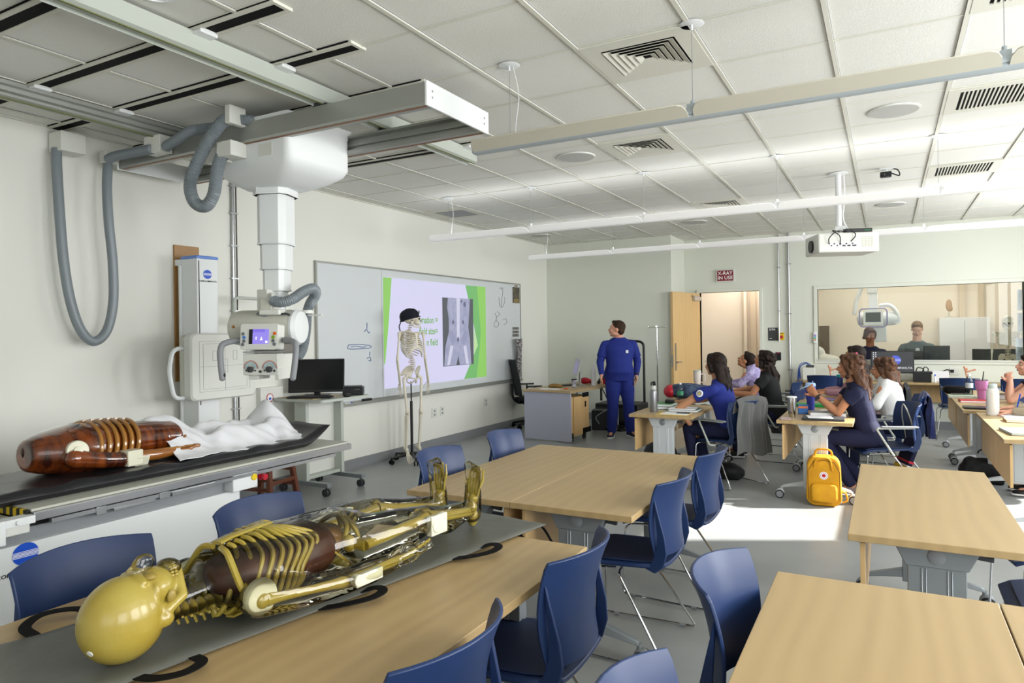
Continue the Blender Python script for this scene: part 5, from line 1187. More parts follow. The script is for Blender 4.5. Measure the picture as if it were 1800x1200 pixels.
def seated(loc, yaw, fwdlean=.0, head=None, face=None, arms=None, H=1.0, feet=(.42, .1, .42, -.1), seat=.5, lean=0, tw=0, **kw):
    # local frame: f forward, s to the left
    f = V((math.cos(yaw), math.sin(yaw), 0)); s = V((-math.sin(yaw), math.cos(yaw), 0)); o = V((loc[0], loc[1], 0))
    L = lambda a, b, c: V((o+f*a+s*b).to_tuple()[:2]+(c,))
    sh = seat+.47*H; J = dict(hipL=L(0, .09, seat+.02), hipR=L(0, -.09, seat+.02), shL=L(fwdlean+tw, .175*H, sh), shR=L(fwdlean-tw, -.175*H, sh))
    J['head'] = L(fwdlean+.05, 0, sh+.235) if head is None else L(*head)
    J['face'] = face or f
    a, b, c, e = feet
    J['knL'] = L(.42*H, .10, seat+.03); J['knR'] = L(.42*H, -.10, seat+.03); J['anL'] = L(a, b, .09); J['anR'] = L(c, e, .09); J['toeL'] = L(a+.13, b+.01, .045); J['toeR'] = L(c+.13, e-.01, .045)
    J['elL'], J['wrL'], dl, nl, J['elR'], J['wrR'], dr, nr = [L(*q) if k in (0, 1, 4, 5) else (f*q[0]+s*q[1]+V((0, 0, q[2]))) for k, q in enumerate(arms)]
    J['hdL'] = (dl, nl); J['hdR'] = (dr, nr); return J
WEST = PI
# woman in royal blue
J = seated((-1.33, 6.93), WEST-.15, .14, head=(.17, .0, 1.17), face=(-.9, .45, .05), arms=[(.46, .24, .74), (.38, .12, .56), (-.3, -.25, -.9), (.2, -1, 0), (.36, -.22, .80), (.60, -.12, .765), (1, .1, 0), (0, 0, -1)], feet=(.36, .06, .30, -.08), seat=.50)
pr_, P, B, MI = person('woman in royal blue scrubs seated sideways to her table, elbow on the top', J, SK['olive'], HR['dark'], K['scrub'], K['navy'], K['black'], W=.88, sleeve=.5, hairstyle='shoulder', vox=.006, bust=.012)
m = MB(MI); q = J['shL'].lerp(J['elL'], .32)+V((0, -.058, 0)); m.lathe([(.034, 0), (.034, .006), (.03, .009)], q, 24, (-.15, -1, .25)); m.mi = 1; m.lathe([(.024, .008), (.02, .012)], q, 20, (-.15, -1, .25)); m.mi = 2; m.ell(q+V((-.002, -.012, 0)), (.01, .003, .01)); m.build('sleeve_badge', [K['paper'], K['grey'], K['yellow']], pr_)
# woman in black behind her
J = seated((-1.14, 8.45), WEST, .10, head=(.12, 0, 1.15), face=(-.9, .25, .3), arms=[(.22, .25, .76), (.46, .14, .765), (1, -.2, 0), (0, 0, -1), (.25, -.22, .80), (.5, -.12, .765), (1, .2, 0), (0, 0, -1)])
person('woman with long dark hair and a black top, looking up at the slide', J, SK['tan'], HR['dark'], mat('black_cotton', '0E0F12', .85), K['navy'], K['black'], W=.98, sleeve=.55, hairstyle='big', topname='t_shirt')
# person in the purple shirt
J = seated((-1.46, 9.62), WEST, .14, head=(.20, 0, 1.09), face=(-.85, .1, .5), arms=[(.25, .22, .78), (.47, .10, .77), (1, -.2, 0), (0, 0, -1), (.25, -.2, .80), (.45, -.10, .775), (1, .1, 0), (0, 0, -1)])
person('person in a purple plaid shirt leaning back to look up, behind the woman in black', J, SK['tan'], HR['dark'], mat('purple_plaid', '8C7FB4', .85, noise=('B9B0D6', 30, (1, 1, 1))), K['navy'], K['black'], W=.92, sleeve=1.2, hairstyle='short', topname='shirt')
# woman in navy by the yellow backpack
J = seated((-.14, 6.98), WEST+.1, .13, head=(.16, 0, 1.165), face=(-.95, .25, -.02), arms=[(.27, .16, .75), (.45, .06, .90), (.5, -.35, .6), (-.3, -1, 0), (.30, -.12, .76), (.45, -.02, .90), (.5, .35, .6), (-.3, 1, 0)], feet=(.16, .08, .05, -.09), seat=.50)
pn, P, B, MI = person('woman in navy scrubs with long wavy brown hair, hands clasped over her table', J, SK['tan'], HR['brown'], K['navy'], K['navy'], mat('sandal', '7A6A66', .6), W=.9, sleeve=.5, hairstyle='big', vox=.006, curlL=.75, curlR=.75, bust=.01)
m = MB(MI); q = J['wrL'].lerp(J['elL'], .12); ax = (J['elL']-J['wrL']).normalized(); m.lathe([(.031, -.008), (.034, 0), (.031, .008)], q, 18, ax); m.lathe([(.018, 0), (.018, .01)], q+V((0, -.032, .0)), 18, (0, -1, .1)); m.build('wristwatch', K['black'], pn)
m = MB(MI); m.ell(P(.0, -.06, .115), (.014, .01, .01), B); m.build('hair_clip', mat('pink_clip', 'D8307A', .4), pn)
# student in the white hoodie
J = seated((.10, 7.95), WEST, .12, head=(.14, 0, 1.095), face=(-1, .25, -.05), arms=[(.2, .25, .74), (.42, .14, .76), (1, -.2, 0), (0, 0, -1), (.25, -.22, .78), (.45, -.12, .77), (1, .2, 0), (0, 0, -1)])
pw, P, B, MI = person('student in a white hoodie with curly dark hair, seen from behind', J, SK['tan'], HR['brown'], mat('white_fleece', 'DCDDDD', .9, bump=.6, bscale=10), K['navy'], K['black'], W=1.02, sleeve=1.2, hairstyle='curly', topname='hoodie')
m = MB(MI); c = J['head']+V((.09, 0, -.20)); m.ell(c, (.07, .115, .06)); m.ell(c+V((.03, 0, -.05)), (.05, .09, .07)); m.build('hood', bpy.data.materials['white_fleece'], pw, remesh=.008, sm=3)
# head behind the woman in navy
J = seated((-.20, 8.86), WEST+.05, .10, head=(.13, 0, 1.19), face=(-1, .1, .1), arms=[(.2, .25, .78), (.44, .14, .77), (1, -.2, 0), (0, 0, -1), (.25, -.22, .78), (.45, -.12, .77), (1, .2, 0), (0, 0, -1)])
person('student with dark hair mostly hidden behind the woman in navy, left of the monitor', J, SK['tan'], HR['dark'], mat('pink_top', 'B58A92', .85), K['navy'], K['black'], W=.95, sleeve=1.2, hairstyle='shoulder', topname='top')
# woman with clasped hands at the right edge
J = seated((1.50, 8.72), WEST, .14, head=(.22, 0, 1.10), face=(-1, -.1, .12), arms=[(.40, .15, .75), (.385, .05, .93), (.25, -.35, .9), (-.4, -1, 0), (.38, -.13, .75), (.385, -.02, .93), (.25, .35, .9), (-.4, 1, 0)])
person('woman at the right edge resting her chin on clasped hands', J, SK['pale'], HR['dark'], mat('dark_navy_top', '14162A', .85), K['navy'], K['black'], W=.9, sleeve=.45, hairstyle='bun', topname='t_shirt', curlL=.8, curlR=.8)
J = seated((1.58, 7.60), WEST, .12, head=(.12, 0, 1.15), face=(-1, 0, -.1), arms=[(.36, .18, .75), (.62, .10, .745), (1, -.1, 0), (0, 0, -1), (.30, -.15, .765), (.60, -.04, .765), (1, .3, -.1), (0, .4, -1)])
person('person at the right edge in a beige sleeve writing with a blue pen', J, SK['fair'], HR['brown'], mat('beige_knit', 'A39680', .9), K['navy'], K['black'], W=.9, sleeve=1.2, hairstyle='long', topname='sweater')
tag(MB().tube([(0, 0, 0), (.02, -.03, .12)], .006, 8).build('pen', K['logoblue'], loc=(1.02, 7.58, .78)), 'blue and white pen held in the hand at the right edge', 'pen')
# two people in the control room
def stander(px, py, y, face, H, lean=.0, arms=(.1, .75)):
    h = at(px, py, y=y); o = V((h.x, h.y, 0)); f = V((0, -1, 0)); r = V((-1, 0, 0)); zc = h.z
    L = lambda a, b, c: V((o.x+r.x*a, o.y+f.y*b, zc+c))
    J = dict(head=h, face=face, shL=L(-.19, -.05, -.245), shR=L(.19, -.05, -.245), elL=L(-.25, .02, -.50), elR=L(.25, .02, -.50), wrL=L(-.22, .14, -.68), wrR=L(.22, .14, -.68), hdL=(V((.1, -.6, -.5)), V((.5, -.5, 0))), hdR=(V((-.1, -.6, -.5)), V((-.5, -.5, 0))), hipL=L(-.09, -.1, -.72), hipR=L(.09, -.1, -.72), knL=L(-.1, -.08, -1.13), knR=L(.1, -.08, -1.13))
    for k, q in (('L', -.1), ('R', .1)): J['an'+k] = V((o.x+r.x*q, o.y+.1, .09)); J['toe'+k] = V((o.x+r.x*q, o.y-.04, .045))
    return J
J = stander(1529, 588, 12.55, (.35, -.9, -.3), 1.0)
pa, P, B, MI = person('woman behind the glass in a navy v-neck top with grey sleeves, looking down', J, SK['brown'], hairmat('auburn', '3A211B', '5E3A30'), K['navy'], K['navy'], K['black'], W=.98, sleeve=.6, hairstyle='bun')
m = MB(MI); m.lathe([(.03, 0), (.028, .006)], J['shL'].lerp(J['shR'], .3)+V((0, -.12, -.08)), 16, (0, -1, 0)); m.build('badge', K['paper'], pa)
J = stander(1612, 578, 12.6, (-.05, -.9, -.45), 1.05)
pb, P, B, MI = person('man behind the glass in a grey t-shirt, looking down', J, SK['pale'], HR['sandy'], mat('grey_shirt', '5C6468', .85, bump=.3, bscale=12), K['navy'], K['black'], W=1.12, sleeve=.6, hairstyle='short', topname='t_shirt')
m = MB(MI); m.lathe([(.03, 0), (.028, .006)], J['shL'].lerp(J['shR'], .5)+V((0, -.145, -.08)), 16, (0, -1, 0)); m.build('badge', K['paper'], pb)
# ================= WHITEBOARD, SLIDE, LEFT WALL =================
XB = XL+.028
wb = thing('whiteboard', 'long grey-framed whiteboard with faint blue marker drawings along the left wall', 'whiteboard', (XL, 7.67, 1.52))
MI = T(-XL, -7.67, -1.52)
m = MB(MI); m.box(XL+.004, XB-.004, 5.38, 9.96, .76, 2.29); m.build('writing_surface', mat('whiteboard_surface', 'D2D7D9', .3), wb, smooth=0)
m = MB(MI)
for q in ((5.365, 5.385, .77, 2.285), (9.955, 9.975, .77, 2.285), (5.365, 9.975, 2.285, 2.305), (5.365, 9.975, .745, .77)): m.box(XL+.001, XB+.004, *q)
m.box(XL+.005, XB-.003, 6.44, 6.446, .77, 2.285); m.build('board_frame', K['alu'], wb, smooth=0)
m = MB(MI); m.box(XL+.001, XL+.085, 5.5, 9.9, .725, .745); m.box(XL+.08, XL+.088, 5.5, 9.9, .725, .757); m.build('pen_tray', K['alu'], wb, bevel=.002)
def stroke(pts, name, r=.004, mt=None):
    m = MB(MI); q = [at(a, b, x=XB-.002) for a, b in pts]; m.tube(catmull(q, 4), r, 5); m.build(name, mt or mat('blue_marker', '4A5F9A', .6), wb)
stroke([(613, 606), (630, 605), (650, 607), (652, 610), (645, 612), (613, 613), (613, 606)], 'marker_outline'); stroke([(617, 610), (626, 608), (636, 610), (644, 609)], 'marker_scribble')
stroke([(645, 567), (645, 578)], 'marker_arrow'); stroke([(640, 583), (644, 579), (648, 585), (650, 583)], 'marker_scribble'); stroke([(650, 618), (650, 625)], 'marker_arrow'); stroke([(645, 630), (650, 627), (652, 634), (648, 633)], 'marker_scribble')
bm = mat('grey_marker', '5C6468', .6)
for p_ in ([(880, 504), (884, 512), (882, 525), (881, 540)], [(877, 522), (878, 536), (883, 540), (887, 530), (887, 522)], [(878, 508), (886, 506)], [(870, 550), (873, 560), (868, 570), (873, 575), (877, 568), (871, 562)], [(874, 547), (878, 552), (872, 558)], [(884, 562), (889, 560), (891, 566), (886, 571)]): stroke(p_, 'marker_scribble', .003, bm)
# projected slide
sl = thing('projected_slide', 'bright lilac projected slide with green side shapes and a body x-ray picture', 'projection', (XB, 7.68, 1.53)); MS = T(-XB, -7.68, -1.53)
def flat(pts, name, e, off, par=sl, th=.0004):
    m = MB(MS); q = [at(670+a/5.455, 480+b/5.455, x=XB+off) for a, b in pts]; q2 = [p-V((th, 0, 0)) for p in q]; n = len(q)
    m.add(q+q2, [tuple(range(n)), tuple(range(2*n-1, n-1, -1))]+[(i, (i+1) % n, n+(i+1) % n, n+i) for i in range(n)]); return m.build(name, e, par, smooth=0)
flat([(18, 38), (1000, 132), (1010, 990), (33, 1110)], 'slide_background', emis('slide_lilac', 'DAD8F6', .93), .0012)
g1, g2, g3 = emis('slide_green', '7FC877', .8), emis('slide_light_green', '9ADB6C', .82), emis('slide_pale_green', 'C4EBA6', .85)
flat([(18, 38), (100, 45), (72, 480), (38, 870), (28, 870)], 'green_shape', g2, .002)
flat([(808, 115), (1000, 132), (1010, 990), (795, 1015), (890, 780), (928, 690), (890, 510)], 'green_shape', g1, .002)
flat([(885, 520), (928, 690), (892, 775)], 'green_shape', g3, .0026)
flat([(918, 126), (1000, 132), (1010, 990), (915, 1000), (945, 720), (955, 560)], 'green_shape', g2, .0026)
xr = flat([(585, 232), (880, 248), (888, 870), (595, 895)], 'x_ray_picture', emis('film_dark', '5C6068', .8), .0032)
def xm(n, c, c2, s, sc=9):
    k = emis(n, c, s); nt = k.node_tree; b = nt.nodes['Principled BSDF']; tc = nt.nodes.new('ShaderNodeTexCoord'); nz = nt.nodes.new('ShaderNodeTexNoise'); nz.inputs['Scale'].default_value = sc; nz.inputs['Detail'].default_value = 5
    mx = nt.nodes.new('ShaderNodeMix'); mx.data_type = 'RGBA'; mx.inputs['A'].default_value = (*lin(c), 1); mx.inputs['B'].default_value = (*lin(c2), 1); nt.links.new(tc.outputs['Object'], nz.inputs['Vector']); nt.links.new(nz.outputs['Fac'], mx.inputs['Factor']); nt.links.new(mx.outputs['Result'], b.inputs['Emission Color']); return k
e1, e2, e3, e4 = xm('film_body', 'C9CBE8', '8F93B4', .8, 11), emis('film_bone', 'DCDCF2', .85), emis('film_mid', 'A3A6C6', .8), emis('film_gas', '6E7390', .8)
flat([(640, 236), (850, 247), (842, 420), (835, 520), (850, 620), (865, 870), (755, 877), (742, 790), (720, 880), (605, 890), (618, 700), (650, 560), (648, 430), (632, 330)], 'body_shape', e1, .0036, xr)
flat([(722, 240), (755, 242), (752, 640), (728, 642)], 'spine_shape', e2, .004, xr)
flat([(655, 540), (690, 560), (715, 640), (690, 690), (660, 640)], 'pelvis_shape', e3, .004, xr); flat([(830, 540), (795, 560), (765, 640), (790, 690), (822, 640)], 'pelvis_shape', e3, .004, xr)
flat([(665, 690), (692, 700), (660, 880), (632, 885)], 'femur_shape', e2, .0044, xr); flat([(815, 690), (790, 700), (815, 870), (842, 868)], 'femur_shape', e2, .0044, xr)
for a, b, r in ((690, 470, 16), (785, 470, 16), (738, 635, 18), (800, 300, 20), (770, 270, 12)): flat([(a+r*.6*math.cos(k*PI/5), b+r*1.3*math.sin(k*PI/5)) for k in range(10)], 'gas_pocket', e4, .0044, xr)
gt = emis('slide_text_green', '7FBF5A', .8)
for s_, py in (('rmation =', 563), ('field size=', 582), ('n field', 601.5)):
    p = at(769.5, py, x=XB+.003); text(s_, .125, MS @ T(p.x, p.y, p.z) @ FX, gt, sl, 'slide_text', sx=.82, align='RIGHT', ext=.0003)
# pinned things at the right end of the board
t = thing('framed_poster', 'small dark poster pinned at the top right end of the whiteboard', 'poster', (XB, 9.86, 2.08)); a = at(901, 504, x=XB); b = at(913, 533, x=XB); ML = T(-XB, -9.86, -2.08)
m = MB(ML); m.box(XB+.001, XB+.005, a.y, b.y, b.z, a.z); m.build('poster_sheet', mat('poster', '3B3733', .4, noise=('6A5F49', 14, (1, 1, 1))), t, smooth=0)
m = MB(ML); m.box(XB+.005, XB+.007, a.y+.02, b.y-.02, b.z+.01, b.z+.07); m.box(XB+.002, XB+.006, a.y+.06, b.y-.06, a.z+.008, a.z+.03); m.build('gold_print', mat('gold_print', '8A7A4A', .5), t, smooth=0)
for k, py in enumerate((577, 583, 589)):
    a = at(901, py-2.2, x=XB); b = at(912, py+2.2, x=XB); o = MB(T(-XB, -a.y, -a.z)).box(XB, XB+.004, a.y, b.y, b.z, a.z).build('photo_strip', mat('photo_strip_%d' % k, '8A857C', .5, noise=('3A3A3C', 30, (1, 1, 1))), smooth=0, loc=(XB, a.y, a.z))
    tag(o, ('top', 'middle', 'bottom')[k]+' one of three narrow photo strips on the right end of the whiteboard', 'photo')
random.seed(3); P3 = []
for i in range(9):
    u = i/8; row = []
    for j in range(25):
        v = j/24; w = .085*(1-.15*v)+.02*math.exp(-v*9); y = 9.72+(u-.5)*2*w+.02*math.sin(v*5)+.05*v; row.append((XL+.10+.03*math.sin(u*9+v*4)+(.01 if i % 2 else 0), y, 1.40-.60*v+.02*abs(u-.5)))
    P3.append(row)
m = MB(T(5.2, -9.72, -1.1)); m.sheet(P3, .006)
tag(m.build('scarf', mat('patterned_cloth', '16171A', .85, noise=('B9B4B4', 42, (1, 1, 1))), smooth=80, loc=(-5.2, 9.72, 1.1)), 'black and white patterned scarf hanging at the right end of the whiteboard', 'scarf')
for l, y, z in (('white wall outlet below the slide behind the skeleton, the left of two', 7.52, .46), ('white wall socket with a dark dot below the slide, right of the double outlet', 7.70, .465), ('white wall outlet low on the left wall beside the mesh office chair', 8.86, .468)):
    t = thing('wall_outlet', l, 'outlet', (XL, y, z)); m = MB(); m.box(.001, .008, -.045 if y > 7.6 or y > 8 else -.06, .045 if y > 7.6 else .06, -.06, .06); m.build('cover_plate', K['offwhite'], t, bevel=.003)
    m = MB()
    for q in (-.025, .025): m.box(.008, .010, -.016, .016, q-.012, q+.012)
    m.build('socket_face', K['grey'], t, smooth=0)
# ================= WORKSTATION CART =================
t = thing('workstation_cart', 'grey rolling workstation cart with a wood-topped tray beside the x-ray table', 'cart', (-4.92, 5.06, 0)); CT = .915
m = MB(); m.loops([[(x, y, z) for x, y in rrect(-.32, .33, -.33, .34, .04)] for z in (CT-.028, CT-.004)]); m.build('tray_rim', K['alulite'], t, smooth=30)
m = MB(); m.box(-.29, .18, -.30, .30, CT-.004, CT); m.build('tray_top', K['maple'], t, smooth=0)
for s in (-1, 1): m = MB(); m.box(-.10, .05, s*.24-.02, s*.24+.02, .09, CT-.03); m.build('upright', K['alulite'], t, bevel=.003)
m = MB(); m.box(-.07, -.05, -.22, .22, .16, .86); m.build('back_panel', K['offwhite'], t, smooth=0); m = MB(); m.box(-.08, .03, -.22, .22, .13, .16); m.build('crossbar', K['alulite'], t, smooth=0)
for s in (-1, 1):
    m = MB(); m.box(-.32, .32, s*.24-.028, s*.24+.028, .085, .125); f = m.build('foot_bar', K['legal'], t, bevel=.003)
    for q in (-.28, .28):
        m = MB(); m.cyl((q, s*.24, .06), (q, s*.24, .09), .01, n=8)
        for e in (-1, 1): m.cyl((q, s*.24+e*.006, .035), (q, s*.24+e*.024, .035), .035, n=18)
        m.build('caster', K['dark'], f)
def monitor(name, label, loc, rz, w, h, zc, scr, tilt=0, stand=True, case=None, group=None, blog=False):
    t = thing(name, label, 'monitor', loc, rz); c = case or K['black']; M_ = T(0, 0, zc) @ Rx(tilt)
    m = MB(M_); m.box(-w/2, w/2, -.012, .022, -h/2, h/2); m.build('screen_case', c, t, bevel=.004)
    m = MB(M_); m.box(-w/2+.012, w/2-.012, -.0135, -.011, -h/2+.02, h/2-.012); s = m.build('screen', scr, t, smooth=0)
    if stand: m = MB(); m.box(-.03, .03, .02, .05, .01, zc); m.box(-.12, .12, -.07, .1, 0, .012); m.build('monitor_stand', c, t, bevel=.003)
    return t, M_, s
monitor('monitor', 'black monitor seen tilted back on the rolling workstation cart', (-4.98, 5.06, CT), math.radians(36), .54, .33, .20, mat('black_screen', '101114', .15), tilt=math.radians(-10))
t = thing('desktop_computer', 'small black desktop computer on the rolling cart right of the monitor', 'computer', (-4.69, 5.26, CT), math.radians(36))
m = MB(); m.box(-.10, .10, -.02, .16, 0, .075); m.build('case', K['black'], t, bevel=.004); m = MB(); m.box(.02, .07, -.0215, -.02, .052, .056); m.build('badge', K['grey'], t, smooth=0); m = MB(); m.box(-.14, .08, .0, .14, .076, .086); m.build('optical_drive', K['dark'], t, bevel=.002)
def keyboard(label, loc, rz, w=.42): 
    t = thing('keyboard', label, 'keyboard', loc, rz); m = MB(); m.box(-w/2, w/2, -.065, .065, 0, .014); m.build('keyboard_base', K['black'], t, bevel=.003); m = MB()
    for r in range(5):
        for c in range(14): m.box(-w/2+.012+c*(w-.024)/14, -w/2+.008+(c+1)*(w-.024)/14, -.055+r*.023, -.036+r*.023, .014, .018)
    m.build('keys', K['dark'], t, smooth=0); return t
keyboard('black keyboard at the front edge of the rolling cart tray', (-4.87, 4.86, CT), math.radians(28))
tag(MB().ell((0, 0, .014), (.032, .055, .02)).build('computer_mouse', K['black'], loc=(-4.62, 5.10, CT+.001)), 'black mouse on the right corner of the rolling cart', 'mouse')
for l, py, px in (('blue-capped white marker lying on the whiteboard tray behind the rolling cart', 705, 590), ('second blue and white marker on the tray, nearer the eraser', 702, 612)):
    p = at(px, py, x=XL+.05); o = MB().cyl((0, -.06, 0), (0, .035, 0), .009, n=10); o.mi = 1; o.cyl((0, .035, 0), (0, .06, 0), .0095, n=10); tag(o.build('marker_pen', [K['paper'], K['logoblue']], loc=(XL+.05, p.y, .755)), l, 'marker')
tag(MB().box(-.02, .025, -.065, .065, 0, .035).build('eraser', K['black'], bevel=.005, loc=(XL+.05, 6.12, .747)), 'black whiteboard eraser on the tray beside the rolling cart', 'eraser')
# wooden stool behind the x-ray table
t = thing('wooden_stool', 'reddish brown wooden stool behind the far end of the x-ray table', 'stool', (-4.78, 4.22, 0), .15)
m = MB(); m.box(-.19, .19, -.17, .17, .56, .59); m.build('seat', K['stoolwood'], t, bevel=.008)
for a in (-1, 1):
    for b in (-1, 1):
        m = MB(); m.loops([[(a*x+dx, b*y+dy, z) for dx, dy in ((-.02, -.02), (.02, -.02), (.02, .02), (-.02, .02))] for x, y, z in ((.21, .19, 0), (.15, .13, .56))]); m.build('leg', K['stoolwood'], t, bevel=.002)
m = MB()
for z, e in ((.2, .19), (.33, .178)): 
    for s in (-1, 1): m.box(-e, e, s*(e-.03)-.01, s*(e-.03)+.01, z, z+.03)
    if z < .3: 
        for s in (-1, 1): m.box(s*e-.01, s*e+.01, -e+.03, e-.03, z+.05, z+.08)
m.build('rung', K['stoolwood'], t, smooth=0)
# ================= TEACHER DESK =================
RD = math.radians(-6); dk = thing('teacher_desk', 'maple teacher desk with a grey end panel and drawer pedestal', 'desk', (-4.05, 9.32, 0), RD); DH = .71
m = MB(); m.box(-.39, .39, -.80, .80, DH-.028, DH); m.build('desktop', K['maple'], dk, bevel=.002, smooth=0)
m = MB(); m.box(-.375, .375, -.775, -.75, .02, DH-.028); m.build('end_panel', mat('lavender_grey_panel', 'A9ABB9', .5), dk, bevel=.002, smooth=0)
m = MB(); m.box(.0, .37, -.745, -.25, .13, DH-.09); pd = m.build('drawer_pedestal', K['maplev'], dk, bevel=.002, smooth=0)
m = MB(); m.box(.371, .385, -.70, -.46, .09, .62); m.build('side_rail', K['maplev'], dk, smooth=0)
m = MB(); m.box(.371, .376, -.44, -.26, .60, .66); m.box(.371, .377, -.37, -.34, .46, .54); m.box(.1, .375, -.44, -.2, .10, .17); m.build('drawer_gap', K['blackm'], pd, smooth=0)
m = MB()
for q in (-.65, -.3): m.cyl((.3, q, .03), (.33, q, .03), .03, n=16); m.box(.29, .34, q-.02, q+.02, .05, .13)
m.build('caster', K['dark'], dk)
m = MB(); m.box(.34, .36, .68, .72, 0, DH-.03); m.box(-.36, -.34, .68, .72, 0, DH-.03); m.build('leg', K['legal'], dk, smooth=0)
def dl_(x, y): v = Rz(RD) @ V((x, y, 0)); return (-4.05+v.x, 9.32+v.y, DH+.001)
tc = thing('all_in_one_computer', 'silver all-in-one computer on the teacher desk, seen edge-on from the side', 'computer', dl_(-.06, .18), math.radians(-58))
Mt = T(0, 0, .24) @ Ry(math.radians(10)) if 0 else T(0, 0, .235) @ Rx(math.radians(-14))
m = MB(Mt); m.box(-.24, .24, -.012, .012, -.17, .17); m.build('display_case', K['alulite'], tc, bevel=.004)
m = MB(Mt); m.box(-.225, .225, -.0135, -.011, -.10, .155); m.mi = 1; m.box(-.15, -.02, -.0145, -.013, -.06, .13); m.box(.02, .16, -.0145, -.013, -.04, .10); m.build('screen', [emis('dim_grey_screen', '8D8E96', .5), emis('dim_violet', '8C86B4', .6)], tc, smooth=0)
m = MB(); m.box(-.10, .10, -.05, .12, 0, .008); m.box(-.05, .05, .04, .06, .008, .2); m.build('display_foot', K['alu'], tc, bevel=.003)
def bottle(name, label, cat, loc, prof, mt, lid=None, lidmat=None, rings=None, n=24, extra=None, group=None):
    t = thing(name, label, cat, loc); m = MB(); m.lathe(prof, n=n); m.build('bottle_body' if 'cup' not in name and 'tumbler' not in name else 'cup_body', mt, t, smooth=40)
    if lid: m = MB(); m.lathe(lid, n=n); m.build('lid', lidmat, t, smooth=40)
    return t
bottle('spray_bottle', 'tall white bottle standing on the teacher desk behind the silver computer', 'bottle', dl_(.20, .22), [(.03, 0), (.033, .01), (.033, .20), (.03, .235), (.014, .26)], K['paper'], [(.012, .258), (.012, .30), (.01, .31)], K['paper'])
bottle('paper_cup', 'white and blue striped paper cup with a black lid on the teacher desk', 'cup', dl_(.12, -.22), [(.028, 0), (.03, .01), (.038, .10), (.04, .105)], mat('striped_cup', 'CFCBC6', .6, noise=('2E3E70', 14, (1, 1, 3))), [(.041, .105), (.041, .115), (.034, .122)], K['black'])
o = MB(); o.ell((0, 0, .028), (.09, .05, .028)); o.ell((.07, .01, .02), (.05, .04, .02)); o.ell((-.06, -.01, .02), (.05, .045, .02)); tag(o.build('glove_pair', mat('tan_leather', '8A6B33', .7, bump=.6, bscale=20), loc=dl_(-.12, -.35), remesh=.006, sm=2), 'crumpled tan leather gloves near the front of the teacher desk', 'gloves')
tag(MB().box(-.14, .14, -.07, .07, 0, .004).build('paper_sheet', K['paper'], smooth=0, loc=dl_(-.05, -.62)), 'white paper sheet at the front edge of the teacher desk', 'paper'); bpy.context.view_layer.update()
tag(MB().box(-.03, .03, -.02, .02, 0, .012).build('orange_tag', mat('orange_tag', 'D9542B', .6), bevel=.003, loc=dl_(.16, -.52)), 'small orange tag beside the paper sheet on the teacher desk', 'tag')
keyboard('flat dark keyboard in front of the silver computer on the teacher desk', dl_(-.12, .02), math.radians(60), .3)
o = MB(); o.ell((0, 0, .05), (.09, .06, .05)); o.ell((.05, .05, .04), (.06, .05, .035)); tag(o.build('red_pouch', K['red'], loc=dl_(-.05, .42), remesh=.008, sm=2), 'red cloth pouch behind the silver computer on the teacher desk', 'pouch')
tag(MB().box(-.05, .05, -.12, .12, 0, .10).build('red_case', K['red'], bevel=.012, loc=dl_(.22, .62)), 'red case at the far end of the teacher desk next to the teacher', 'case')
o = MB(); o.limb([(0, 0, .03), (.04, .05, .10), (.07, .08, .18)], [.03, .035, .025], 10); o.mi = 0; tag(o.build('desk_phone', K['black'], loc=dl_(.17, .45), remesh=.006, sm=1), 'black handset leaning on the teacher desk by the teacher\'s hand', 'phone')
for k, pts in enumerate(([dl_(.36, .30), dl_(.40, .34), dl_(.44, .42)], [dl_(.38, .10), dl_(.42, .16), dl_(.46, .30)])):
    p0 = V(pts[0]); q = [p0, V(pts[1])-V((0, 0, .12)), V(pts[2])-V((0, 0, .4)), V((pts[2][0]+.03, pts[2][1], .04))]
    o = MB(T(-p0.x, -p0.y, 0)); o.tube(catmull(q, 5), .008, 6); tag(o.build('desk_cable', K['black'] if k else K['grey'], loc=(p0.x, p0.y, 0)), ('black cable hanging off the side of the teacher desk', 'thick grey cable dropping from the teacher desk in front of the teacher\'s leg')[1-k], 'cable')
o = MB()
for k in range(5): o.tube([((.20-.02*k)*math.cos(a)+.02*math.sin(3*a), (.17-.01*k)*math.sin(a), .012+.016*k+.008*math.sin(2*a+k)) for a in [2*PI*j/28 for j in range(28)]], .009, 6, closed=True)
tag(o.build('cable_coil', K['blackm'], loc=(-3.62, 9.98, 0)), 'black coil of cable on the floor behind the teacher desk', 'cable')
# mesh office chair
t = thing('office_chair', 'black mesh office chair with armrests by the left wall', 'chair', (-4.98, 9.72, 0), math.radians(-50)); 
m = MB(); P3 = [[((-1+2*i/10)*(.20+.03*math.sin(j/10*PI)), -.24-.09*(j/10)**1.3+.045*((-1+2*i/10)**2), .52+.56*j/10) for j in range(11)] for i in range(11)]; m.sheet(P3, .008); m.build('mesh_back', mat('black_mesh', '242629', .7), t, smooth=60)
ed = [P3[0][j] for j in range(11)]+[P3[i][10] for i in range(11)]+[P3[10][j] for j in range(10, -1, -1)]; m = MB(); m.tube(ed, .011, 7); m.tube(catmull([(0, -.05, .42), (0, -.2, .40), (0, -.29, .5), (0, -.30, .7)]), .02, 8); m.build('back_frame', K['black'], t)
m = MB(); m.loft([((0, y, z), (1, 0, 0), (0, 0, 1), w, h) for y, z, w, h in ((-.22, .455, .19, .025), (-.1, .46, .235, .038), (.1, .46, .24, .038), (.22, .45, .22, .03), (.25, .44, .19, .015))], 20, 3.5); m.build('seat', mat('black_seat_fabric', '17181B', .9), t, smooth=60)
m = MB(); m.box(-.13, .13, -.12, .12, .37, .42); m.cyl((0, 0, .1), (0, 0, .38), .024, n=12); m.build('gas_lift', K['black'], t)
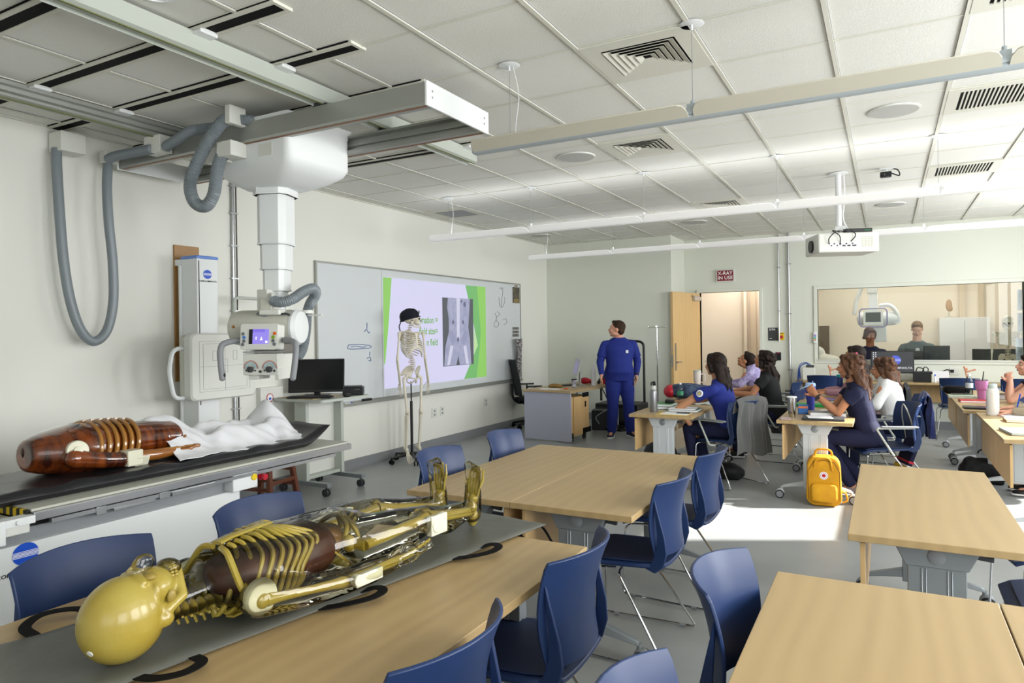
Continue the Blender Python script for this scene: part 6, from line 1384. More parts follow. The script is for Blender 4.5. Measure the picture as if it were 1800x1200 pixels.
for s in (-1, 1): m = MB(); m.tube(fillet([(s*.2, 0, .42), (s*.27, 0, .43), (s*.275, 0, .66)], .03), .017, 8); m.loops([[(s*.275+x, y, z) for x, y in rrect(-.04, .04, -.13, .12, .035)] for z in (.66, .685)]); m.build('armrest', K['black'], t, smooth=30)
for k in range(5):
    a = 2*PI*k/5+.4; c, s_ = math.cos(a), math.sin(a); m = MB(); m.tube([(0, 0, .11), (c*.16, s_*.16, .095), (c*.31, s_*.31, .07)], [.03, .022, .015], 7); lg = m.build('base_arm', K['black'], t); m = MB()
    for e in (-1, 1): m.cyl((c*.305-s_*e*.006, s_*.305+c*e*.006, .03), (c*.305-s_*e*.026, s_*.305+c*e*.026, .03), .03, n=14)
    m.build('caster', K['blackm'], lg)
# black frame cart behind the teacher, IV pole
t = thing('exercise_platform', 'black floor machine with a tall curved handle frame behind the teacher', 'machine', (-3.82, 10.55, 0))
m = MB(); m.box(-.30, .42, -.26, .26, .02, .36); m.build('machine_base', K['black'], t, bevel=.02); m = MB(); m.tube(fillet([(.38, .18, .3), (.38, .18, 1.33), (.05, .18, 1.36), (-.32, .18, 1.08), (-.36, .18, .9), (-.36, .18, .36)], .09, 6), .020, 10); m.build('handle_frame', K['black'], t)
m = MB(); m.box(-.28, .3, -.262, -.26, .1, .3); m.build('front_vent', K['dark'], t, smooth=0)
t = thing('floor_box', 'black equipment box on the floor between the desk and the teacher', 'box', (-3.86, 9.98, 0), .3); m = MB(); m.box(-.17, .17, -.14, .14, .0, .30); m.build('box_body', K['black'], t, bevel=.012); m = MB(); m.tube(catmull([(-.05, -.15, .1), (-.1, -.17, .2), (0, -.15, .28), (.06, -.12, .31)]), .008, 6); m.build('handle', K['grey'], t)
t = thing('iv_pole', 'thin steel IV pole with four hooks next to the open door', 'pole', (-3.235, 10.78, 0)); m = MB(); m.cyl((0, 0, .05), (0, 0, .95), .012, n=12); m.cyl((0, 0, .9), (0, 0, 1.585), .008, n=12); m.build('pole', K['chrome'], t)
for k in range(4):
    a = k*PI/2+.4; c, s_ = math.cos(a), math.sin(a); m = MB(); m.tube(catmull([(0, 0, 1.56), (c*.09, s_*.09, 1.565), (c*.135, s_*.135, 1.555), (c*.14, s_*.14, 1.585)], 4), .005, 6); m.build('hook', K['chrome'], t)
for k in range(5): a = k*2*PI/5; m = MB(); m.tube([(0, 0, .07), (.16*math.cos(a), .16*math.sin(a), .045)], .012, 7); m.ell((.16*math.cos(a), .16*math.sin(a), .022), (.02, .02, .022)); m.build('leg', K['dark'], t)
# ================= BACK WALL FITTINGS =================
def wallthing(name, label, cat, px, py, y=YB): p = at(px, py, y=y); return thing(name, label, cat, (p.x, YB, p.z))
t = wallthing('lit_sign', 'dark red X-RAY IN USE sign above the open door', 'sign', 1275.5, 484.5)
m = MB(); m.box(-.15, .15, -.04, -.001, -.105, .105); m.build('sign_box', K['offwhite'], t, bevel=.004); m = MB(); m.box(-.132, .132, -.042, -.04, -.087, .087); m.build('sign_face', mat('maroon', '7E1428', .4), t, smooth=0)
text('X-RAY', .082, T(0, -.0425, .038) @ FY, K['whiteink'], t, 'sign_lettering', 1.0); text('IN USE', .082, T(0, -.0425, -.038) @ FY, K['whiteink'], t, 'sign_lettering', 1.0)
for l, px, r, ztop in (('thin steel conduit rising to the ceiling right of the door', 1369, .011, ZC), ('thicker steel conduit nearer the observation window', 1387, .017, ZC)):
    p = at(px, 500, y=YB); zb = .55 if px > 1380 else 1.30; t = thing('conduit', l, 'pipe', (p.x, YB-.03, zb)); m = MB(); m.cyl((0, 0, 0), (0, 0, ZC-zb-.005), r, n=12); m.build('pipe', K['steel'], t); m = MB()
    for z in ((.3, 1.2, 2.0) if zb < 1 else (.5, 1.2)): m.box(-r*2.2, r*2.2, -r*1.1, .028, z-.008, z+.008)
    m.build('strap', K['steel'], t, smooth=0)
t = wallthing('junction_box', 'grey steel junction box at the foot of the thicker conduit', 'electrical box', 1390, 697); m = MB(); m.box(-.075, .075, -.075, -.001, -.1, .11); m.build('box_body', mat('galvanised', '7D7F7C', .5, metal=.5), t, bevel=.003); m = MB(); m.tube(catmull([(.07, -.04, .02), (.12, -.05, .1), (.15, -.05, .25), (.14, -.04, .45)]), .009, 6); m.build('cable', K['logoblue'], t)
t = wallthing('room_sign', 'black room number plate right of the door', 'sign', 1359, 587); m = MB(); m.box(-.075, .075, -.008, -.001, -.105, .105); m.build('plate', K['dark'], t, smooth=0); text('219A', .045, T(-.06, -.0085, .075) @ FY, K['whiteink'], t, 'sign_lettering', 1, 'LEFT'); m = MB(); m.box(-.055, -.02, -.0095, -.008, -.075, -.067); m.build('small_line', K['whiteink'], t, smooth=0)
t = wallthing('emergency_switch', 'yellow switch plate with a red button between the room sign and the conduit', 'switch', 1373.5, 591); m = MB(); m.box(-.045, .045, -.012, -.001, -.062, .062); m.build('plate', K['yellow'], t, bevel=.004); m = MB(); m.lathe([(.028, 0), (.026, .015), (.015, .018)], (0, -.012, -.01), 20, (0, -1, 0)); m.build('button', K['red'], t); m = MB(); m.box(-.03, .03, -.0135, -.012, .04, .05); m.build('label', K['blackink'], t, smooth=0)
t = wallthing('card_reader', 'black card reader on the wall right of the door', 'card reader', 1368.5, 626); m = MB(); m.box(-.042, .042, -.03, -.001, -.065, .065); m.build('reader_body', K['black'], t, bevel=.006); m = MB(); m.box(-.025, .025, -.032, -.03, .052, .057); m.build('status_light', emis('red_led', 'E02050', .9), t, smooth=0)
t = wallthing('remote_holder', 'white remote control in a holder on the left window frame', 'remote', 1433, 593, YB-.02); m = MB(); m.box(-.026, .026, -.045, -.022, -.09, .09); m.build('remote_body', K['paper'], t, bevel=.006)
for k, c in enumerate(('8C5AB0', '3A8FC0', '3AA060', 'D88A3A')): m = MB(); m.box(-.018, .018, -.047, -.045, .03-k*.026, .048-k*.026); m.build('button_row', mat('remote_%d' % k, c, .5), t, smooth=0)
for l, px, py in (('white wall outlet on the far wall behind the IV pole', 1157, 627), ('white light switch on the wall low beside the office chair arm', 925, 690)):
    y = YA; p = at(px, py, y=y); t = thing('wall_outlet', l, 'outlet', (p.x, YA, p.z)); m = MB(); m.box(-.04, .04, -.008, -.001, -.06, .06); m.build('cover_plate', K['offwhite'], t, bevel=.003); m = MB(); m.box(-.015, .015, -.01, -.008, -.03, .03); m.build('socket_face', K['paper'], t, smooth=0)
# ================= BACK COUNTER =================
t = thing('back_counter', 'long maple counter along the back wall under the observation window', 'counter', (.75, 11.60, 0)); m = MB(); m.box(-2.0, 1.95, -.24, .235, .682, .71); m.build('countertop', K['maple'], t, smooth=0, bevel=.002)
m = MB(); m.box(-2.0, 1.95, .18, .20, .40, .68); m.build('apron_panel', K['maplev'], t, smooth=0)
for x in (-1.95, -.9, .6, 1.9): m = MB(); m.box(x-.03, x+.03, -.2, .2, 0, .68); m.build('leg', K['leglite'], t, smooth=0)
CZ = .711
mt_, M_, sc_ = monitor('monitor', 'monitor showing a blue globe logo on the back counter', (.065, 11.55, CZ), 0, .56, .33, .285, emis('charcoal_screen', '3A3D40', .8))
logo(mt_, M_ @ T(.04, -.0150, .03) @ FY, .135, False, emis('screen_logo_blue', '4D63D8', 1.0), None, emis('screen_stripe', 'B9C2F4', 1.0)); text('KONICA MINOLTA', .042, M_ @ T(.06, -.015, -.085) @ FY, emis('screen_white', 'E8E8F0', .9), mt_, 'screen_lettering', 1.1)
m = MB(M_)
for r in range(5):
    for c in range(2): m.box(-.25+c*.03, -.235+c*.03, -.0155, -.0135, .13-r*.03, .145-r*.03)
m.build('screen_icons', bpy.data.materials['screen_white'], mt_, smooth=0)
def boxy(name, label, cat, loc, w, d, h, mt, rz=0, part='case', bev=.004): t = thing(name, label, cat, loc, rz); m = MB(); m.box(-w/2, w/2, -d/2, d/2, 0, h); m.build(part, mt, t, bevel=bev); return t
t = boxy('desktop_computer', 'black desktop computer right of the globe-logo monitor', 'computer', (.45, 11.60, CZ), .24, .2, .15, K['black']); m = MB(); m.tube(catmull([(-.08, .05, .15), (-.06, .06, .2), (0, .06, .19), (.02, .06, .15)]), .007, 6); m.tube(catmull([(.0, .05, .15), (.03, .06, .21), (.07, .06, .19), (.07, .06, .15)]), .007, 6); m.build('cable_loop', K['blackm'], t)
t = boxy('control_box', 'white equipment box with blue cables at the left end of the back counter', 'equipment', (-1.07, 11.62, CZ), .17, .16, .19, K['offwhite']); m = MB(); m.box(-.04, .07, -.05, .05, .19, .225); m.build('connector_block', K['dark'], t, bevel=.003)
m = MB(); m.tube(catmull([(.0, 0, .225), (-.05, 0, .25), (-.13, -.01, .19), (-.15, -.02, .0), (-.155, -.04, -.15), (-.14, -.05, -.35)]), .009, 6); m.tube(catmull([(.03, 0, .225), (-.05, 0, .265), (-.145, -.01, .2), (-.165, -.02, -.1), (-.16, -.03, -.3)]), .007, 6); m.build('blue_cable', mat('blue_cable', '2C4E9A', .5), t)
for l, x, y in (('small anatomical joint model right of the white equipment box', -.765, 11.62), ('small anatomical shoulder joint model at the right end of the counter', .99, 11.66)):
    t = thing('joint_model', l, 'anatomy model', (x, y, CZ)); m = MB(); m.lathe([(.045, 0), (.045, .012), (.01, .016)], n=20); m.cyl((0, 0, .01), (0, 0, .09), .004, n=8); m.build('stand', K['black'], t)
    m = MB(); m.limb([(0, 0, .08), (-.01, 0, .15), (.0, 0, .19)], [.012, .010, .016], 8); m.limb([(0, 0, .15), (.05, 0, .165), (.10, 0, .18)], [.014, .010, .013], 8); m.limb([(-.01, 0, .17), (-.03, 0, .22)], [.016, .012], 8); m.build('model_bones', mat('coral_bone_%d' % int(x*10+50), 'C98C6A', .5), t, remesh=.004, sm=1)
t = boxy('power_unit', 'flat black box with wires between the joint model and the monitor', 'equipment', (-.86, 11.6, CZ) if 0 else (-.42, 11.6, CZ), .2, .16, .06, K['dark'])
o = thing('counter_outlet', 'wall outlet with a black plug above the back counter', 'outlet', (.86, YB, .85)); m = MB(); m.box(-.06, .06, -.008, -.001, -.05, .06); m.build('cover_plate', K['offwhite'], o, bevel=.003); m = MB(); m.box(-.05, -.01, -.05, -.008, -.01, .03); m.tube(catmull([(-.04, -.045, .01), (-.10, -.06, .03), (-.16, -.07, -.02), (-.14, -.08, -.12)]), .008, 6); m.build('plug_cord', K['black'], o)
tag(MB().box(-.12, .12, -.006, .006, 0, .15).build('white_binder', K['paper'], smooth=0, loc=(.66, 11.72, CZ)), 'white binder leaning on the back wall right of the black computer', 'binder')
bottle('small_bottle', 'small white and blue bottle on the counter beside the black computer', 'bottle', (.60, 11.52, CZ), [(.014, 0), (.014, .08), (.008, .095)], K['paper'], [(.009, .09), (.009, .115)], K['logoblue'])
bottle('beige_tube', 'beige tube standing beside the small blue-capped bottle', 'tube', (.565, 11.5, CZ), [(.016, 0), (.016, .11), (.012, .12)], K['beige'])
# ================= CONTROL ROOM =================
t = thing('x_ray_tube_unit', 'white x-ray tube unit with a purple-rimmed screen behind the observation glass', 'x-ray machine', (-.20, 13.45, 1.68)); lil = mat('lilac_rim', '8F8DB8', .4)
m = MB(); m.box(-.09, .07, -.05, .08, .42, 1.3); m.box(-.07, .07, -.04, .07, .1, .5); m.build('column', K['paper'], t, bevel=.006); m = MB(); m.box(-.025, .005, -.056, -.05, .55, 1.3); m.build('blue_scale', mat('navy_scale', '4A5078', .5), t, smooth=0)
m = MB(); m.tube([(x, -.16, z) for x, z in rrect(-.21, .21, -.16, .15, .06)], .012, 8, closed=True); m.build('screen_rim', lil, t)
m = MB(); m.loops([[(x, -.17+dy, z) for x, z in rrect(-.15, .15, -.13, .12, .02)] for dy in (0, .06)]); pn_ = m.build('screen_panel', K['paper'], t, smooth=30); m = MB(); m.box(-.115, .115, -.174, -.17, -.08, .085); m.build('screen', mat('dead_screen', '3B3F3C', .2), pn_, smooth=0)
m = MB(); m.lathe([(.02, -.32), (.10, -.30), (.12, -.22), (.12, .22), (.10, .30), (.02, .34)], (.06, .02, -.02), 24, (1, 0, 0)); m.lathe([(.06, -.03), (.06, .03)], (.36, -.03, -.06), 20, (0, 1, 0)); m.build('tube_housing', K['paper'], t, smooth=40)
m = MB(); m.tube(catmull([(-.12, .05, .9), (-.16, .05, .6), (-.26, .05, .3), (-.30, .04, .05)]), .035, 10); m.tube(catmull([(.1, .0, .2), (.25, -.05, .2), (.35, -.05, .08), (.38, -.03, -.06)]), .035, 10); m.build('white_hose', K['paper'], t); m = MB(); m.box(-.09, .2, -.12, .1, -.42, -.16); m.build('collimator_box', K['paper'], t, bevel=.01)
t = thing('white_cabinet', 'white cabinet against the warm back wall behind the glass', 'cabinet', (1.2, 14.55, 0)); m = MB(); m.box(-.37, .37, -.18, .18, 0, 1.66); m.build('cabinet_body', K['paper'], t, bevel=.004); m = MB(); m.box(-.003, .003, -.182, -.18, .05, 1.6); m.build('door_gap', K['grey'], t, smooth=0)
t = thing('ear_model', 'tan anatomical model on a stand on top of the white cabinet', 'anatomy model', (.98, 14.5, 1.66)); m = MB(); m.lathe([(.06, 0), (.06, .02), (.012, .03), (.01, .12)], n=16); m.build('stand', K['beige'], t); m = MB(); m.ell((0, 0, .22), (.05, .03, .11)); m.ell((.03, 0, .16), (.03, .025, .05)); m.build('model_shape', mat('tan_model', 'B79672', .6), t, remesh=.008, sm=2)
tag(MB().box(-.09, .09, -.03, .03, 0, .62).build('wall_cover', mat('brown_grey_panel', '6B5E52', .6), smooth=0, loc=(-1.07, 14.66, .93)), 'grey-brown panel on the wall at the left behind the observation glass', 'panel')
t = thing('exam_pillow', 'white pillow heap at the lower left corner behind the observation glass', 'pillow', (-.98, 12.95, .85)); m = MB(); m.ell((0, 0, .1), (.24, .18, .12)); m.ell((-.08, 0, .22), (.13, .12, .13)); m.ell((.12, 0, .1), (.16, .12, .1)); m.build('pillow_cover', mat('pillow_white', 'DEDAD2', .85, bump=.5, bscale=10), t, remesh=.012, sm=3)
t = thing('exam_bench', 'low white bench under the pillow behind the observation glass', 'bench', (-.9, 13.0, 0)); m = MB(); m.box(-.4, .45, -.3, .3, .78, .85); m.build('bench_top', K['beige'], t, bevel=.01); m = MB(); m.box(-.3, .35, -.2, .2, 0, .78); m.build('bench_base', K['offwhite'], t, smooth=0)
t = thing('operator_chair', 'dark grey office chair back behind the small skeleton in the control room', 'chair', (1.46, 13.0, 0)); m = MB(); P3 = [[((-1+2*i/8)*.28, -.1+.05*((-1+2*i/8)**2), .6+.55*j/8) for j in range(9)] for i in range(9)]; m.sheet(P3, .03); m.build('chair_back', mat('slate_fabric', '4A4E52', .8), t, bevel=.01, smooth=60)
m = MB(); m.cyl((0, .1, .05), (0, .1, .45), .03, n=12); m.box(-.25, .25, -.1, .35, .45, .52); m.build('chair_seat', K['dark'], t, bevel=.01); m = MB(); m.box(-.25, .25, .05, .15, 0, .05); m.build('chair_base', K['dark'], t, smooth=0)
sk2 = thing('small_skeleton_model', 'small ivory skeleton model standing behind the right part of the observation glass', 'skeleton', (1.56, 12.35, -.02), math.radians(165))
J = dict(head=1.60, heady=.0, headrot=Matrix.Identity(3), sh=1.42, shx=.165, hip=1.0, arms=[((.175, -.01, 1.43), (.2, -.02, 1.14), (.2, .03, .905), (0, 0, -1), (-1, 0, 0), 1), ((-.175, -.01, 1.43), (-.205, -.02, 1.14), (-.21, .03, .905), (0, 0, -1), (1, 0, 0), -1)], legs=[((.085, 0, 1.0), (.095, .02, .58), (.09, -.02, .17), (.15, .8, -.6)), ((-.085, 0, 1.0), (-.1, .02, .58), (-.10, -.03, .17), (-.1, .75, -.66))])
skeleton(sk2, K['bone'], J); m = MB(); m.cyl((0, -.05, .02), (0, -.05, 1.0), .012, n=8); m.lathe([(.2, .02), (.2, .05)], n=20); m.build('stand', K['dark'], sk2); sk2.scale = (.99, .99, .99)
t = thing('control_desk', 'narrow desk just behind the observation glass with monitors seen from behind', 'desk', (.45, 12.17, 0)); m = MB(); m.box(-1.3, 1.2, -.18, .14, .78, .81); m.build('desktop', K['offwhite'], t, smooth=0); m = MB(); m.box(-1.2, -1.15, -.1, .1, 0, .78); m.box(1.1, 1.15, -.1, .1, 0, .78); m.build('leg', K['grey'], t, smooth=0)
t, _, _ = monitor('monitor', 'black monitor seen from behind in front of the man in the grey t-shirt', (.66, 12.2, .81), PI, .34, .30, .26, mat('dark_back', '15161A', .4)); t, _, _ = monitor('monitor', 'small black rounded monitor back left of the man behind the glass', (.40, 12.24, .81), PI, .24, .22, .22, bpy.data.materials['dark_back'])
for l, a, b in (('printed x-ray chart taped at the top right behind the observation glass', (1788, 509), (1800, 545)), ('second printed chart below the first at the right of the observation glass', (1788, 550), (1800, 582)), ('lowest printed sheet at the right edge of the observation glass', (1785, 594), (1800, 650))):
    p, q = at(*a, y=YB+.08), at(*b, y=YB+.08); tag(MB(T(-p.x, 0, -q.z)).box(p.x, WX1-.01, 0, .003, q.z, p.z).build('printed_sheet', mat('print_'+l[:3], 'C3C5C9', .7, noise=('6E7075', 16, (1, 1, .3))), smooth=0, loc=(p.x, YB+.075, q.z)), l, 'paper')
# ================= THINGS ON THE STUDENT TABLES =================
TZ = TH+.001
K['clearpl'] = glassy('clear_plastic', 'EEF3F5', 1.0, .05, 1.4)
K['cloth_navy'] = mat('navy_fleece', '1F2C66', .9, sheen=.3, bump=.5, bscale=18)
def flatbook(label, x, y, z, w, d, h, mt, rz=0, name='textbook', cat='book', pages=True):
    t = thing(name, label, cat, (x, y, z), rz); m = MB(); m.box(-w/2, w/2, -d/2, d/2, 0, .0025); m.box(-w/2, w/2, -d/2, d/2, h-.0025, h); m.box(-w/2, -w/2+.004, -d/2, d/2, 0, h); m.build('cover', mt, t, smooth=0)
    if pages: m = MB(); m.box(-w/2+.004, w/2-.004, -d/2+.004, d/2-.004, .0026, h-.0026); m.build('pages', K['paper'], t, smooth=0)
    return t
def sheetp(label, x, y, z, w, d, rz=0, mt=None, name='paper_sheet', h=.002): o = tag(MB().box(-w/2, w/2, -d/2, d/2, 0, h).build(name, mt or K['paper'], smooth=0, loc=(x, y, z)), label, 'paper'); o.rotation_euler = (0, 0, rz); return o
def laptop(label, x, y, z, rz, mt, w=.32, d=.22): t = thing('laptop', label, 'laptop', (x, y, z), rz); m = MB(); m.box(-w/2, w/2, -d/2, d/2, .001, .011); m.build('laptop_base', mt, t, bevel=.003); m = MB(); m.box(-w/2, w/2, -d/2, d/2, .0115, .018); m.build('laptop_lid', mt, t, bevel=.003); return t
def pen(label, x, y, z, rz, mt): o = tag(MB().cyl((-.065, 0, .005), (.065, 0, .005), .0045, n=8).build('pen', mt, loc=(x, y, z)), label, 'pen'); o.rotation_euler = (0, 0, rz); return o
def water(label, x, y, s=1.0, lab='3E8F6A'):
    t = thing('water_bottle', label, 'bottle', (x, y, TZ)); m = MB(); pr = [(.03, 0), (.033, .008)]+[(.033-.0015*(k % 2), .012+.010*k) for k in range(13)]+[(.031, .15), (.02, .178), (.013, .19), (.013, .2)]; m.lathe([(a*s, b*s) for a, b in pr], n=20); m.build('bottle_body', K['clearpl'], t, smooth=50)
    m = MB(); m.lathe([(.0338*s, .075*s), (.0338*s, .125*s)], n=20, cap=False); m.build('label_band', mat('bottle_label_'+lab, lab, .5), t); m = MB(); m.lathe([(.014*s, .198*s), (.014*s, .214*s)], n=16); m.build('cap', K['paper'], t); m = MB(); m.lathe([(.031*s, .004), (.031*s, .11*s)], n=16); m.build('water_fill', glassy('water_fill', 'DCE6E6', .8, .02, 1.1), t); return t
# table of the woman in royal blue
t = bottle('steel_bottle', 'grey steel bottle with a black loop lid on the first student table', 'bottle', (-2.03, 6.62, TZ), [(.036, 0), (.038, .006), (.038, .19), (.034, .21), (.027, .222)], mat('grey_steel_coat', '8E9092', .35, metal=.7), [(.026, .222), (.027, .232), (.026, .255), (.02, .26)], K['alulite'])
m = MB(); m.tube(fillet([(-.02, 0, .25), (-.022, 0, .285), (.015, 0, .30), (.02, 0, .262)], .012), .007, 8); m.cyl((0, 0, .255), (.005, 0, .29), .010, n=10); m.build('loop_handle', K['black'], t)
flatbook('green textbook, bottom of the stack behind the grey steel bottle', -2.02, 6.98, TZ, .20, .27, .028, mat('teal_cover', '3F7A6A', .5), .1); flatbook('white-edged green textbook, top of the stack behind the grey steel bottle', -2.02, 6.97, TZ+.029, .19, .25, .025, mat('green_cover', '4E8F5E', .5), -.05)
boxy('glasses_case', 'black glasses case lying on the green textbooks', 'case', (-1.98, 7.02, TZ+.055), .09, .16, .035, K['black'], .2, 'case_shell', .012)
flatbook('open binder with white pages under the hand of the woman in royal blue', -1.77, 6.82, TZ, .28, .24, .022, mat('binder_green', '4C6E5B', .5), 0, 'ring_binder', 'binder'); sheetp('loose white papers lying on the open binder', -1.79, 6.82, TZ+.0225, .26, .22, .12, h=.006)
sheetp('white worksheet at the front edge of the first student table', -1.79, 6.55, TZ+.0015, .26, .2, -.04); sheetp('yellow folder edge under the worksheet on the first student table', -1.80, 6.53, TZ, .30, .22, 0, K['yellow'], 'paper_folder', .0012); pen('dark pen lying on the front worksheet', -1.72, 6.56, TZ+.004, .1, K['black'])
water('clear plastic water bottle with a green label beside the floral backpack', -2.03, 7.62)
t = thing('floral_backpack', 'navy floral backpack with a red end lying on the first student table', 'backpack', (-2.05, 7.98, TZ), .25); t.scale = (1.2, 1.2, 1.25)
m = MB(); m.ell((.0, 0, .075), (.21, .13, .075)); m.ell((.12, .02, .07), (.14, .12, .065)); m.build('bag_body', mat('floral_navy', '1E2942', .8, noise=('4B5D78', 22, (1, 1, 1)), bump=.4, bscale=14), t, remesh=.01, sm=3); m = MB(); m.ell((-.155, 0, .072), (.065, .115, .062)); m.build('red_panel', K['red'], t, remesh=.008, sm=2)
P3 = [[(-.14+.28*u/8, -.2+.36*v/12, .004+.10*math.sin(v/12*PI*.55)*(.3+.7*u/8)+.008*math.sin(u*1.7+v)) for v in range(13)] for u in range(9)]; m = MB(); m.sheet(P3, .003); tag(m.build('patterned_cloth', mat('white_print_cloth', 'D5D8D8', .8, noise=('B5C0BE', 14, (1, 1, 1))), smooth=70, loc=(-1.74, 7.62, TZ)), 'white printed cloth heaped between the water bottle and the woman in royal blue', 'cloth')
def tumbler(name, label, x, y, prof, mt, lidm, straw=None, handle=None, lidh=.012, r=.045, h=.22, z=TZ):
    t = thing(name, label, 'cup', (x, y, z)); m = MB(); m.lathe(prof, n=28); m.build('cup_body', mt, t, smooth=40); m = MB(); m.lathe([(r, h), (r+.002, h+lidh*.5), (r-.004, h+lidh)], n=28); m.build('lid', lidm, t, smooth=40)
    if straw: m = MB(); m.cyl((.01, 0, h), (.022, 0, h+straw), .005, n=8); m.build('straw', K['black'] if straw > .08 else lidm, t)
    if handle: m = MB(); m.tube(fillet([(r-.005, 0, h-.03), (r+.045, 0, h-.03), (r+.045, 0, h-.13), (r-.012, 0, h-.14)], .02), .009, 8); m.build('handle', mt, t)
    return t
tumbler('handled_tumbler', 'cream tumbler with a side handle standing behind the floral backpack', -2.16, 8.95, [(.032, 0), (.034, .01), (.036, .11), (.048, .15), (.05, .26)], mat('cream_coat', 'D8CFC8', .4), K['alulite'], .04, True, .02, .05, .26)
sheetp('papers spread on the second student table near the woman in black', -1.8, 8.35, TZ, .3, .25, .2); flatbook('thick grey binder on the second student table behind the seated woman', -1.80, 8.62, TZ, .26, .22, .03, K['grey'], .1, 'ring_binder', 'binder'); pen('green pen upright in the hand of the person in purple', -1.86, 9.55, TZ+.09, 1.0, K['green'])
# table with the purple tumbler
tumbler('steel_tumbler', 'shiny steel tumbler with a white rim near the left corner of the purple tumbler table', -.765, 6.70, [(.028, 0), (.030, .006), (.041, .17), (.043, .175)], K['chrome'], K['paper'], None, None, .012, .043, .175)
t = tumbler('purple_tumbler', 'tall violet blue tumbler with a pale blue flip straw lid', -.665, 7.33, [(.034, 0), (.036, .008), (.037, .10), (.045, .11), (.047, .23), (.046, .235)], mat('violet_coat', '3A45A8', .4), mat('pale_blue_lid', 'A9C8F0', .4), .05, None, .03, .047, .235)
m = MB(); m.tube([(-.03+.04*math.cos(a), .03*math.sin(a)-.045, .235+.02*math.cos(a)) for a in [2*PI*k/14 for k in range(14)]], .007, 6, closed=True); m.build('carry_loop', bpy.data.materials['pale_blue_lid'], t)
t = boxy('snack_box', 'small blue box with an orange bow print between the steel cup and the violet tumbler', 'box', (-.70, 6.98, TZ), .09, .07, .085, mat('blue_print', '2F66A8', .5), .1, 'box_body', .006); m = MB(); m.box(-.04, .04, -.037, -.035, .055, .075); m.build('orange_print', mat('orange_print', 'D9764A', .5), t, smooth=0)
boxy('phone', 'phone in a pale pink case at the left front corner of the purple tumbler table', 'phone', (-.80, 6.53, TZ), .085, .15, .009, mat('pink_case', 'B9A2A0', .4), .15, 'phone_body', .003)
laptop('dark laptop with papers on it, at the front of the purple tumbler table', -.50, 6.62, TZ, .05, K['dark'], .34, .24); sheetp('white sheet curling on the dark laptop', -.53, 6.62, TZ+.0185, .2, .2, .2)
flatbook('spiral grey planner standing behind the dark laptop', -.48, 6.92, TZ, .30, .20, .035, K['alu'], .05, 'planner', 'book'); boxy('green_box', 'flat bright green box behind the violet tumbler', 'box', (-.70, 7.66, TZ), .34, .12, .03, K['green'], .02, 'box_body', .003)
sheetp('white papers behind the planner on the purple tumbler table', -.46, 7.25, TZ, .22, .28, .1); pen('dark pen on the white papers behind the planner', -.44, 7.15, TZ+.003, .3, K['black']); boxy('eyeglass_bag', 'clear zip pouch of pens beside the clasped hands table edge', 'pouch', (-.40, 7.55, TZ), .16, .1, .04, K['paper'], .3, 'pouch_body', .012)
tumbler('blue_bottle', 'navy bottle with a teal lid standing on the farther table beside the woman in navy', -.50, 9.05, [(.035, 0), (.037, .008), (.037, .20), (.034, .215)], mat('navy_bottle', '1C3A78', .35), mat('teal_lid', '1E9AA0', .4), None, None, .03, .034, .215)
sheetp('colourful papers on the farther table behind the violet tumbler', -.62, 8.5, TZ, .26, .22, .1, mat('purple_paper', '8A6AA8', .7)); pen('black pen on the farther table behind the violet tumbler', -.66, 8.25, TZ+.002, .2, K['black']); flatbook('dark notebook on the farther table beyond the violet tumbler', -.55, 8.08, TZ, .2, .14, .03, K['dark'], 0, 'notebook', 'book')
# right-hand tables
t = bottle('white_bottle', 'tall white bottle with a pale blue and green cap on the right-hand table', 'bottle', (.83, 7.50, TZ), [(.048, 0), (.05, .008), (.05, .195), (.046, .225), (.036, .24)], mat('white_coat', 'E2E0DB', .35), [(.036, .238), (.038, .25), (.034, .272), (.012, .278)], mat('mint_cap', 'B9C6C2', .4)); m = MB(); m.ell((.01, 0, .272), (.026, .02, .012)); m.build('cap_tab', bpy.data.materials['pale_blue_lid'], t)
tumbler('pink_cup', 'pink ribbed cup with a clear lid and black straw on the right-hand table', .90, 9.02, [(.036, 0), (.038, .008), (.042, .10), (.055, .112), (.062, .20), (.06, .205)], mat('pink_coat', 'C97FB8', .45), K['clearpl'], .10, None, .012, .06, .205)
water('clear plastic water bottle standing behind the pink cup', .83, 9.5, 1.15, 'C9CED0')
boxy('black_pouch', 'soft black pouch behind the pink cup', 'pouch', (.72, 9.72, TZ), .26, .16, .09, K['blackm'], .1, 'pouch_body', .03); o = boxy('black_glasses', 'black strap bundle in front of the black pouch', 'strap', (.74, 9.38, TZ), .20, .12, .03, K['black'], .2, 'strap_body', .01)
flatbook('white and green notebooks under the black strap bundle', .74, 9.22, TZ, .28, .2, .02, mat('pale_green', 'A5B39A', .6), 0, 'notebook', 'book'); t = flatbook('red-bottomed folder with papers and an orange strip', .80, 8.72, TZ, .26, .2, .018, K['red'], .03, 'folder', 'folder'); m = MB(); m.box(-.02, .1, -.06, -.03, .0185, .02); m.build('orange_strip', mat('orange_strip', 'E0764A', .6), t, smooth=0)
laptop('black closed laptop left of the white bottle on the right-hand table', .80, 8.02, TZ, 0, mat('black_laptop', '1E2026', .3), .30, .2); flatbook('black keyboard case near the elbow of the woman at the right edge', 1.15, 9.2, TZ, .2, .24, .05, K['black'], 0, 'organiser', 'case'); boxy('tissue_box', 'dark box with a red and blue end beside the black pouch', 'box', (.66, 10.1, TZ), .16, .08, .045, K['dark'], 0, 'box_body', .003)
sheetp('white worksheet under the beige-sleeved hand', .98, 7.72, TZ, .22, .28, .05); sheetp('printed pages beside the blue pen at the right edge', .98, 7.42, TZ, .2, .24, .1, h=.006); flatbook('thick book under papers at the right edge, with a wood-coloured cover', .98, 7.05, TZ, .24, .2, .018, mat('tan_cover', 'C9A878', .6), 0)
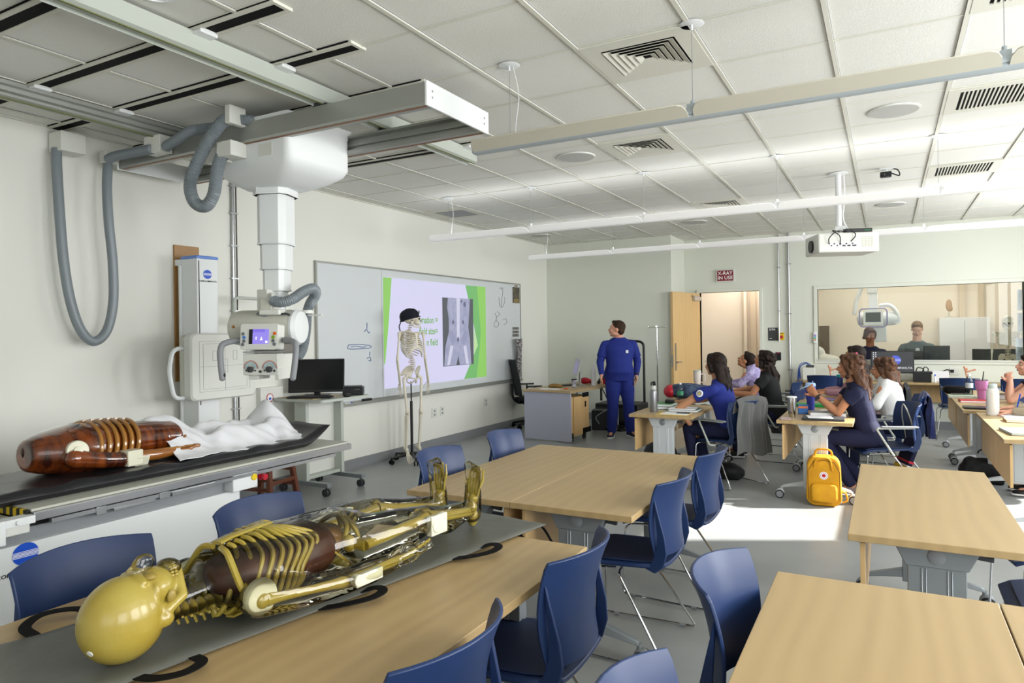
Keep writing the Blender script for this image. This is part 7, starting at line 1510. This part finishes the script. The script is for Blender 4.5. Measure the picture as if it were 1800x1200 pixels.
laptop('closed silver laptop on the sunlit table at the right edge', .90, 6.32, TZ, .12, K['alulite'], .26, .34)
# bags on the floor
t = thing('yellow_backpack', 'mustard yellow backpack with a round red and white badge standing on the floor', 'backpack', (-.49, 6.45, 0), .08); K['mustard'] = mat('mustard_canvas', 'D49A12', .75, noise=('C08408', 7, (1, 1, 1)), bump=.35, bscale=16)
m = MB(); R_ = []
for y, e in ((-.085, .012), (-.075, 0), (.075, 0), (.085, .012)): R_.append([(x, y, z) for x, z in [(a*(1-.12*max(0, (b-.25)/.17)), b) for a, b in rrect(-.14+e, .14-e, .005+e, .42-e, .075, 6)]])
m.loops(R_); m.build('bag_body', K['mustard'], t, bevel=.01, smooth=50)
m = MB(); m.loops([[(x, y, z) for x, z in rrect(-.105+e, .105-e, .04+e, .20-e, .04)] for y, e in ((-.083, 0), (-.112, .004), (-.122, .018))]); m.build('front_pocket', K['mustard'], t, smooth=50)
m = MB(); m.tube(fillet([(-.07, .02, .40), (-.06, .0, .475), (.06, .0, .475), (.07, .02, .40)], .05, 5), .009, 8); m.tube(fillet([(-.075, -.09, .33), (-.06, -.10, .41), (.05, -.10, .42), (.065, -.09, .31)], .04, 5), .007, 8); m.build('carry_handle', K['mustard'], t)
m = MB(); m.tube([(-.122, -.083, .06), (-.122, -.085, .3), (-.08, -.085, .38), (0, -.085, .395), (.08, -.085, .38), (.122, -.085, .3), (.122, -.083, .06)], .004, 6); m.build('piping', mat('piping', '8A5A10', .6), t)
m = MB(); m.lathe([(.033, 0), (.033, .003)], (.0, -.0855, .265), 24, (0, -1, 0)); m.mi = 1; m.lathe([(.015, .003), (.014, .005)], (0, -.0855, .265), 20, (0, -1, 0)); m.tube([(.0+.025*math.cos(a), -.0888, .265+.025*math.sin(a)) for a in [2*PI*k/20 for k in range(20)]], .0016, 5, closed=True); m.build('round_badge', [K['paper'], K['red']], t)
m = MB(); m.tube(catmull([(.13, .02, .12), (.17, .04, .10), (.18, .04, .04), (.14, .03, .02)]), .008, 6); m.build('side_strap', K['mustard'], t)
t = thing('black_backpack', 'round-topped black backpack on the floor beneath the first student table', 'backpack', (-2.14, 7.2, 0)); m = MB(); m.ell((0, 0, .17), (.19, .12, .19)); m.ell((0, -.06, .12), (.14, .1, .12)); m.build('bag_body', mat('black_nylon', '101114', .6, bump=.6, bscale=14), t, remesh=.012, sm=3); m = MB(); m.tube(arc((0, -.02, .33), .05, 0, PI, 8), .01, 8); m.build('top_handle', K['black'], t); m = MB(); m.box(-.02, .02, -.13, -.11, .26, .28); m.build('logo_tab', K['grey'], t, smooth=0)
for l, x, y, s in (('black bag on the floor under the chair of the woman in royal blue', -1.42, 7.15, .8), ('black bag on the floor between the two right-hand student tables', .80, 8.0, 1.15), ('dark bag on the floor left of the thick conduit box', -1.35, 10.6, 1.0)):
    t = thing('black_bag', l, 'bag', (x, y, 0)); m = MB(); m.ell((0, 0, .10*s), (.18*s, .11*s, .11*s)); m.ell((.07*s, .03, .08*s), (.12*s, .12*s, .09*s)); m.ell((-.09*s, -.02, .15*s), (.06*s, .06*s, .07*s)); m.box(-.14*s, .14*s, -.08*s, .08*s, .005, .14*s); m.build('bag_body', bpy.data.materials['black_nylon'], t, remesh=.012, sm=3); m = MB(); m.tube(arc((0, 0, .24*s), .04, 0, PI, 8), .008, 6); m.build('handle', K['black'], t)
# clothes over chairs
def drape(name, label, cat, base, wv, top, drops, mt, th=.006, seed=1, rz=PI/2, y0=0, fold=.016, flare=.04, dx=.03):
    random.seed(seed); ph = [random.uniform(0, 6) for _ in range(4)]; P3 = []
    for i in range(25):
        u = i/24*2-1; row = []
        for j in range(33):
            v = j/32; L1, L2 = drops; s = v*(L1+L2)-L1      # negative: front side
            zz = top-abs(s)+(.02 if abs(s) < .03 else 0)-.03*u*u; side = -1 if s < 0 else 1; k = min(1, abs(s)/.04)
            yy = -.255-side*(-dx)*0-side*k*dx-(.02*abs(s) if s > 0 else 0); am = min(1, abs(s)*6)
            row.append((u*(wv+flare*abs(s))+.012*math.sin(abs(s)*14+ph[0]), yy-side*am*fold*math.sin(u*8+ph[1]+abs(s)*3)-side*am*fold*.6*math.sin(u*17+ph[2]), zz+.05*math.sin(u*3+ph[3])*(abs(s)*1.2)))
        P3.append(row)
    m = MB(); m.sheet(P3, th); o = tag(m.build(name, mt, smooth=80, loc=(base[0], base[1], 0)), label, cat); o.rotation_euler = (0, 0, rz); return o
drape('fleece_jacket', 'grey fleece jacket draped over the back of the royal blue woman\'s chair', 'jacket', (-1.36, 6.93), .20, .865, (.12, .52), mat('grey_fleece', '5A5B5A', .95, sheen=.3, bump=.5, bscale=22), seed=3, rz=PI/2-.55, flare=.06)
drape('blue_hoodie', 'navy blue hoodie hanging over the chair of the student in white', 'jacket', (.07, 7.95), .19, .86, (.08, .42), K['cloth_navy'], seed=5, rz=PI/2+.1, fold=.03, flare=-.02)
drape('black_jacket', 'black jacket hanging on the chair farther back, right of the white hoodie', 'jacket', (-.08, 8.86), .19, .88, (.08, .45), mat('black_fleece', '101113', .9), seed=7, rz=PI/2-.1, fold=.02)
t = thing('striped_tote', 'navy bag with yellow, white and red stripes hanging on the bright blue chair', 'bag', (.16, 7.12, .40), .35); m = MB(T(0, 0, 0) @ Ry(.35)); m.box(-.02, .02, -.13, .13, -.17, .12); m.build('bag_body', K['navy'], t, bevel=.012)
for k, (c, w) in enumerate((('yellow', .03), ('paper', .012), ('red', .02))): m = MB(Ry(.35)); z = -.168+k*.034; m.box(-.022, .022, -.132, .132, z, z+w); m.build('stripe_band', K[c], t, smooth=0)
m = MB(); m.tube(catmull([(.02, -.1, .1), (-.02, -.1, .3), (-.04, 0, .42), (-.02, .08, .3), (.02, .1, .1)]), .006, 6); m.build('strap', K['beige'], t)
